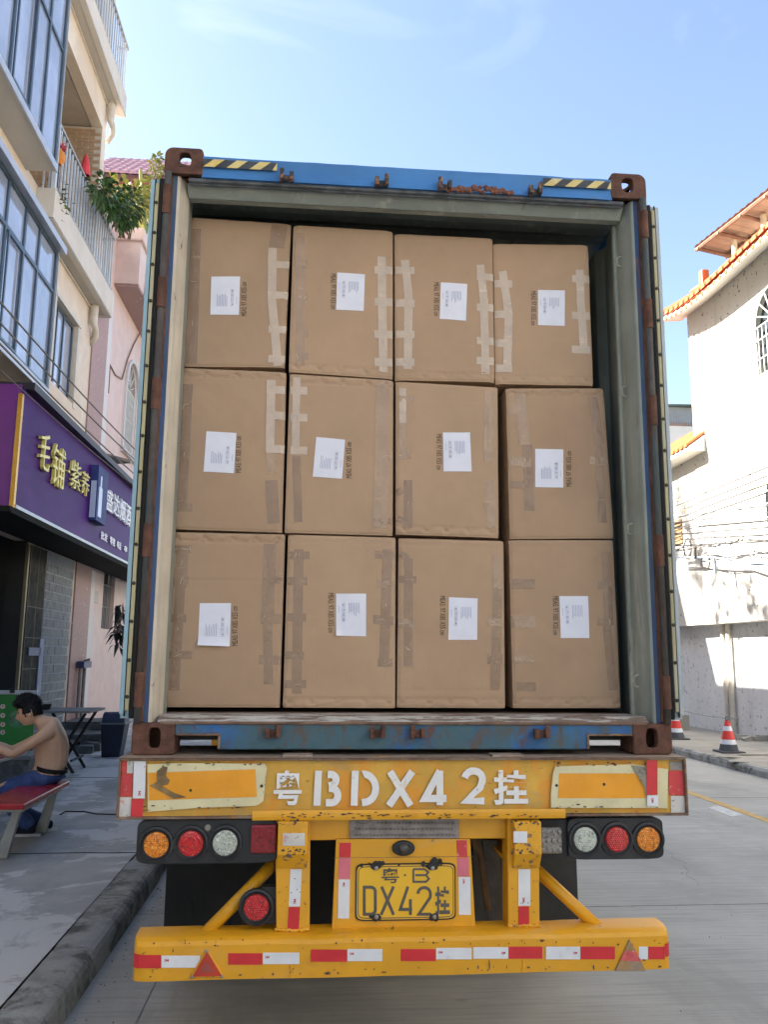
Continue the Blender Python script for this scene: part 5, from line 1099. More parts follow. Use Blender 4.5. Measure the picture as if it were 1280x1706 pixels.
sl('紫', 112, 130, 768, 816, 'gold_letter', -0.002, 0.04); sl('荞', 131, 144, 786, 826, 'gold_letter', -0.002, 0.04)
for ch_, a, b, c, d in (('盛', 171, 183, 815, 852), ('达', 184, 194, 824, 860), ('烟', 195, 204, 832, 868), ('酒', 205, 213, 840, 876)): sl(ch_, a, b, c, d, 'letter_white', 0.006, 0.05)
for ch_, a, b, c, d in (('批发', 166, 177, 887, 901), ('零售', 181, 190, 895, 909), ('电话', 193, 200, 902, 915), ('8', 205, 210, 910, 919)): sl(ch_, a, b, c, d, 'letter_white', 0.012, 0.01)
ya, yb_ = hit(147, 830, X=SX).y, hit(163, 830, X=SX).y
m = MB(); m.box(SX, SX+0.13, ya+0.05, yb_+0.12, 4.02, 4.98); bx_ = m.build('bottle_box', M('blue_carton_panel', (0.04, 0.06, 0.20), 0.2, 2, 0.6, 0, 0, 1, [((0.10, 0.12, 0.20), (2, 2, 1), 0.5, 0.7, 0.7)], spec=0.2), sign)
m = MB(); yc = (ya+yb_)/2+0.12
m.box(SX+0.02, SX+0.11, ya+0.03, ya+0.049, 4.06, 4.70); m.box(SX+0.1305, SX+0.134, ya+0.15, ya+0.38, 4.10, 4.62); m.box(SX+0.1305, SX+0.134, ya+0.22, ya+0.31, 4.621, 4.82); m.build('bottle_picture', M('pale_bottle', (0.50, 0.58, 0.76), 0.1, 3, 0.3), sign)
# ================================================================== PINK HOUSE
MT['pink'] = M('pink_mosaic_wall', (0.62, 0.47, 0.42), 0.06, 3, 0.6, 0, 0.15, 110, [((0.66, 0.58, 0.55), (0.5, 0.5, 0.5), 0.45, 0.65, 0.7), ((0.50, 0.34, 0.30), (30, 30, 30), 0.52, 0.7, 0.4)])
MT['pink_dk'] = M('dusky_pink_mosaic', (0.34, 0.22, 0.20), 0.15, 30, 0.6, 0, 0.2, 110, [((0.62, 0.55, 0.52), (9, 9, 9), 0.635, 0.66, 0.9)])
MT['white_tile'] = M('white_mosaic', (0.60, 0.58, 0.57), 0.06, 20, 0.6, 0, 0.1, 110)
PXX = -5.2
pink = thing('pink_house', 'pink mosaic house with an arched barred window and a planted terrace', 'building', (PXX-4, 17, 0))
m = MB(); P0 = 12.91
facade(m, V((PXX, P0, 0)), UY, UZ, 22-P0, 11.5, [(16.75-P0, 18.15-P0, 6.75, 9.15, True), (15.85-P0, 16.95-P0, 2.33, 3.87)], 0.25)
m.box(PXX-8, PXX, 21.9, 22, 0, 11.5); m.box(PXX-8, PXX-7.9, P0, 21.9, 0, 11.5); m.box(PXX-8, PXX-0.001, P0, 21.9, 11.4, 11.5); m.build('wall', 'pink', pink)
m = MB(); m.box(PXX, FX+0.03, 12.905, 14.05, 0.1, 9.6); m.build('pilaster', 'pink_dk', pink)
m = MB(); m.box(PXX, PXX+0.06, 14.06, 14.85, 0.1, 9.9); m.build('pilaster', 'white_tile', pink)
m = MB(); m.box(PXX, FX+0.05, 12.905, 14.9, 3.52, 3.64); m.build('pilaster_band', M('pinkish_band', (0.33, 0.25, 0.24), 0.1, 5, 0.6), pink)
m = MB(); m.box(PXX-6, PXX+0.56, 14.95, 21, 10.25, 11.30); tb = m.build('terrace_parapet', 'pink', pink)
m = MB(); m.box(PXX-6, PXX+0.64, 14.86, 21.05, 11.301, 11.62); m.build('parapet_coping', 'pink', pink, bevel=0.03)
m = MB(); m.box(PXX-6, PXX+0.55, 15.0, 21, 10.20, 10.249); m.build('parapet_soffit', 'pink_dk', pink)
m = MB(); m.tube([(PXX+0.60, 15.6, 10.2), (PXX+0.62, 15.7, 10.8), (PXX+0.60, 15.9, 11.2)], 0.05, 8); m.build('parapet_ornament', 'white_tile', pink)
def grille(par, X, y0, y1, z0, z1, arch, mat, step=0.12, cross=(0.25, 0.55, 0.82), r=0.013, glz='glass_dk', back=0.14):
    m = MB(); cy = (y0+y1)/2; R = (y1-y0)/2; zs = z1-R if arch else z1
    m.add([(X-back, y0, z0), (X-back, y1, z0), (X-back, y1, z1), (X-back, y0, z1)], [(0, 1, 2, 3)]); gl = m.build('pane', glz, par)
    m = MB(); k = y0+step/2
    while k < y1:
        zt = zs; m.tube([(X-0.05, k, z0), (X-0.05, k, zt)], r, 5); k += step
    for c in cross: m.tube([(X-0.05, y0, z0+(zs-z0)*c), (X-0.05, y1, z0+(zs-z0)*c)], r*1.2, 5)
    if arch:
        m.tube([(X-0.05, y0, zs), (X-0.05, y1, zs)], r*1.4, 5)
        for a in range(1, 8): an = math.pi*a/8; m.tube([(X-0.05, cy+0.25*R*math.cos(an), zs+0.25*R*math.sin(an)), (X-0.05, cy+R*math.cos(an), zs+R*math.sin(an))], r, 5)
        m.tube([(X-0.05, cy+0.25*R*math.cos(math.pi*a/8), zs+0.25*R*math.sin(math.pi*a/8)) for a in range(9)], r, 5)
        m.tube([(X-0.03, cy+R*math.cos(math.pi*a/16), zs+R*math.sin(math.pi*a/16)) for a in range(17)], r*2.2, 5)
        m.tube([(X-0.03, y0, z0), (X-0.03, y0, zs)], r*2.2, 5); m.tube([(X-0.03, y1, z0), (X-0.03, y1, zs)], r*2.2, 5)
    return m.build('window_bars', mat, par)
MT['bar_white'] = M('white_window_bars', (0.62, 0.62, 0.58), 0.05, 5, 0.5)
grille(pink, PXX-0.02, 16.75, 18.15, 6.75, 9.15, True, 'bar_white', 0.13, glz=M('bright_net_curtain', (0.30, 0.31, 0.30), 0.1, 3, 0.9))
m = MB(); m.tube([(PXX+0.03, 17.45+0.74*math.cos(math.pi*a/16), 8.45+0.74*math.sin(math.pi*a/16)) for a in range(17)], 0.05, 6); m.box(PXX, PXX+0.05, 16.66, 16.75, 6.7, 8.45); m.box(PXX, PXX+0.10, 16.6, 18.25, 6.66, 6.75); m.build('window_surround', 'white_tile', pink)
grille(pink, PXX-0.02, 15.85, 16.95, 2.33, 3.87, False, M('grey_bars', (0.22, 0.22, 0.22), 0.1, 5, 0.5), 0.15, (0.33, 0.66))
m = MB(); m.box(PXX, PXX+0.02, 14.95, 15.35, 2.86, 3.12); m.build('wall_notice', M('pale_notice', (0.42, 0.43, 0.40), 0.05, 6, 0.6), pink)
m = MB(); m.tube([hit(180, 655, X=PXX+.02), hit(183, 608, X=PXX+.02), hit(192, 625, X=PXX+.02), hit(203, 632, X=PXX+.03), hit(212, 600, X=PXX+.03), hit(222, 575, X=PXX+.03), hit(232, 556, X=PXX+.04)], 0.018, 6); m.build('wall_cable', M('brown_cable', (0.17, 0.11, 0.08), 0.1, 5, 0.6), pink)
m = MB(); m.box(-4.75, -4.67, 14.0, 14.08, 3.18, 3.38); m.build('wall_lamp', 'dark', pink)
# awning bracket over the pavement
m = MB(); m.add([hit(165, 752, X=-4.9), hit(178, 774, X=-4.9), hit(217, 772, X=-4.1), hit(217, 766, X=-4.1)], [(0, 1, 2, 3)]); m.tube([hit(165, 754, X=-4.9), hit(218, 769, X=-4.1)], 0.02, 6); m.build('awning_bracket', M('grey_bracket', (0.42, 0.42, 0.41), 0.1, 5, 0.6), pink)

# ================================================================== FAR HOUSE WITH PLUM TILES
MT['plum'] = M('plum_glazed_roof_tile', (0.40, 0.235, 0.25), 0.12, 5, 0.35, 0, 0, 1, [((0.27, 0.13, 0.20), (3, 3, 3), 0.5, 0.7, 0.6)])
far = thing('far_house', 'tall house with a plum tiled roof rising behind the pink house', 'building', (-8, 25, 0))
m = MB(); m.box(-16, -4.95, 22.2, 44, 0, 16.6); m.build('wall', 'lt_wall', far)  # unseen length added behind the truck to shade the white house
m = MB(); m.box(-16.2, -4.5, 21.9, 22.19, 16.2, 16.95); m.build('eave_board', M('plum_board', (0.22, 0.065, 0.085), 0.1, 3, 0.6), far)
m = MB(); m.add([(-16.2, 21.5, 16.90), (-4.4, 21.5, 16.90), (-4.4, 24.6, 19.3), (-16.2, 24.6, 19.3)], [(0, 1, 2, 3)]); m.add([(-16.2, 44, 16.9), (-4.4, 44, 16.9), (-4.4, 24.6, 19.3), (-16.2, 24.6, 19.3)], [(0, 1, 2, 3)]); rf = m.build('roof', 'plum', far)
proto = None; nrow = 7
for rw in range(nrow):
    for c_ in range(12):
        x = -7.9+c_*0.28; f0 = rw/nrow; y = 21.5+3.1*f0; z = 16.93+2.4*f0
        if proto is None:
            mm = MB(); n = 8
            vs = []
            for e, (yy, zz, rr) in enumerate(((y-0.03, z+0.015, 0.125), (y+0.46, z+0.36, 0.110))):
                for k in range(n+1): an = math.pi*k/n; vs.append((x+rr*math.cos(an), yy, zz+rr*0.9*math.sin(an)))
            fs = [(k, k+1, n+2+k, n+1+k) for k in range(n)]+[tuple(range(n, -1, -1))]
            mm.add(vs, fs); proto = mm.build('roof_tile', 'plum', rf, smooth=False); o0 = V((x, y, z))
        else: c = proto.copy(); COL.objects.link(c); c.parent = rf; c.location = V((x, y, z))-o0

# ================================================================== WHITE HOUSE ON THE RIGHT
MT['rh_wall'] = M('white_pebbledash_wall', (0.58, 0.55, 0.485), 0.04, 1.2, 0.85, 0, 0.5, 45, [((0.43, 0.40, 0.34), (1.6, 1.6, 0.25), 0.5, 0.7, 0.6), ((0.03, 0.028, 0.026), (6.5, 6.5, 6.5), 0.605, 0.63, 0.97)])
MT['rh_plain'] = M('white_render', (0.72, 0.69, 0.62), 0.05, 2, 0.8)
MT['orange'] = M('orange_glazed_tile', (0.42, 0.105, 0.026), 0.2, 5, 0.45, 0, 0, 1, [((0.24, 0.065, 0.025), (4, 4, 4), 0.5, 0.72, 0.6)])
MT['rustsheet'] = M('rusty_corrugated_sheet', (0.33, 0.20, 0.13), 0.15, 2, 0.7, 0, 0, 1, [((0.22, 0.11, 0.06), (1.5, 1.5, 1.5), 0.5, 0.7, 0.8)])
RX = 8.60
wh = thing('white_house', 'white pebbledash house with orange tiled eaves and arched windows across the road', 'building', (12, 10, 0))
m = MB(); A0 = -18.0  # wall run on unseen behind the camera to bounce sunlight
facade(m, V((RX, 15.0, 2.55)), -UY, UZ, 15.0-A0, 7.55, [(15.0-12.0, 15.0-10.55, 7.50-2.55, 9.22-2.55, True), (15.0-12.08, 15.0-10.55, 3.85-2.55, 5.60-2.55, True)], 0.16)
m.box(RX, 15.2, 14.99, 15.0, 2.55, 10.1); m.box(RX, 15.2, A0, A0+.01, 2.55, 10.1); m.box(15.1, 15.2, A0, 15, 0, 10.1); m.box(RX, 15.2, A0, 15.0, 2.545, 2.552)
m.build('wall', 'rh_wall', wh)
m = MB(); m.box(9.02, 15.2, A0, 21, 0, 2.56); m.build('ground_floor_wall', M('bluish_white_pebbledash', (0.66, 0.66, 0.65), 0.05, 1.2, 0.85, 0, 0.35, 45, [((0.50, 0.49, 0.47), (1.6, 1.6, 0.3), 0.5, 0.7, 0.6), ((0.16, 0.16, 0.16), (10, 10, 10), 0.595, 0.635, 0.85)]), wh)
for y0, y1, z0, z1 in ((10.55, 12.0, 7.50, 9.22), (10.55, 12.08, 3.85, 5.60)):
    grille(wh, RX+0.05, y0, y1, z0, z1, True, M('grey_green_window_bars', (0.45, 0.48, 0.44), 0.05, 5, 0.5), 0.155, (0.32, 0.72), 0.016, 'glass_dk', -0.08)
# eaves: board, tiles with round ends, upturned far corner
def ev(y): return 0.42*max(0, (y-12.6)/2.9)**2.2
ys = [3.0+12.35*k/60 for k in range(61)]
m = MB(); vs = []
for y in ys:
    e = ev(y); vs += [(8.0, y, 9.66+e), (8.0, y, 9.76+e), (8.98, y, 10.55+e*0.5), (8.62, y, 9.98+e*0.3)]
fs = []
for k in range(60):
    for a in range(4): fs.append((4*k+a, 4*k+(a+1) % 4, 4*k+4+(a+1) % 4, 4*k+4+a))
fs += [(0, 1, 2, 3), (243, 242, 241, 240)]; m.add(vs, fs); evb = m.build('eave', 'rh_plain', wh)
proto = {}
y = 3.1
while y < 15.4:
    e = ev(y); mm = MB(); n = 8; vs = []
    for (x, z, rr) in ((7.94, 9.775+e, 0.105), (8.47, 10.20+e*0.75, 0.10), (8.98, 10.62+e*0.5, 0.095)):
        for k in range(n+1): an = math.pi*k/n; vs.append((x, y+rr*math.cos(an), z+rr*math.sin(an)))
    fs = [(j*(n+1)+k, j*(n+1)+k+1, (j+1)*(n+1)+k+1, (j+1)*(n+1)+k) for j in range(2) for k in range(n)]+[tuple(range(n, -1, -1))]
    mm.add(vs, fs); t_ = mm.build('roof_tile', 'orange', evb)
    mm = MB(); mm.prism([(7.985, y+0.135+0.075*math.cos(math.pi*k/8), 9.74+e-0.075*math.sin(math.pi*k/8)) for k in range(9)], (0.03, 0, 0)); mm.build('drip_tile', 'orange', evb)
    y += 0.27
m = MB(); vs = []
for y in ys: vs += [(8.0, y, 9.765+ev(y)), (8.98, y, 10.60+ev(y)*0.5)]
m.add(vs, [(2*k, 2*k+2, 2*k+3, 2*k+1) for k in range(60)]); m.build('tile_bed', 'orange', evb)
m = MB(); m.tube([(8.98, y, 10.68+ev(y)*0.5) for y in ys], 0.10, 8); m.build('ridge_tile', 'orange', evb)
p = hit(1170, 452, X=8.9); m = MB(); m.box(8.85, 9.05, p.y-0.10, p.y+0.10, 10.6, p.z+0.02); m.build('ridge_end', 'orange', evb, bevel=0.04)
m = MB(); m.box(8.99, 15, A0, 15.2, 10.1, 10.6); m.build('roof_slab', 'rh_plain', wh)
T = hit(1157, 412, X=9.2); B = hit(1281, 314, X=9.2); d = (B-T); far_ = hit(1216, 426, Y=T.y); q = far_-T
m = MB(); N = 60; vs = []
A = T+q*0; nstep = 40
for k in range(nstep+1):
    for s_ in (0, 1): vs.append(T+d*1.6*(k/nstep)+q*3.4*s_+V((0, 0, 0.03*(k % 2))))
m.add(vs, [(2*k, 2*k+1, 2*k+3, 2*k+2) for k in range(nstep)]); can = m.build('roof_canopy', 'rustsheet', wh)
m = MB()
for f in (0.06, 0.9, 1.8, 2.7): m.tube([T+q*f-V((0, 0, .06)), T+d*1.6+q*f-V((0, 0, .06))], 0.05, 6)
for f in (0.05, 0.35, 0.65, 0.95, 1.3): m.tube([T+d*f-V((0, 0, .10)), T+d*f+q*3.3-V((0, 0, .10))], 0.05, 6)
m.build('purlin', M('brown_purlin', (0.20, 0.10, 0.06), 0.2, 5, 0.8), can)
for f in (0.32, 0.70, 1.2):
    s_ = T+d*f+q*0.5; m = MB(); m.tube([(s_.x, s_.y, 10.5), s_-V((0, 0, .05))], 0.07, 8); m.build('canopy_post', M('cream_post', (0.60, 0.52, 0.36), 0.1, 5, 0.7), can)
# drain pipes on the wall
for dy in (0.0, 0.26):
    m = MB(); m.tube([(8.94, 14.55+dy, 0.12), (8.94, 14.55+dy, 2.54)], 0.055, 10); m.build('drain_pipe', 'pipe', wh)
# lower wing behind with its own orange roof
wing = thing('house_wing', 'low white wing with a small orange tiled roof adjoining the white house', 'building', (11, 18, 0))
m = MB(); m.box(RX+0.02, 14, 15.01, 22, 2.555, 6.6); m.build('wall', 'rh_wall', wing)
m = MB(); m.box(RX, RX+0.019, 15.9, 16.6, 4.55, 5.18); wv = m.build('vent', M('brown_vent', (0.25, 0.15, 0.07), 0.2, 6, 0.8), wing)
m = MB()
for k in range(7): m.box(RX-0.02, RX, 15.9, 16.6, 4.57+k*0.088, 4.60+k*0.088)
m.build('vent_slat', M('brown_slat', (0.30, 0.19, 0.09), 0.2, 6, 0.8), wv)
m = MB(); m.prism([(8.18, 14.42, 6.52), (8.18, 14.42, 6.62), (9.9, 14.42, 7.85), (11.6, 14.42, 6.62), (11.6, 14.42, 6.52)], (0, 7.6, 0)); wr = m.build('roof', 'rh_plain', wing)
y = 14.5
while y < 22:
    mm = MB(); n = 8; vs = []
    for (x, z, rr) in ((8.14, 6.62, 0.09), (9.0, 7.24, 0.085), (9.9, 7.88, 0.08)):
        for k in range(n+1): an = math.pi*k/n; vs.append((x, y+rr*math.cos(an), z+rr*math.sin(an)))
    mm.add(vs, [(j*(n+1)+k, j*(n+1)+k+1, (j+1)*(n+1)+k+1, (j+1)*(n+1)+k) for j in range(2) for k in range(n)]+[tuple(range(n, -1, -1))]); mm.build('roof_tile', 'orange', wr); y += 0.24
m = MB(); m.add([(8.17, 14.41, 6.63), (8.17, 22.03, 6.63), (9.9, 22.03, 7.87), (9.9, 14.41, 7.87)], [(0, 1, 2, 3)]); m.build('tile_bed', 'orange', wr)
shed = thing('rooftop_shed', 'grey sheet metal shed with a picket railing rising behind the small orange roof', 'shed', (14, 25, 0))
m = MB(); m.box(9.5, 20, 24, 30, 0, 9.9); m.build('wall', 'rh_plain', shed)
m = MB(); m.box(9.6, 19.9, 24.5, 30, 9.9, 10.75); m.build('sheet_wall', M('grey_sheet', (0.32, 0.33, 0.33), 0.08, 3, 0.6), shed)
m = MB(); m.add([(9.3, 24.2, 10.70), (20, 24.2, 10.95), (20, 30, 10.95), (9.3, 30, 10.70)], [(0, 1, 2, 3)]); m.build('roof', M('green_grey_sheet', (0.20, 0.26, 0.24), 0.1, 3, 0.6), shed)
rl_ = MB(); rl_.box(9.6, 20, 24.0, 24.05, 9.9, 9.95); rr_ = rl_.build('railing', 'rustsheet', shed)
for k in range(46): mm = MB(); mm.box(10.6+k*0.09, 10.63+k*0.09, 24.01, 24.04, 9.2, 10.05); mm.build('picket', 'rustsheet', rr_)

# ---- cables
MT['cab_k'] = M('black_cable', (0.045, 0.042, 0.038), 0.2, 6, 0.6); MT['cab_y'] = M('faded_yellow_cable', (0.30, 0.26, 0.13), 0.15, 6, 0.6); MT['cab_b'] = M('blue_grey_cable', (0.22, 0.28, 0.34), 0.15, 6, 0.6)
def cable(pts, r, mat, label, X=8.25, nm='cable', grp='cables strung along the white house', sag=0.0, ext=True, jit=0):
    P = [hit(*q, X=X) if len(q) == 2 else V(q) for q in pts]
    if ext and len(P) >= 2:
        P = [P[0]+(P[0]-P[1])*1.2]+P+[P[-1]+(P[-1]-P[-2])*2.0]
    if len(P) < 6:
        Q = []
        for k in range(len(P)-1):
            for j in range(8): Q.append(P[k].lerp(P[k+1], j/8))
        P = Q+[P[-1]]
    if jit: P = [p+noise.noise_vector(p*2.2+V((jit, 0, 0)))*0.12 for p in P]
    m = MB(); m.tube(P, r, 6); o = m.build(nm, mat, None, base=P[0]); return tag(o, label, 'cable', grp)
ords = ['topmost', 'second from the top', 'third from the top', 'fourth from the top', 'thin fifth from the top']
for k, (a, b) in enumerate(((816, 743), (827, 758), (838, 772), (849, 787), (856, 806))): cable([(1120, a), (1279, b)], 0.014 if k < 4 else 0.008, 'cab_y', '%s of the steep yellowish cables across the white wall' % ords[k])
for k, (a, b) in enumerate(((862, 843), (871, 854), (880, 867), (890, 879))): cable([(1120, a), (1279, b)], 0.013, 'cab_k', ['highest', 'second highest', 'third highest', 'lowest'][k]+' of the four flatter dark cables above the tangled bundle')
for k in range(5): cable([(1118, 917), (1150, 913), (1165, 911-k), (1190, 906+k), (1215, 909-k*3), (1245, 898+k), (1281, 893+k*2)], 0.010, 'cab_k', 'black cable in the tangled bundle low on the white wall', grp='tangled black cable bundle', jit=k+1, ext=False)
cable([(1118, 926), (1150, 929), (1190, 931), (1225, 937), (1250, 935), (1281, 942)], 0.020, 'cab_b', 'thick blue grey cable running below the tangled bundle', ext=False, jit=9); cable([(1118, 927), (1150, 931), (1190, 932), (1225, 934), (1250, 939), (1281, 939)], 0.012, 'cab_b', 'thin blue grey cable twisted with the thick one below the bundle', ext=False, jit=12)
for k, (cx, cy, rx, ry, lb) in enumerate(((1147, 914, 6, 15, 'coil of black cable hanging left of the bundle on the white wall'), (1177, 937, 7, 13, 'coil of thin cable hanging below the blue grey cable'))):
    P = []
    for j in range(50): an = j*0.38; w_ = 1+0.18*math.sin(j*0.31); P.append(hit(cx+rx*w_*math.cos(an), cy+ry*w_*math.sin(an), X=8.22+0.001*j))
    m = MB(); m.tube(P, 0.011-0.003*k, 5); tag(m.build('cable_coil', 'cab_k', None, base=P[0]), lb, 'cable coil')
m = MB(); P = [hit(1190, 930, X=8.2), hit(1193, 955, X=8.2)]; m.tube(P, 0.035, 6); tag(m.build('cable_clamp', 'cab_b', None, base=P[0]), 'blue grey clamp hanging from the thick cable', 'clamp')
m = MB(); P = [hit(1159, 912, X=8.2), hit(1160, 930, X=8.2)]; m.tube(P, 0.028, 6); tag(m.build('cable_hook', 'cab_k', None, base=P[0]), 'short black hook at the left end of the cable bundle', 'hook')
P = [hit(*q, X=8.2) for q in ((1163, 866), (1178, 890), (1192, 912), (1205, 918))]; m = MB(); m.tube(P, 0.007, 5); tag(m.build('loose_wire', 'cab_k', None, base=P[0]), 'loose thin wire dropping diagonally into the bundle', 'wire')
P = [hit(*q, X=8.2) for q in ((1173, 905), (1177, 888), (1183, 894), (1190, 908))]; m = MB(); m.tube(P, 0.007, 5); tag(m.build('loose_wire', 'cab_k', None, base=P[0]), 'loose wire rising to a peak above the bundle', 'wire')
# left side wires
for k, (a, b, lb) in enumerate(((505, 742, 'topmost wire crossing in front of the cream townhouse'), (540, 760, 'middle wire crossing in front of the cream townhouse'), (575, 785, 'lowest wire crossing in front of the cream townhouse'), (618, 805, 'faint wire just above the purple sign'))):
    P0_, P1_ = hit(0, a, X=-3.6), hit(217, b, X=-3.6); dd = (P1_-P0_); P = [P0_-dd*0.6+dd*2.2*t/20-V((0, 0, 0.12*math.sin(math.pi*t/20))) +V((0,0,0.10)) for t in range(21)]
    m = MB(); m.tube(P, 0.011 if k < 3 else 0.007, 5); tag(m.build('overhead_wire', M('grey_wire', (0.13, 0.12, 0.115), 0.1, 5, 0.6) if k == 0 else bpy.data.materials['grey_wire'], None, base=P[0]), lb, 'wire', 'overhead wires along the townhouse')

# ---- traffic cones and the pole laid on them
MT['cone_red'] = M('red_cone_plastic', (0.70, 0.045, 0.03), 0.06, 6, 0.45); MT['cone_white'] = M('white_cone_band', (0.72, 0.72, 0.74), 0.05, 6, 0.4); MT['cone_base'] = M('black_cone_base', (0.07, 0.075, 0.08), 0.2, 6, 0.7)
cone = thing('traffic_cone', 'red and white traffic cone in full view with a pole on its tip', 'traffic cone', (7.06, 11.1, 0.125), 'traffic cones on the right pavement')
bx, by, bz = 7.06, 11.1, 0.125
m = MB(); m.box(bx-0.21, bx+0.21, by-0.21, by+0.21, bz, bz+0.025); m.build('base', 'cone_base', cone, bevel=0.01)
R_ = lambda z: 0.175-0.14*(z/0.56)
def band(z0, z1, mat, nm): mm = MB(); mm.lathe((bx, by, bz), (0, 0, 1), [(R_(z0), z0), (R_(z1), z1)]+([(0.0001, z1)] if z1 > .5 else []), 24); return mm.build(nm, mat, cone, smooth=False)
band(0.025, 0.14, 'cone_base', 'skirt'); band(0.14, 0.22, 'cone_white', 'white_band'); band(0.22, 0.37, 'cone_red', 'red_band'); band(0.37, 0.45, 'cone_white', 'white_band'); band(0.45, 0.545, 'cone_red', 'red_band'); band(0.545, 0.565, 'cone_base', 'tip')
m = MB(); m.tube([(bx+0.03*math.cos(a), by, bz+0.585+0.03*math.sin(a)) for a in [k*0.6 for k in range(11)]], 0.007, 5); m.build('ring', 'dark', cone)
c2 = cone.copy(); COL.objects.link(c2)
for ch__ in list(cone.children): c = ch__.copy(); COL.objects.link(c); c.parent = c2
g = hit(1128, 1231, Z=0.125); c2.location = (g.x, g.y, 0.125); c2['label'] = 'red and white traffic cone half hidden behind the container corner'
E_ = hit(1140, 1184, Y=15.2); m = MB(); m.tube([(bx+0.17, by-0.1, bz+0.585), (bx-0.02, by, bz+0.59), ((bx+E_.x)/2, (by+15.2)/2, (bz+0.59+E_.z)/2-0.02), (E_.x, 15.2, E_.z)], 0.014, 6); tag(m.build('barrier_pole', M('grey_pole', (0.30, 0.30, 0.29), 0.1, 6, 0.6), None, base=(bx, by, bz+0.59)), 'thin grey pole laid from the cone tip back along the white wall', 'pole')
g = hit(1139, 1216, Z=0.125); m = MB(); m.box(g.x-0.12, g.x+0.12, g.y-0.1, g.y+0.1, 0.12, 0.46); m.disp(0.015, 6, 3); tag(m.build('shadow_corner_block', 'pave_r', None, base=(g.x, g.y, .12)), 'small rough block added for a shadowy plinth corner of the white wall', 'block')  # block added where the wall corner reads as dark shadow

# ================================================================== PLANTS
MT['leaf_dk'] = M('dark_green_leaf', (0.055, 0.125, 0.03), 0.5, 9, 0.4, 0, 0, 1, [((0.16, 0.22, 0.15), (12, 12, 12), 0.54, 0.64, 0.8)])  # paler flecks paint highlights into the leaf colour
MT['leaf_yl'] = M('yellow_green_leaf', (0.17, 0.20, 0.03), 0.4, 9, 0.5, 0, 0, 1, [((0.35, 0.30, 0.10), (14, 14, 14), 0.55, 0.7, 0.8)])
MT['stem'] = M('brown_stem', (0.13, 0.09, 0.05), 0.3, 9, 0.8)
def leaf(m, p, d, L, w, rnd, droop=0.3):
    d = d.normalized(); sd = d.cross(V((rnd.uniform(-.4, .4), rnd.uniform(-.4, .4), 1))).normalized(); up = sd.cross(d)
    a = p+d*L*0.45-V((0, 0, droop*L*0.1)); b = p+d*L-V((0, 0, droop*L*0.6))
    m.add([p, a+sd*w*0.5+up*w*.12, b, a-sd*w*0.5+up*w*.12, a], [(0, 4, 1), (4, 2, 1), (0, 3, 4), (4, 3, 2)])
def plant(name, label, base, blobs, nleaf, L, mat, seed, droop=0.6, stems=6):
    rnd = random.Random(seed); t = thing(name, label, 'plant', base); m = MB(); ms = MB(); base = V(base)
    for c, r in blobs:
        c = V(c)
        for k in range(stems):
            e = c+V((rnd.gauss(0, r*.5), rnd.gauss(0, r*.5), rnd.gauss(0, r*.5))); mid = base.lerp(e, .5)+V((0, 0, .12)); ms.tube([base+V((rnd.uniform(-.15, .15), rnd.uniform(-.3, .3), 0)), mid, e], [0.014, 0.010, 0.005], 5)
        for k in range(nleaf):
            v_ = V((rnd.gauss(0, 1), rnd.gauss(0, 1), rnd.gauss(0, 1))).normalized()*r*rnd.random()**0.45
            p = c+V((v_.x*0.9, v_.y*1.3, v_.z)); d = v_.normalized()+V((rnd.uniform(-.5, .7), rnd.uniform(-.6, .6), rnd.uniform(-.7, .3)))
            leaf(m, p, d, L*rnd.uniform(.6, 1.25), L*rnd.uniform(.34, .55), rnd, droop)
    ms.build('stem', 'stem', t); m.build('foliage', mat, t, kind='stuff'); return t
px = lambda x, y, X=-4.4: hit(x, y, X=X)
plant('balcony_plant', 'dark leafy plant spilling over the balcony railing of the cream townhouse', px(203, 388, -4.95), [(px(168, 316), .22), (px(182, 322), .30), (px(196, 336), .36), (px(210, 346), .34), (px(204, 358), .24), (px(186, 335), .24), (px(222, 338), .26)], 70, 0.19, 'leaf_dk', 4, 0.55)
plant('terrace_plant', 'dry yellowish plant with strap leaves on the pink terrace', px(225, 362, -5.0), [(px(215, 335, -5.1), .35), (px(228, 322, -5.2), .30), (px(205, 318, -5.2), .28), (px(240, 340, -5.1), .35), (px(222, 350, -5.1), .3)], 46, 0.34, 'leaf_yl', 8, 0.5)
plant('terrace_bush', 'dark dense bush at the back of the pink terrace', px(238, 362, -5.6), [(px(232, 345, -5.8), .45), (px(245, 335, -5.9), .45), (px(215, 345, -5.8), .4), (px(250, 355, -5.8), .4)], 60, 0.28, 'leaf_dk', 12, 0.6)
plant('climbing_plant', 'thin yellow green climber reaching above the terrace in front of the plum roof', px(250, 350, -5.4), [(px(258, 285, -5.5), .22), (px(256, 300, -5.5), .28), (px(262, 275, -5.5), .18), (px(245, 310, -5.5), .25), (px(262, 262, -5.5), .08)], 34, 0.20, 'leaf_yl', 21, 0.3)
t = thing('cactus', 'pale green columnar cactus standing upright on the pink terrace', 'plant', px(236, 345, -5.5)); m = MB(); m.tube([px(236, 350, -5.5), px(235, 320, -5.5), px(234, 282, -5.5)], [0.06, 0.06, 0.045], 8); m.build('stem', M('cactus_green', (0.20, 0.23, 0.07), 0.2, 9, 0.7), t)
plant('wall_plant', 'dark drooping sprig at the foot of the container door beside the pale wall', px(203, 1055, -3.9), [(px(197, 1068, -4.0), .12), (px(199, 1053, -4.0), .10), (px(198, 1040, -4.0), .08), (px(203, 1010, -4.0), .08)], 12, 0.22, M('black_green_leaf', (0.018, 0.025, 0.018), 0.3, 9, 0.5), 33, 1.2, 3)
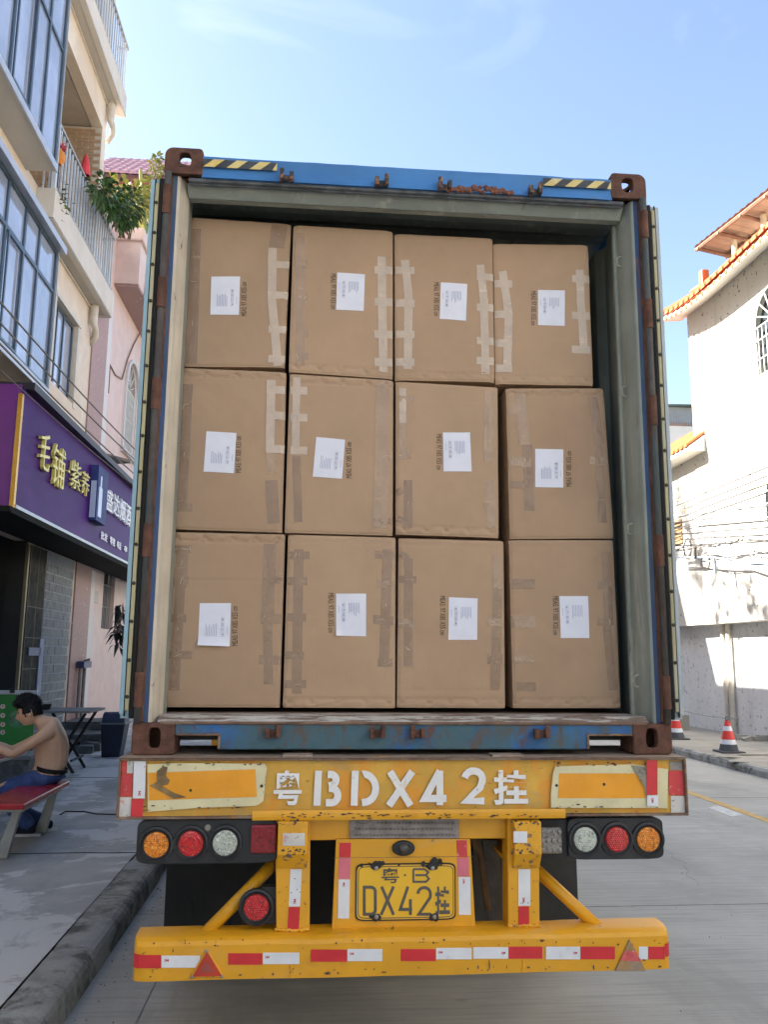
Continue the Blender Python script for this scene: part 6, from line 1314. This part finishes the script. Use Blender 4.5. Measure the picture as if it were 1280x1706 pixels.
plant('balcony_shrub', 'small yellow flecked shrub inside the balcony of the cream townhouse', px(92, 345, -4.9), [(px(92, 330, -4.9), .28), (px(86, 345, -4.9), .25)], 40, 0.12, 'leaf_yl', 14, 0.4)
p = px(97, 262, -4.8); t = thing('orange_lantern', 'small orange lantern hanging at the corner of the balcony', 'lantern', p); m = MB(); m.lathe(p, (0, 0, 1), [(0.05, -.13), (.10, -.06), (.11, 0), (.10, .06), (.05, .13)], 12); m.build('shade', M('orange_cloth', (0.62, 0.22, 0.03), 0.1, 5, 0.7), t); m = MB(); m.cyl(p+V((0, 0, -.55)), p+V((0, 0, -.14)), 0.03, n=6); m.build('tassel', 'dark', t)
p = px(100, 245, -4.8); m = MB()
for k in range(14): leaf(m, p, V((random.gauss(0, 1), random.gauss(0, 1), random.gauss(0, .6))), 0.13, 0.08, random, .2)
tag(m.build('pink_flowers', M('pink_petals', (0.62, 0.12, 0.16), 0.2, 9, 0.7), None, base=p), 'cluster of pink flowers above the orange lantern', 'flowers')
p = px(142, 275, -4.85); m = MB(); m.lathe(p, (0, 0, 1), [(0.10, -.22), (.085, -.05), (.03, .20), (0.0001, .22)], 10); tag(m.build('red_pennant', M('red_cloth', (0.62, 0.045, 0.05), 0.1, 5, 0.7), None, base=p), 'little red cloth cone hung against the tiled balcony wall', 'decoration')

# ================================================================== PAVEMENT FURNITURE
MT['red_top'] = M('glossy_red_bench_top', (0.46, 0.018, 0.025), 0.1, 4, 0.22, 0, 0.03, 12, [((0.30, 0.02, 0.03), (5, 5, 5), 0.5, 0.7, 0.5)])
MT['metal_leg'] = M('painted_metal_leg', (0.36, 0.35, 0.31), 0.12, 6, 0.4, 0.3)
bench = thing('bench', 'red topped metal bench on the left pavement with a shirtless man sitting on it', 'bench', (-2.84, 3.9, 0.15))
m = MB(); m.prism([(-2.66, 3.24, 0.545), (-2.66, 4.52, 0.545), (-3.02, 4.52, 0.545), (-3.02, 3.24, 0.545)], (0, 0, 0.045)); m.build('seat', 'red_top', bench, bevel=0.012, seg=3)
for y in (3.40, 4.38):
    m = MB(); m.prism([(-2.78, y-0.03, 0.54), (-2.72, y-0.03, 0.54), (-2.80, y-0.03, 0.155), (-2.90, y-0.03, 0.155)], (0, 0.055, 0)); m.build('leg', 'metal_leg', bench, bevel=0.006)
m = MB(); m.box(-2.97, -2.70, 3.35, 4.43, 0.51, 0.544); m.build('seat_frame', 'metal_leg', bench)
tab = thing('dining_table', 'red canteen table with a white edge in front of the shirtless man', 'table', (-3.9, 4.2, 0.15))
g = hit(41, 1252, Z=0.79); m = MB(); m.box(-4.35, g.x, 3.3, g.y, 0.795, 0.82); m.build('table_top', M('red_table_top', (0.42, 0.02, 0.025), 0.1, 4, 0.25), tab)
m = MB(); m.box(-4.37, g.x+0.02, 3.28, g.y+0.02, 0.765, 0.794); m.build('table_edge', M('cream_table_edge', (0.50, 0.48, 0.42), 0.05, 5, 0.5), tab, bevel=0.006)
m = MB(); m.box(-4.0, -3.9, 3.5, 4.6, 0.70, 0.764); m.cyl((-3.95, 3.7, .15), (-3.95, 3.7, .70), 0.04, n=10); m.cyl((-3.95, 4.5, .15), (-3.95, 4.5, .70), 0.04, n=10); m.build('table_frame', 'metal_leg', tab)
# low wall / counter behind the table
ctr = thing('grey_counter', 'low grey tiled counter behind the red table', 'counter', (-4.2, 5.9, 0.15))
m = MB(); m.box(-5.0, -3.35, 5.5, 6.4, 0.15, 0.66); m.build('counter_body', 'brick_gy', ctr, bevel=0.01)
m = MB(); m.box(-5.02, -3.33, 5.48, 6.42, 0.661, 0.70); m.build('counter_top', M('grey_slab', (0.20, 0.21, 0.21), 0.1, 5, 0.6), ctr)
ad = thing('advertising_board', 'green advertising board with white discs standing behind the man', 'board', (-4.0, 6.0, 0.7))
a = hit(0, 1158, Y=6.0); b = hit(53, 1243, Y=6.0); x0 = a.x-0.8; top_ = hit(0, 1157, Y=6.0).z
m = MB(); m.box(x0, b.x, 6.0, 6.02, 0.70, top_); bd = m.build('board_face', M('green_poster', (0.015, 0.20, 0.03), 0.2, 2, 0.35, 0, 0, 1, [((0.10, 0.36, 0.04), (2, 2, 2.6), 0.50, 0.68, 0.9)]), ad)
m = MB(); m.box(x0-.02, b.x+0.01, 5.985, 6.04, top_, top_+0.045); m.build('board_bar', 'alu', ad, bevel=0.006)
p = hit(20, 1150, Y=5.98); m = MB(); m.box(p.x-.025, p.x+.025, 5.97, 5.986, p.z-.03, p.z+.02); m.build('clip', 'dark', ad)
for k, yy in enumerate((1177, 1192, 1207, 1220)):
    for dx in (0, -12):
        p = hit(4+dx, yy, Y=5.999); m = MB(); m.lathe((p.x, 5.999, p.z), (0, -1, 0), [(0.026, 0), (0.026, 0.001), (0.0001, 0.0012)], 14); dsc = m.build('white_disc', M('white_print', (0.62, 0.60, 0.56), 0.05, 6, 0.5), bd)
        m = MB(); m.strokes([[(p.x-.012, p.z-.012), (p.x+.012, p.z+.012)], [(p.x-.012, p.z+.010), (p.x+.014, p.z-.004)], [(p.x, p.z+.016), (p.x, p.z-.016)]], 0.006, (V((0, 5.9975, 0)), UX, UZ), 0.0004); m.build('red_mark', 'logo_red', bd)
p = hit(33, 1195, Y=5.999); m = MB(); m.lathe((p.x-0.03, 5.999, p.z-0.02), (0, -1, 0), [(0.10, 0), (0.0001, 0.0006)], 9); m.build('picture', M('pale_picture', (0.07, 0.20, 0.10), 0.4, 14, 0.5, 0, 0, 1, [((0.05, 0.25, 0.08), (12, 12, 12), 0.5, 0.6, 0.8)]), bd)
ft = thing('folding_table', 'grey folding table on crossed black legs behind the man', 'table', (-3.8, 8.6, 0.15))
m = MB(); m.box(-4.25, -3.42, 8.2, 9.05, 0.955, 0.985); m.build('table_top', M('worn_grey_top', (0.23, 0.215, 0.19), 0.15, 5, 0.6), ft, bevel=0.006)
for yy in (8.3, 8.9):
    for sgn, nm in ((1, 'leg'), (-1, 'leg')):
        m = MB(); m.tube([(-3.83-0.33*sgn, yy+0.04*sgn, 0.95), (-3.80+0.17*sgn, yy+0.04*sgn, 0.15)], 0.022, 6); m.build(nm, 'dark', ft)
m = MB(); m.tube([(-3.66, 8.3, 0.32), (-3.66, 8.9, 0.32)], 0.018, 6); m.tube([(-3.96, 8.3, 0.32), (-3.96, 8.9, 0.32)], 0.018, 6); m.build('stretcher', 'dark', ft)
p = hit(75, 1175, Y=8.5); m = MB(); m.cyl((p.x, 8.5, 0.985), (p.x, 8.5, 1.06), 0.07, 0.085, 14); tag(m.build('black_pot', 'dark', None, base=(p.x, 8.5, .985)), 'small black pot standing on the folding table behind the head', 'pot')
tb_ = thing('litter_bin', 'dark blue litter bin with a domed lid by the container door', 'bin', (-3.52, 10.35, 0.15))
m = MB(); m.add([(-3.70, 10.18, .15), (-3.42, 10.18, .15), (-3.42, 10.5, .15), (-3.70, 10.5, .15), (-3.73, 10.15, .66), (-3.36, 10.15, .66), (-3.36, 10.53, .66), (-3.73, 10.53, .66)], [(0, 3, 2, 1), (4, 5, 6, 7), (0, 1, 5, 4), (1, 2, 6, 5), (2, 3, 7, 6), (3, 0, 4, 7)]); m.build('bin_body', M('navy_plastic', (0.013, 0.02, 0.045), 0.15, 6, 0.45), tb_, bevel=0.012)
m = MB(); n = 10; vs = []
for x in (-3.72, -3.37):
    for k in range(n+1): an = math.pi*k/n; vs.append((x, 10.34-0.18*math.cos(an), 0.67+0.17*math.sin(an)))
m.add(vs, [(k, k+1, n+2+k, n+1+k) for k in range(n)]+[tuple(range(n+1)), tuple(range(2*n+1, n, -1))]); m.build('bin_lid', M('navy_lid', (0.02, 0.03, 0.07), 0.15, 6, 0.4), tb_)
m = MB(); m.box(-3.745, -3.345, 10.14, 10.54, 0.655, 0.68); m.build('bin_rim', M('grey_rim', (0.16, 0.17, 0.19), 0.15, 6, 0.4), tb_)
st_ = thing('broken_step', 'low crumbling stone step at the foot of the pink pilaster', 'step', (-4.4, 12.4, .15))
for k, (a, b, c, d, z) in enumerate(((-5.0, -3.95, 11.6, 12.5, .36), (-5.0, -4.2, 12.52, 13.6, .50), (-4.6, -4.0, 11.2, 11.58, .26))):
    m = MB(); m.grid(lambda u_, v_: V((a+(b-a)*u_, c+(d-c)*v_, z)), 8, 8); m.box(a, b, c, d, .14, z-.004); m.disp(0.06, 3, k); m.build('stone_slab', M('dark_stone', (0.12, 0.12, 0.11), 0.3, 5, 0.9, 0, 0.5, 30, [((0.05, 0.05, 0.045), (4, 4, 4), 0.5, 0.7, 0.8)]) if k == 0 else bpy.data.materials['dark_stone'], st_)
for k in range(9):
    x, y = -4.5+random.uniform(-.4, .5), 11.0+random.uniform(-.3, .4); s_ = random.uniform(.05, .12); m = MB(); m.box(x-s_, x+s_, y-s_, y+s_, .14, .15+s_*1.2); m.disp(0.05, 8, k); m.build('stone', bpy.data.materials['dark_stone'], st_)
pl = thing('pipe_stand', 'thin grey pipes with a blue valve box standing against the pink pilaster', 'pipe', (-4.9, 13.4, .15))
for px0, px1 in ((134, 127), (141, 134)):
    P = [hit(px0, 1106, X=-4.95), hit(px1, 1205, X=-4.95)]; m = MB(); m.tube(P, 0.035, 8); m.build('pipe', M('grey_plastic_pipe', (0.20, 0.19, 0.18), 0.1, 6, 0.5), pl)
a = hit(134, 1102, X=-4.93); b = hit(146, 1112, X=-4.93); m = MB(); m.box(-5.0, -4.86, a.y, b.y, b.z, a.z); m.build('valve_box', M('navy_box', (0.035, 0.045, 0.13), 0.1, 6, 0.5), pl); m = MB(); m.tube([hit(141, 1102, X=-4.93), hit(148, 1099, X=-4.93)], 0.03, 6); m.build('valve_handle', 'dark', pl)

# ================================================================== PERSON
PY = 4.35
def bp(x, y, l=0.0): return hit(x, y, Y=PY-l)
def skin_geo(pts, edges, sub=2):
    me = bpy.data.meshes.new('s'); me.from_pydata([tuple(p) for p, r in pts], edges, []); o = bpy.data.objects.new('s', me); COL.objects.link(o)
    sk = o.modifiers.new('k', 'SKIN'); sk.use_smooth_shade = True
    for v_, (p, r) in zip(me.skin_vertices[0].data, pts): v_.radius = r if hasattr(r, '__len__') else (r, r)
    me.skin_vertices[0].data[0].use_root = True
    sb_ = o.modifiers.new('u', 'SUBSURF'); sb_.levels = sub; sb_.render_levels = sub
    dg = bpy.context.evaluated_depsgraph_get(); ev_ = o.evaluated_get(dg); mm = ev_.to_mesh(); vs = [tuple(v_.co) for v_ in mm.vertices]; fs = [tuple(p.vertices) for p in mm.polygons]
    ev_.to_mesh_clear(); bpy.data.objects.remove(o); bpy.data.meshes.remove(me); return vs, fs
MT['skin'] = M('tanned_skin', (0.68, 0.425, 0.27), 0.05, 7, 0.5, 0, 0.08, 60, [((0.56, 0.32, 0.195), (5, 5, 5), 0.5, 0.75, 0.5)], spec=0.35)
MT['hair'] = M('black_hair', (0.012, 0.010, 0.009), 0.3, 40, 0.5, 0, 0.6, 90, spec=0.3)
MT['jeans'] = M('blue_denim', (0.04, 0.075, 0.21), 0.2, 14, 0.85, 0, 0.25, 40, [((0.085, 0.13, 0.29), (7, 7, 7), 0.5, 0.72, 0.8), ((0.015, 0.025, 0.07), (12, 12, 12), 0.58, 0.7, 0.6)])
MT['jeans_dk'] = M('dark_trouser', (0.012, 0.014, 0.022), 0.2, 14, 0.9)
person = thing('person', 'shirtless man in blue jeans bending over the red table from the bench', 'person', (bp(75, 1300).x, PY, 0.15))
B_ = [(bp(78, 1298), (.125, .155)), (bp(84, 1282), (.122, .155)), (bp(86, 1262), (.128, .155)), (bp(86, 1241), (.150, .175)), (bp(85, 1222), (.138, .18)), (bp(79, 1208), (.08, .11)), (bp(67, 1201), (.055, .06)), (bp(60, 1196), (.052, .055)),
      (bp(82, 1216, .14), .072), (bp(72, 1226, .20), .058), (bp(46, 1242, .22), .046), (bp(19, 1258, .21), .040), (bp(5, 1250, .17), .041), (bp(-14, 1242, .10), .029), (bp(-19, 1241, .09), .028),
      (bp(80, 1216, -.14), .072), (bp(70, 1226, -.20), .056), (bp(42, 1240, -.22), .045), (bp(18, 1250, -.20), .040), (bp(2, 1243, -.15), .040), (bp(-18, 1238, -.08), .029), (bp(-23, 1238, -.07), .028)]
ED = [(0, 1), (1, 2), (2, 3), (3, 4), (4, 5), (5, 6), (6, 7), (4, 8), (8, 9), (9, 10), (10, 11), (11, 12), (12, 13), (13, 14), (4, 15), (15, 16), (16, 17), (17, 18), (18, 19), (19, 20), (20, 21)]
hipn = [(bp(60, 1301, .10), .088), (bp(28, 1310, .12), .080), (bp(-4, 1316, .14), .062), (bp(2, 1330, .13), .058), (bp(24, 1352, .11), .050), (bp(54, 1378, .10), .036)]
hipf = [(bp(60, 1301, -.10), .088), (bp(30, 1308, -.13), .080), (bp(0, 1313, -.15), .062), (bp(8, 1328, -.15), .058), (bp(38, 1350, -.13), .050), (bp(80, 1372, -.12), .036)]
o0 = len(B_); B_ += hipn; ED += [(0, o0)]+[(o0+k, o0+k+1) for k in range(5)]; o1 = len(B_); B_ += hipf; ED += [(0, o1)]+[(o1+k, o1+k+1) for k in range(5)]
allm = MB(); allm.add(*skin_geo(B_, ED))
# hands: palm and five bent fingers each
for wi, pi in ((14, 13), (21, 20)):
    w = B_[wi][0]; d = (w-B_[pi][0]).normalized(); sidev = V((0, 1, 0)) if wi == 14 else V((0, -1, 0)); up = sidev.cross(d).normalized(); sidev = d.cross(up).normalized()
    if up.z < 0: up = -up
    inn = V((0, 1, 0)) if wi == 14 else V((0, -1, 0)); inn = (inn-d*inn.dot(d)).normalized()
    pts = [(w, (.026, .02)), (w+d*.05, (.036, .017)), (w+d*.085, (.038, .015))]; ed = [(0, 1), (1, 2)]; allm.add(*skin_geo(pts, ed))
    for k, (off, L) in enumerate(((.027, .070), (.010, .080), (-.009, .074), (-.026, .058))):
        q0 = w+d*.07+inn*off; q1 = w+d*(.088+L*.35)+inn*off*1.1; q2 = q1+(d*.8-up*.6)*L*.38; q3 = q2+(d*.3-up*.9)*L*.3
        allm.add(*skin_geo([(q0, .0095), (q1, .0095), (q2, .0085), (q3, .0075)], [(0, 1), (1, 2), (2, 3)]))
    q0 = w+d*.025+inn*.02; q1 = q0+(d*.6+inn*.8)*.035; q2 = q1+(d*.9+inn*.2-up*.3)*.035; allm.add(*skin_geo([(q0, .012), (q1, .011), (q2, .009)], [(0, 1), (1, 2)]))
# head
HC = bp(48, 1185); tilt = math.radians(16)
fw_ = V((-math.cos(tilt), -0.10, -math.sin(tilt))).normalized(); la = V((0, -1, 0)); la = (la-fw_*la.dot(fw_)).normalized(); upv = la.cross(fw_)*1.0
if upv.z < 0: upv = -upv
def headpt(x, y, z): return HC+fw_*x+la*y+upv*z
def g_(a, c, s): return math.exp(-((a-c)/s)**2)
def face(th, ph):
    cz, sz = math.sin(ph), math.cos(ph); x, y, z = sz*math.cos(th), sz*math.sin(th), cz
    X, Y, Z = x*0.100, y*0.077, z*0.122
    if z < 0: X += 0.018*(-z)*(1 if x > 0 else -0.3); Y *= 1-0.28*(-z)**1.5
    if x > 0:
        X -= 0.010*g_(z, 0.0, 0.5)*x**2*0
        X += 0.026*g_(y, 0, 0.16)*g_(z, -0.26, 0.16)+0.012*g_(y, 0, 0.12)*g_(z, -0.02, 0.25)
        X += 0.006*g_(abs(y), 0.28, 0.28)*g_(z, 0.22, 0.10)-0.010*g_(abs(y), 0.36, 0.16)*g_(z, 0.06, 0.11)
        X += 0.009*g_(y, 0, 0.3)*g_(z, -0.50, 0.05)+0.008*g_(y, 0, 0.28)*g_(z, -0.62, 0.05)-0.006*g_(y, 0, 0.35)*g_(z, -0.56, 0.03)+0.012*g_(y, 0, 0.35)*g_(z, -0.88, 0.12)
    return headpt(X, Y, Z)
NT, NP = 48, 34; vs = []; fs = []
for j in range(NP+1):
    for i in range(NT): vs.append(face(2*math.pi*i/NT, -math.pi/2+math.pi*j/NP))
for j in range(NP):
    for i in range(NT): fs.append((j*NT+i, j*NT+(i+1) % NT, (j+1)*NT+(i+1) % NT, (j+1)*NT+i))
allm.add(vs, fs)
for s_ in (1, -1):   # ears
    P = []
    em = MB(); em.tube([headpt(-.012+.030*math.cos(a)*0.7-.004, s_*(0.076+.008*math.sin(a*.5)), -.012+.034*math.sin(a)) for a in [k*2*math.pi/12 for k in range(13)]], 0.0075, 6); em.lathe(headpt(-.014, s_*.074, -.012), la*s_, [(0.024, -.01), (0.020, .004), (0.0001, .002)], 10); allm.add(em.v, em.f)
body = allm.build('body', 'skin', person, smooth=True)
rm = body.modifiers.new('remesh', 'REMESH'); rm.mode = 'VOXEL'; rm.voxel_size = 0.0065; rm.use_smooth_shade = True
sm = body.modifiers.new('smooth', 'SMOOTH'); sm.iterations = 2; sm.factor = 0.4
for s_ in (1, -1):
    m = MB(); m.lathe(headpt(.083, s_*.029, .010), fw_, [(.0001, -.002), (.010, 0), (.0105, .004), (.006, .008), (.0001, .009)], 10); m.build('eye', M('eye_dark', (0.03, 0.02, 0.015), 0.2, 9, 0.2) if s_ == 1 else bpy.data.materials['eye_dark'], person)
    m = MB(); m.tube([headpt(.088, s_*.014, .030), headpt(.087, s_*.030, .035), headpt(.074, s_*.047, .030)], [.004, .005, .003], 6); m.build('eyebrow', 'hair', person)
m = MB()
def hairp(u_, v_):
    th = 2*math.pi*u_; ph = -0.42+(math.pi/2+0.42)*v_; sz, cz = math.cos(ph), math.sin(ph); x, y, z = sz*math.cos(th), sz*math.sin(th), cz
    grow = 0.018+0.016*max(z, 0)
    X, Y, Z = x*(0.100+grow), y*(0.077+grow*0.8), z*(0.122+grow)
    front = max(0, x)
    low = (0.42-z)*front*1.2
    if front > 0.25 and z < 0.50: k = min(1, (0.50-z)/0.25)*min(1, (front-.25)/.3); X *= 1-0.30*k; Y *= 1-0.22*k
    if abs(y) > 0.5 and z < -0.05 and x > -0.35: k = min(1, (-0.05-z)/0.2); Y *= 1-0.30*k
    if z > 0.35 and x > 0.2: X += 0.032*(z-.35)*min(1, (x-.2)*2); Z += 0.012*x
    n_ = noise.noise(V((x*9, y*9, z*9)))*0.012+noise.noise(V((x*24, y*24, z*24)))*0.006
    r = V((X, Y, Z)); r = r*(1+n_/max(r.length, .01)); return headpt(r.x, r.y, r.z)
m.grid(hairp, 72, 30)
rnd = random.Random(2)
for k in range(1000):
    u_, v_ = rnd.random(), rnd.uniform(0.35, 1.0); p = hairp(u_, v_); d = (p-HC).normalized()+fw_*0.5+V((rnd.gauss(0, .3), rnd.gauss(0, .3), rnd.gauss(0, .3))); d.normalize(); q = p+d*rnd.uniform(.008, .034); s2 = d.orthogonal().normalized()*0.004
    m.add([p-s2-d*.005, p+s2-d*.005, q], [(0, 1, 2)])
m.build('hair', 'hair', person, smooth=True)
J = [(bp(80, 1297), (.140, .172)), (bp(84, 1286), (.128, .168))]+[(p, r*1.14) for p, r in hipn[:-1]]+[(hipn[-1][0]-V((0, 0, .01)), .068)]+[(p, r*1.14) for p, r in hipf[:-1]]+[(hipf[-1][0]-V((0, 0, .01)), .068)]
m = MB(); m.add(*skin_geo(J, [(0, 1), (0, 2), (2, 3), (3, 4), (4, 5), (5, 6), (6, 7), (0, 8), (8, 9), (9, 10), (10, 11), (11, 12), (12, 13)]))
m.v = [tuple(V(p)+noise.noise_vector(V(p)*16)*0.006+noise.noise_vector(V(p)*5)*0.008) for p in m.v]; m.build('jeans', 'jeans', person, smooth=True)
bc = bp(86, 1281); ax = (bp(88, 1262)-bp(79, 1298)).normalized(); sd_ = V((0, 1, 0)); fr_ = sd_.cross(ax).normalized()
m = MB(); vs = []; n = 28
for dz, ex in ((-.02, 0), (-.018, .005), (.018, .005), (.02, 0)):
    for k in range(n): an = 2*math.pi*k/n; vs.append(bc+ax*dz+fr_*((.133+ex)*math.cos(an))+sd_*((.160+ex)*math.sin(an)))
m.add(vs, [(j*n+k, j*n+(k+1) % n, (j+1)*n+(k+1) % n, (j+1)*n+k) for j in range(3) for k in range(n)]); m.build('belt', 'rubber', person)
for (ank, toe, l) in (((54, 1380), (36, 1389), .10), ((82, 1376), (66, 1383), -.12)):
    a = bp(*ank, l); t_ = bp(*toe, l); a = V((a.x, a.y, 0.21)); d = V((t_.x-a.x, t_.y-a.y, 0)).normalized()
    pts = [(a-d*.035-V((0, 0, .004)), .040), (a+d*.03+V((0, 0, .002)), .046), (a+d*.10-V((0, 0, .010)), .042), (a+d*.165-V((0, 0, .018)), .034)]
    m = MB(); m.add(*skin_geo(pts, [(0, 1), (1, 2), (2, 3)])); sh = m.build('shoe', 'jeans_dk', person, smooth=True)
    m = MB(); sp = [(a+d*(-.072+.285*k/12), .046*max(.15, math.sin(math.pi*(k+.35)/12.7))**0.5) for k in range(13)]; ls = d.cross(UZ)
    ring = [p+ls*r for p, r in sp]+[p-ls*r for p, r in reversed(sp)]; m.prism([V((p.x, p.y, .153)) for p in ring], (0, 0, .022)); m.build('shoe_sole', M('white_sole', (0.55, 0.54, 0.52), 0.1, 6, 0.6) if l > 0 else bpy.data.materials['white_sole'], sh)
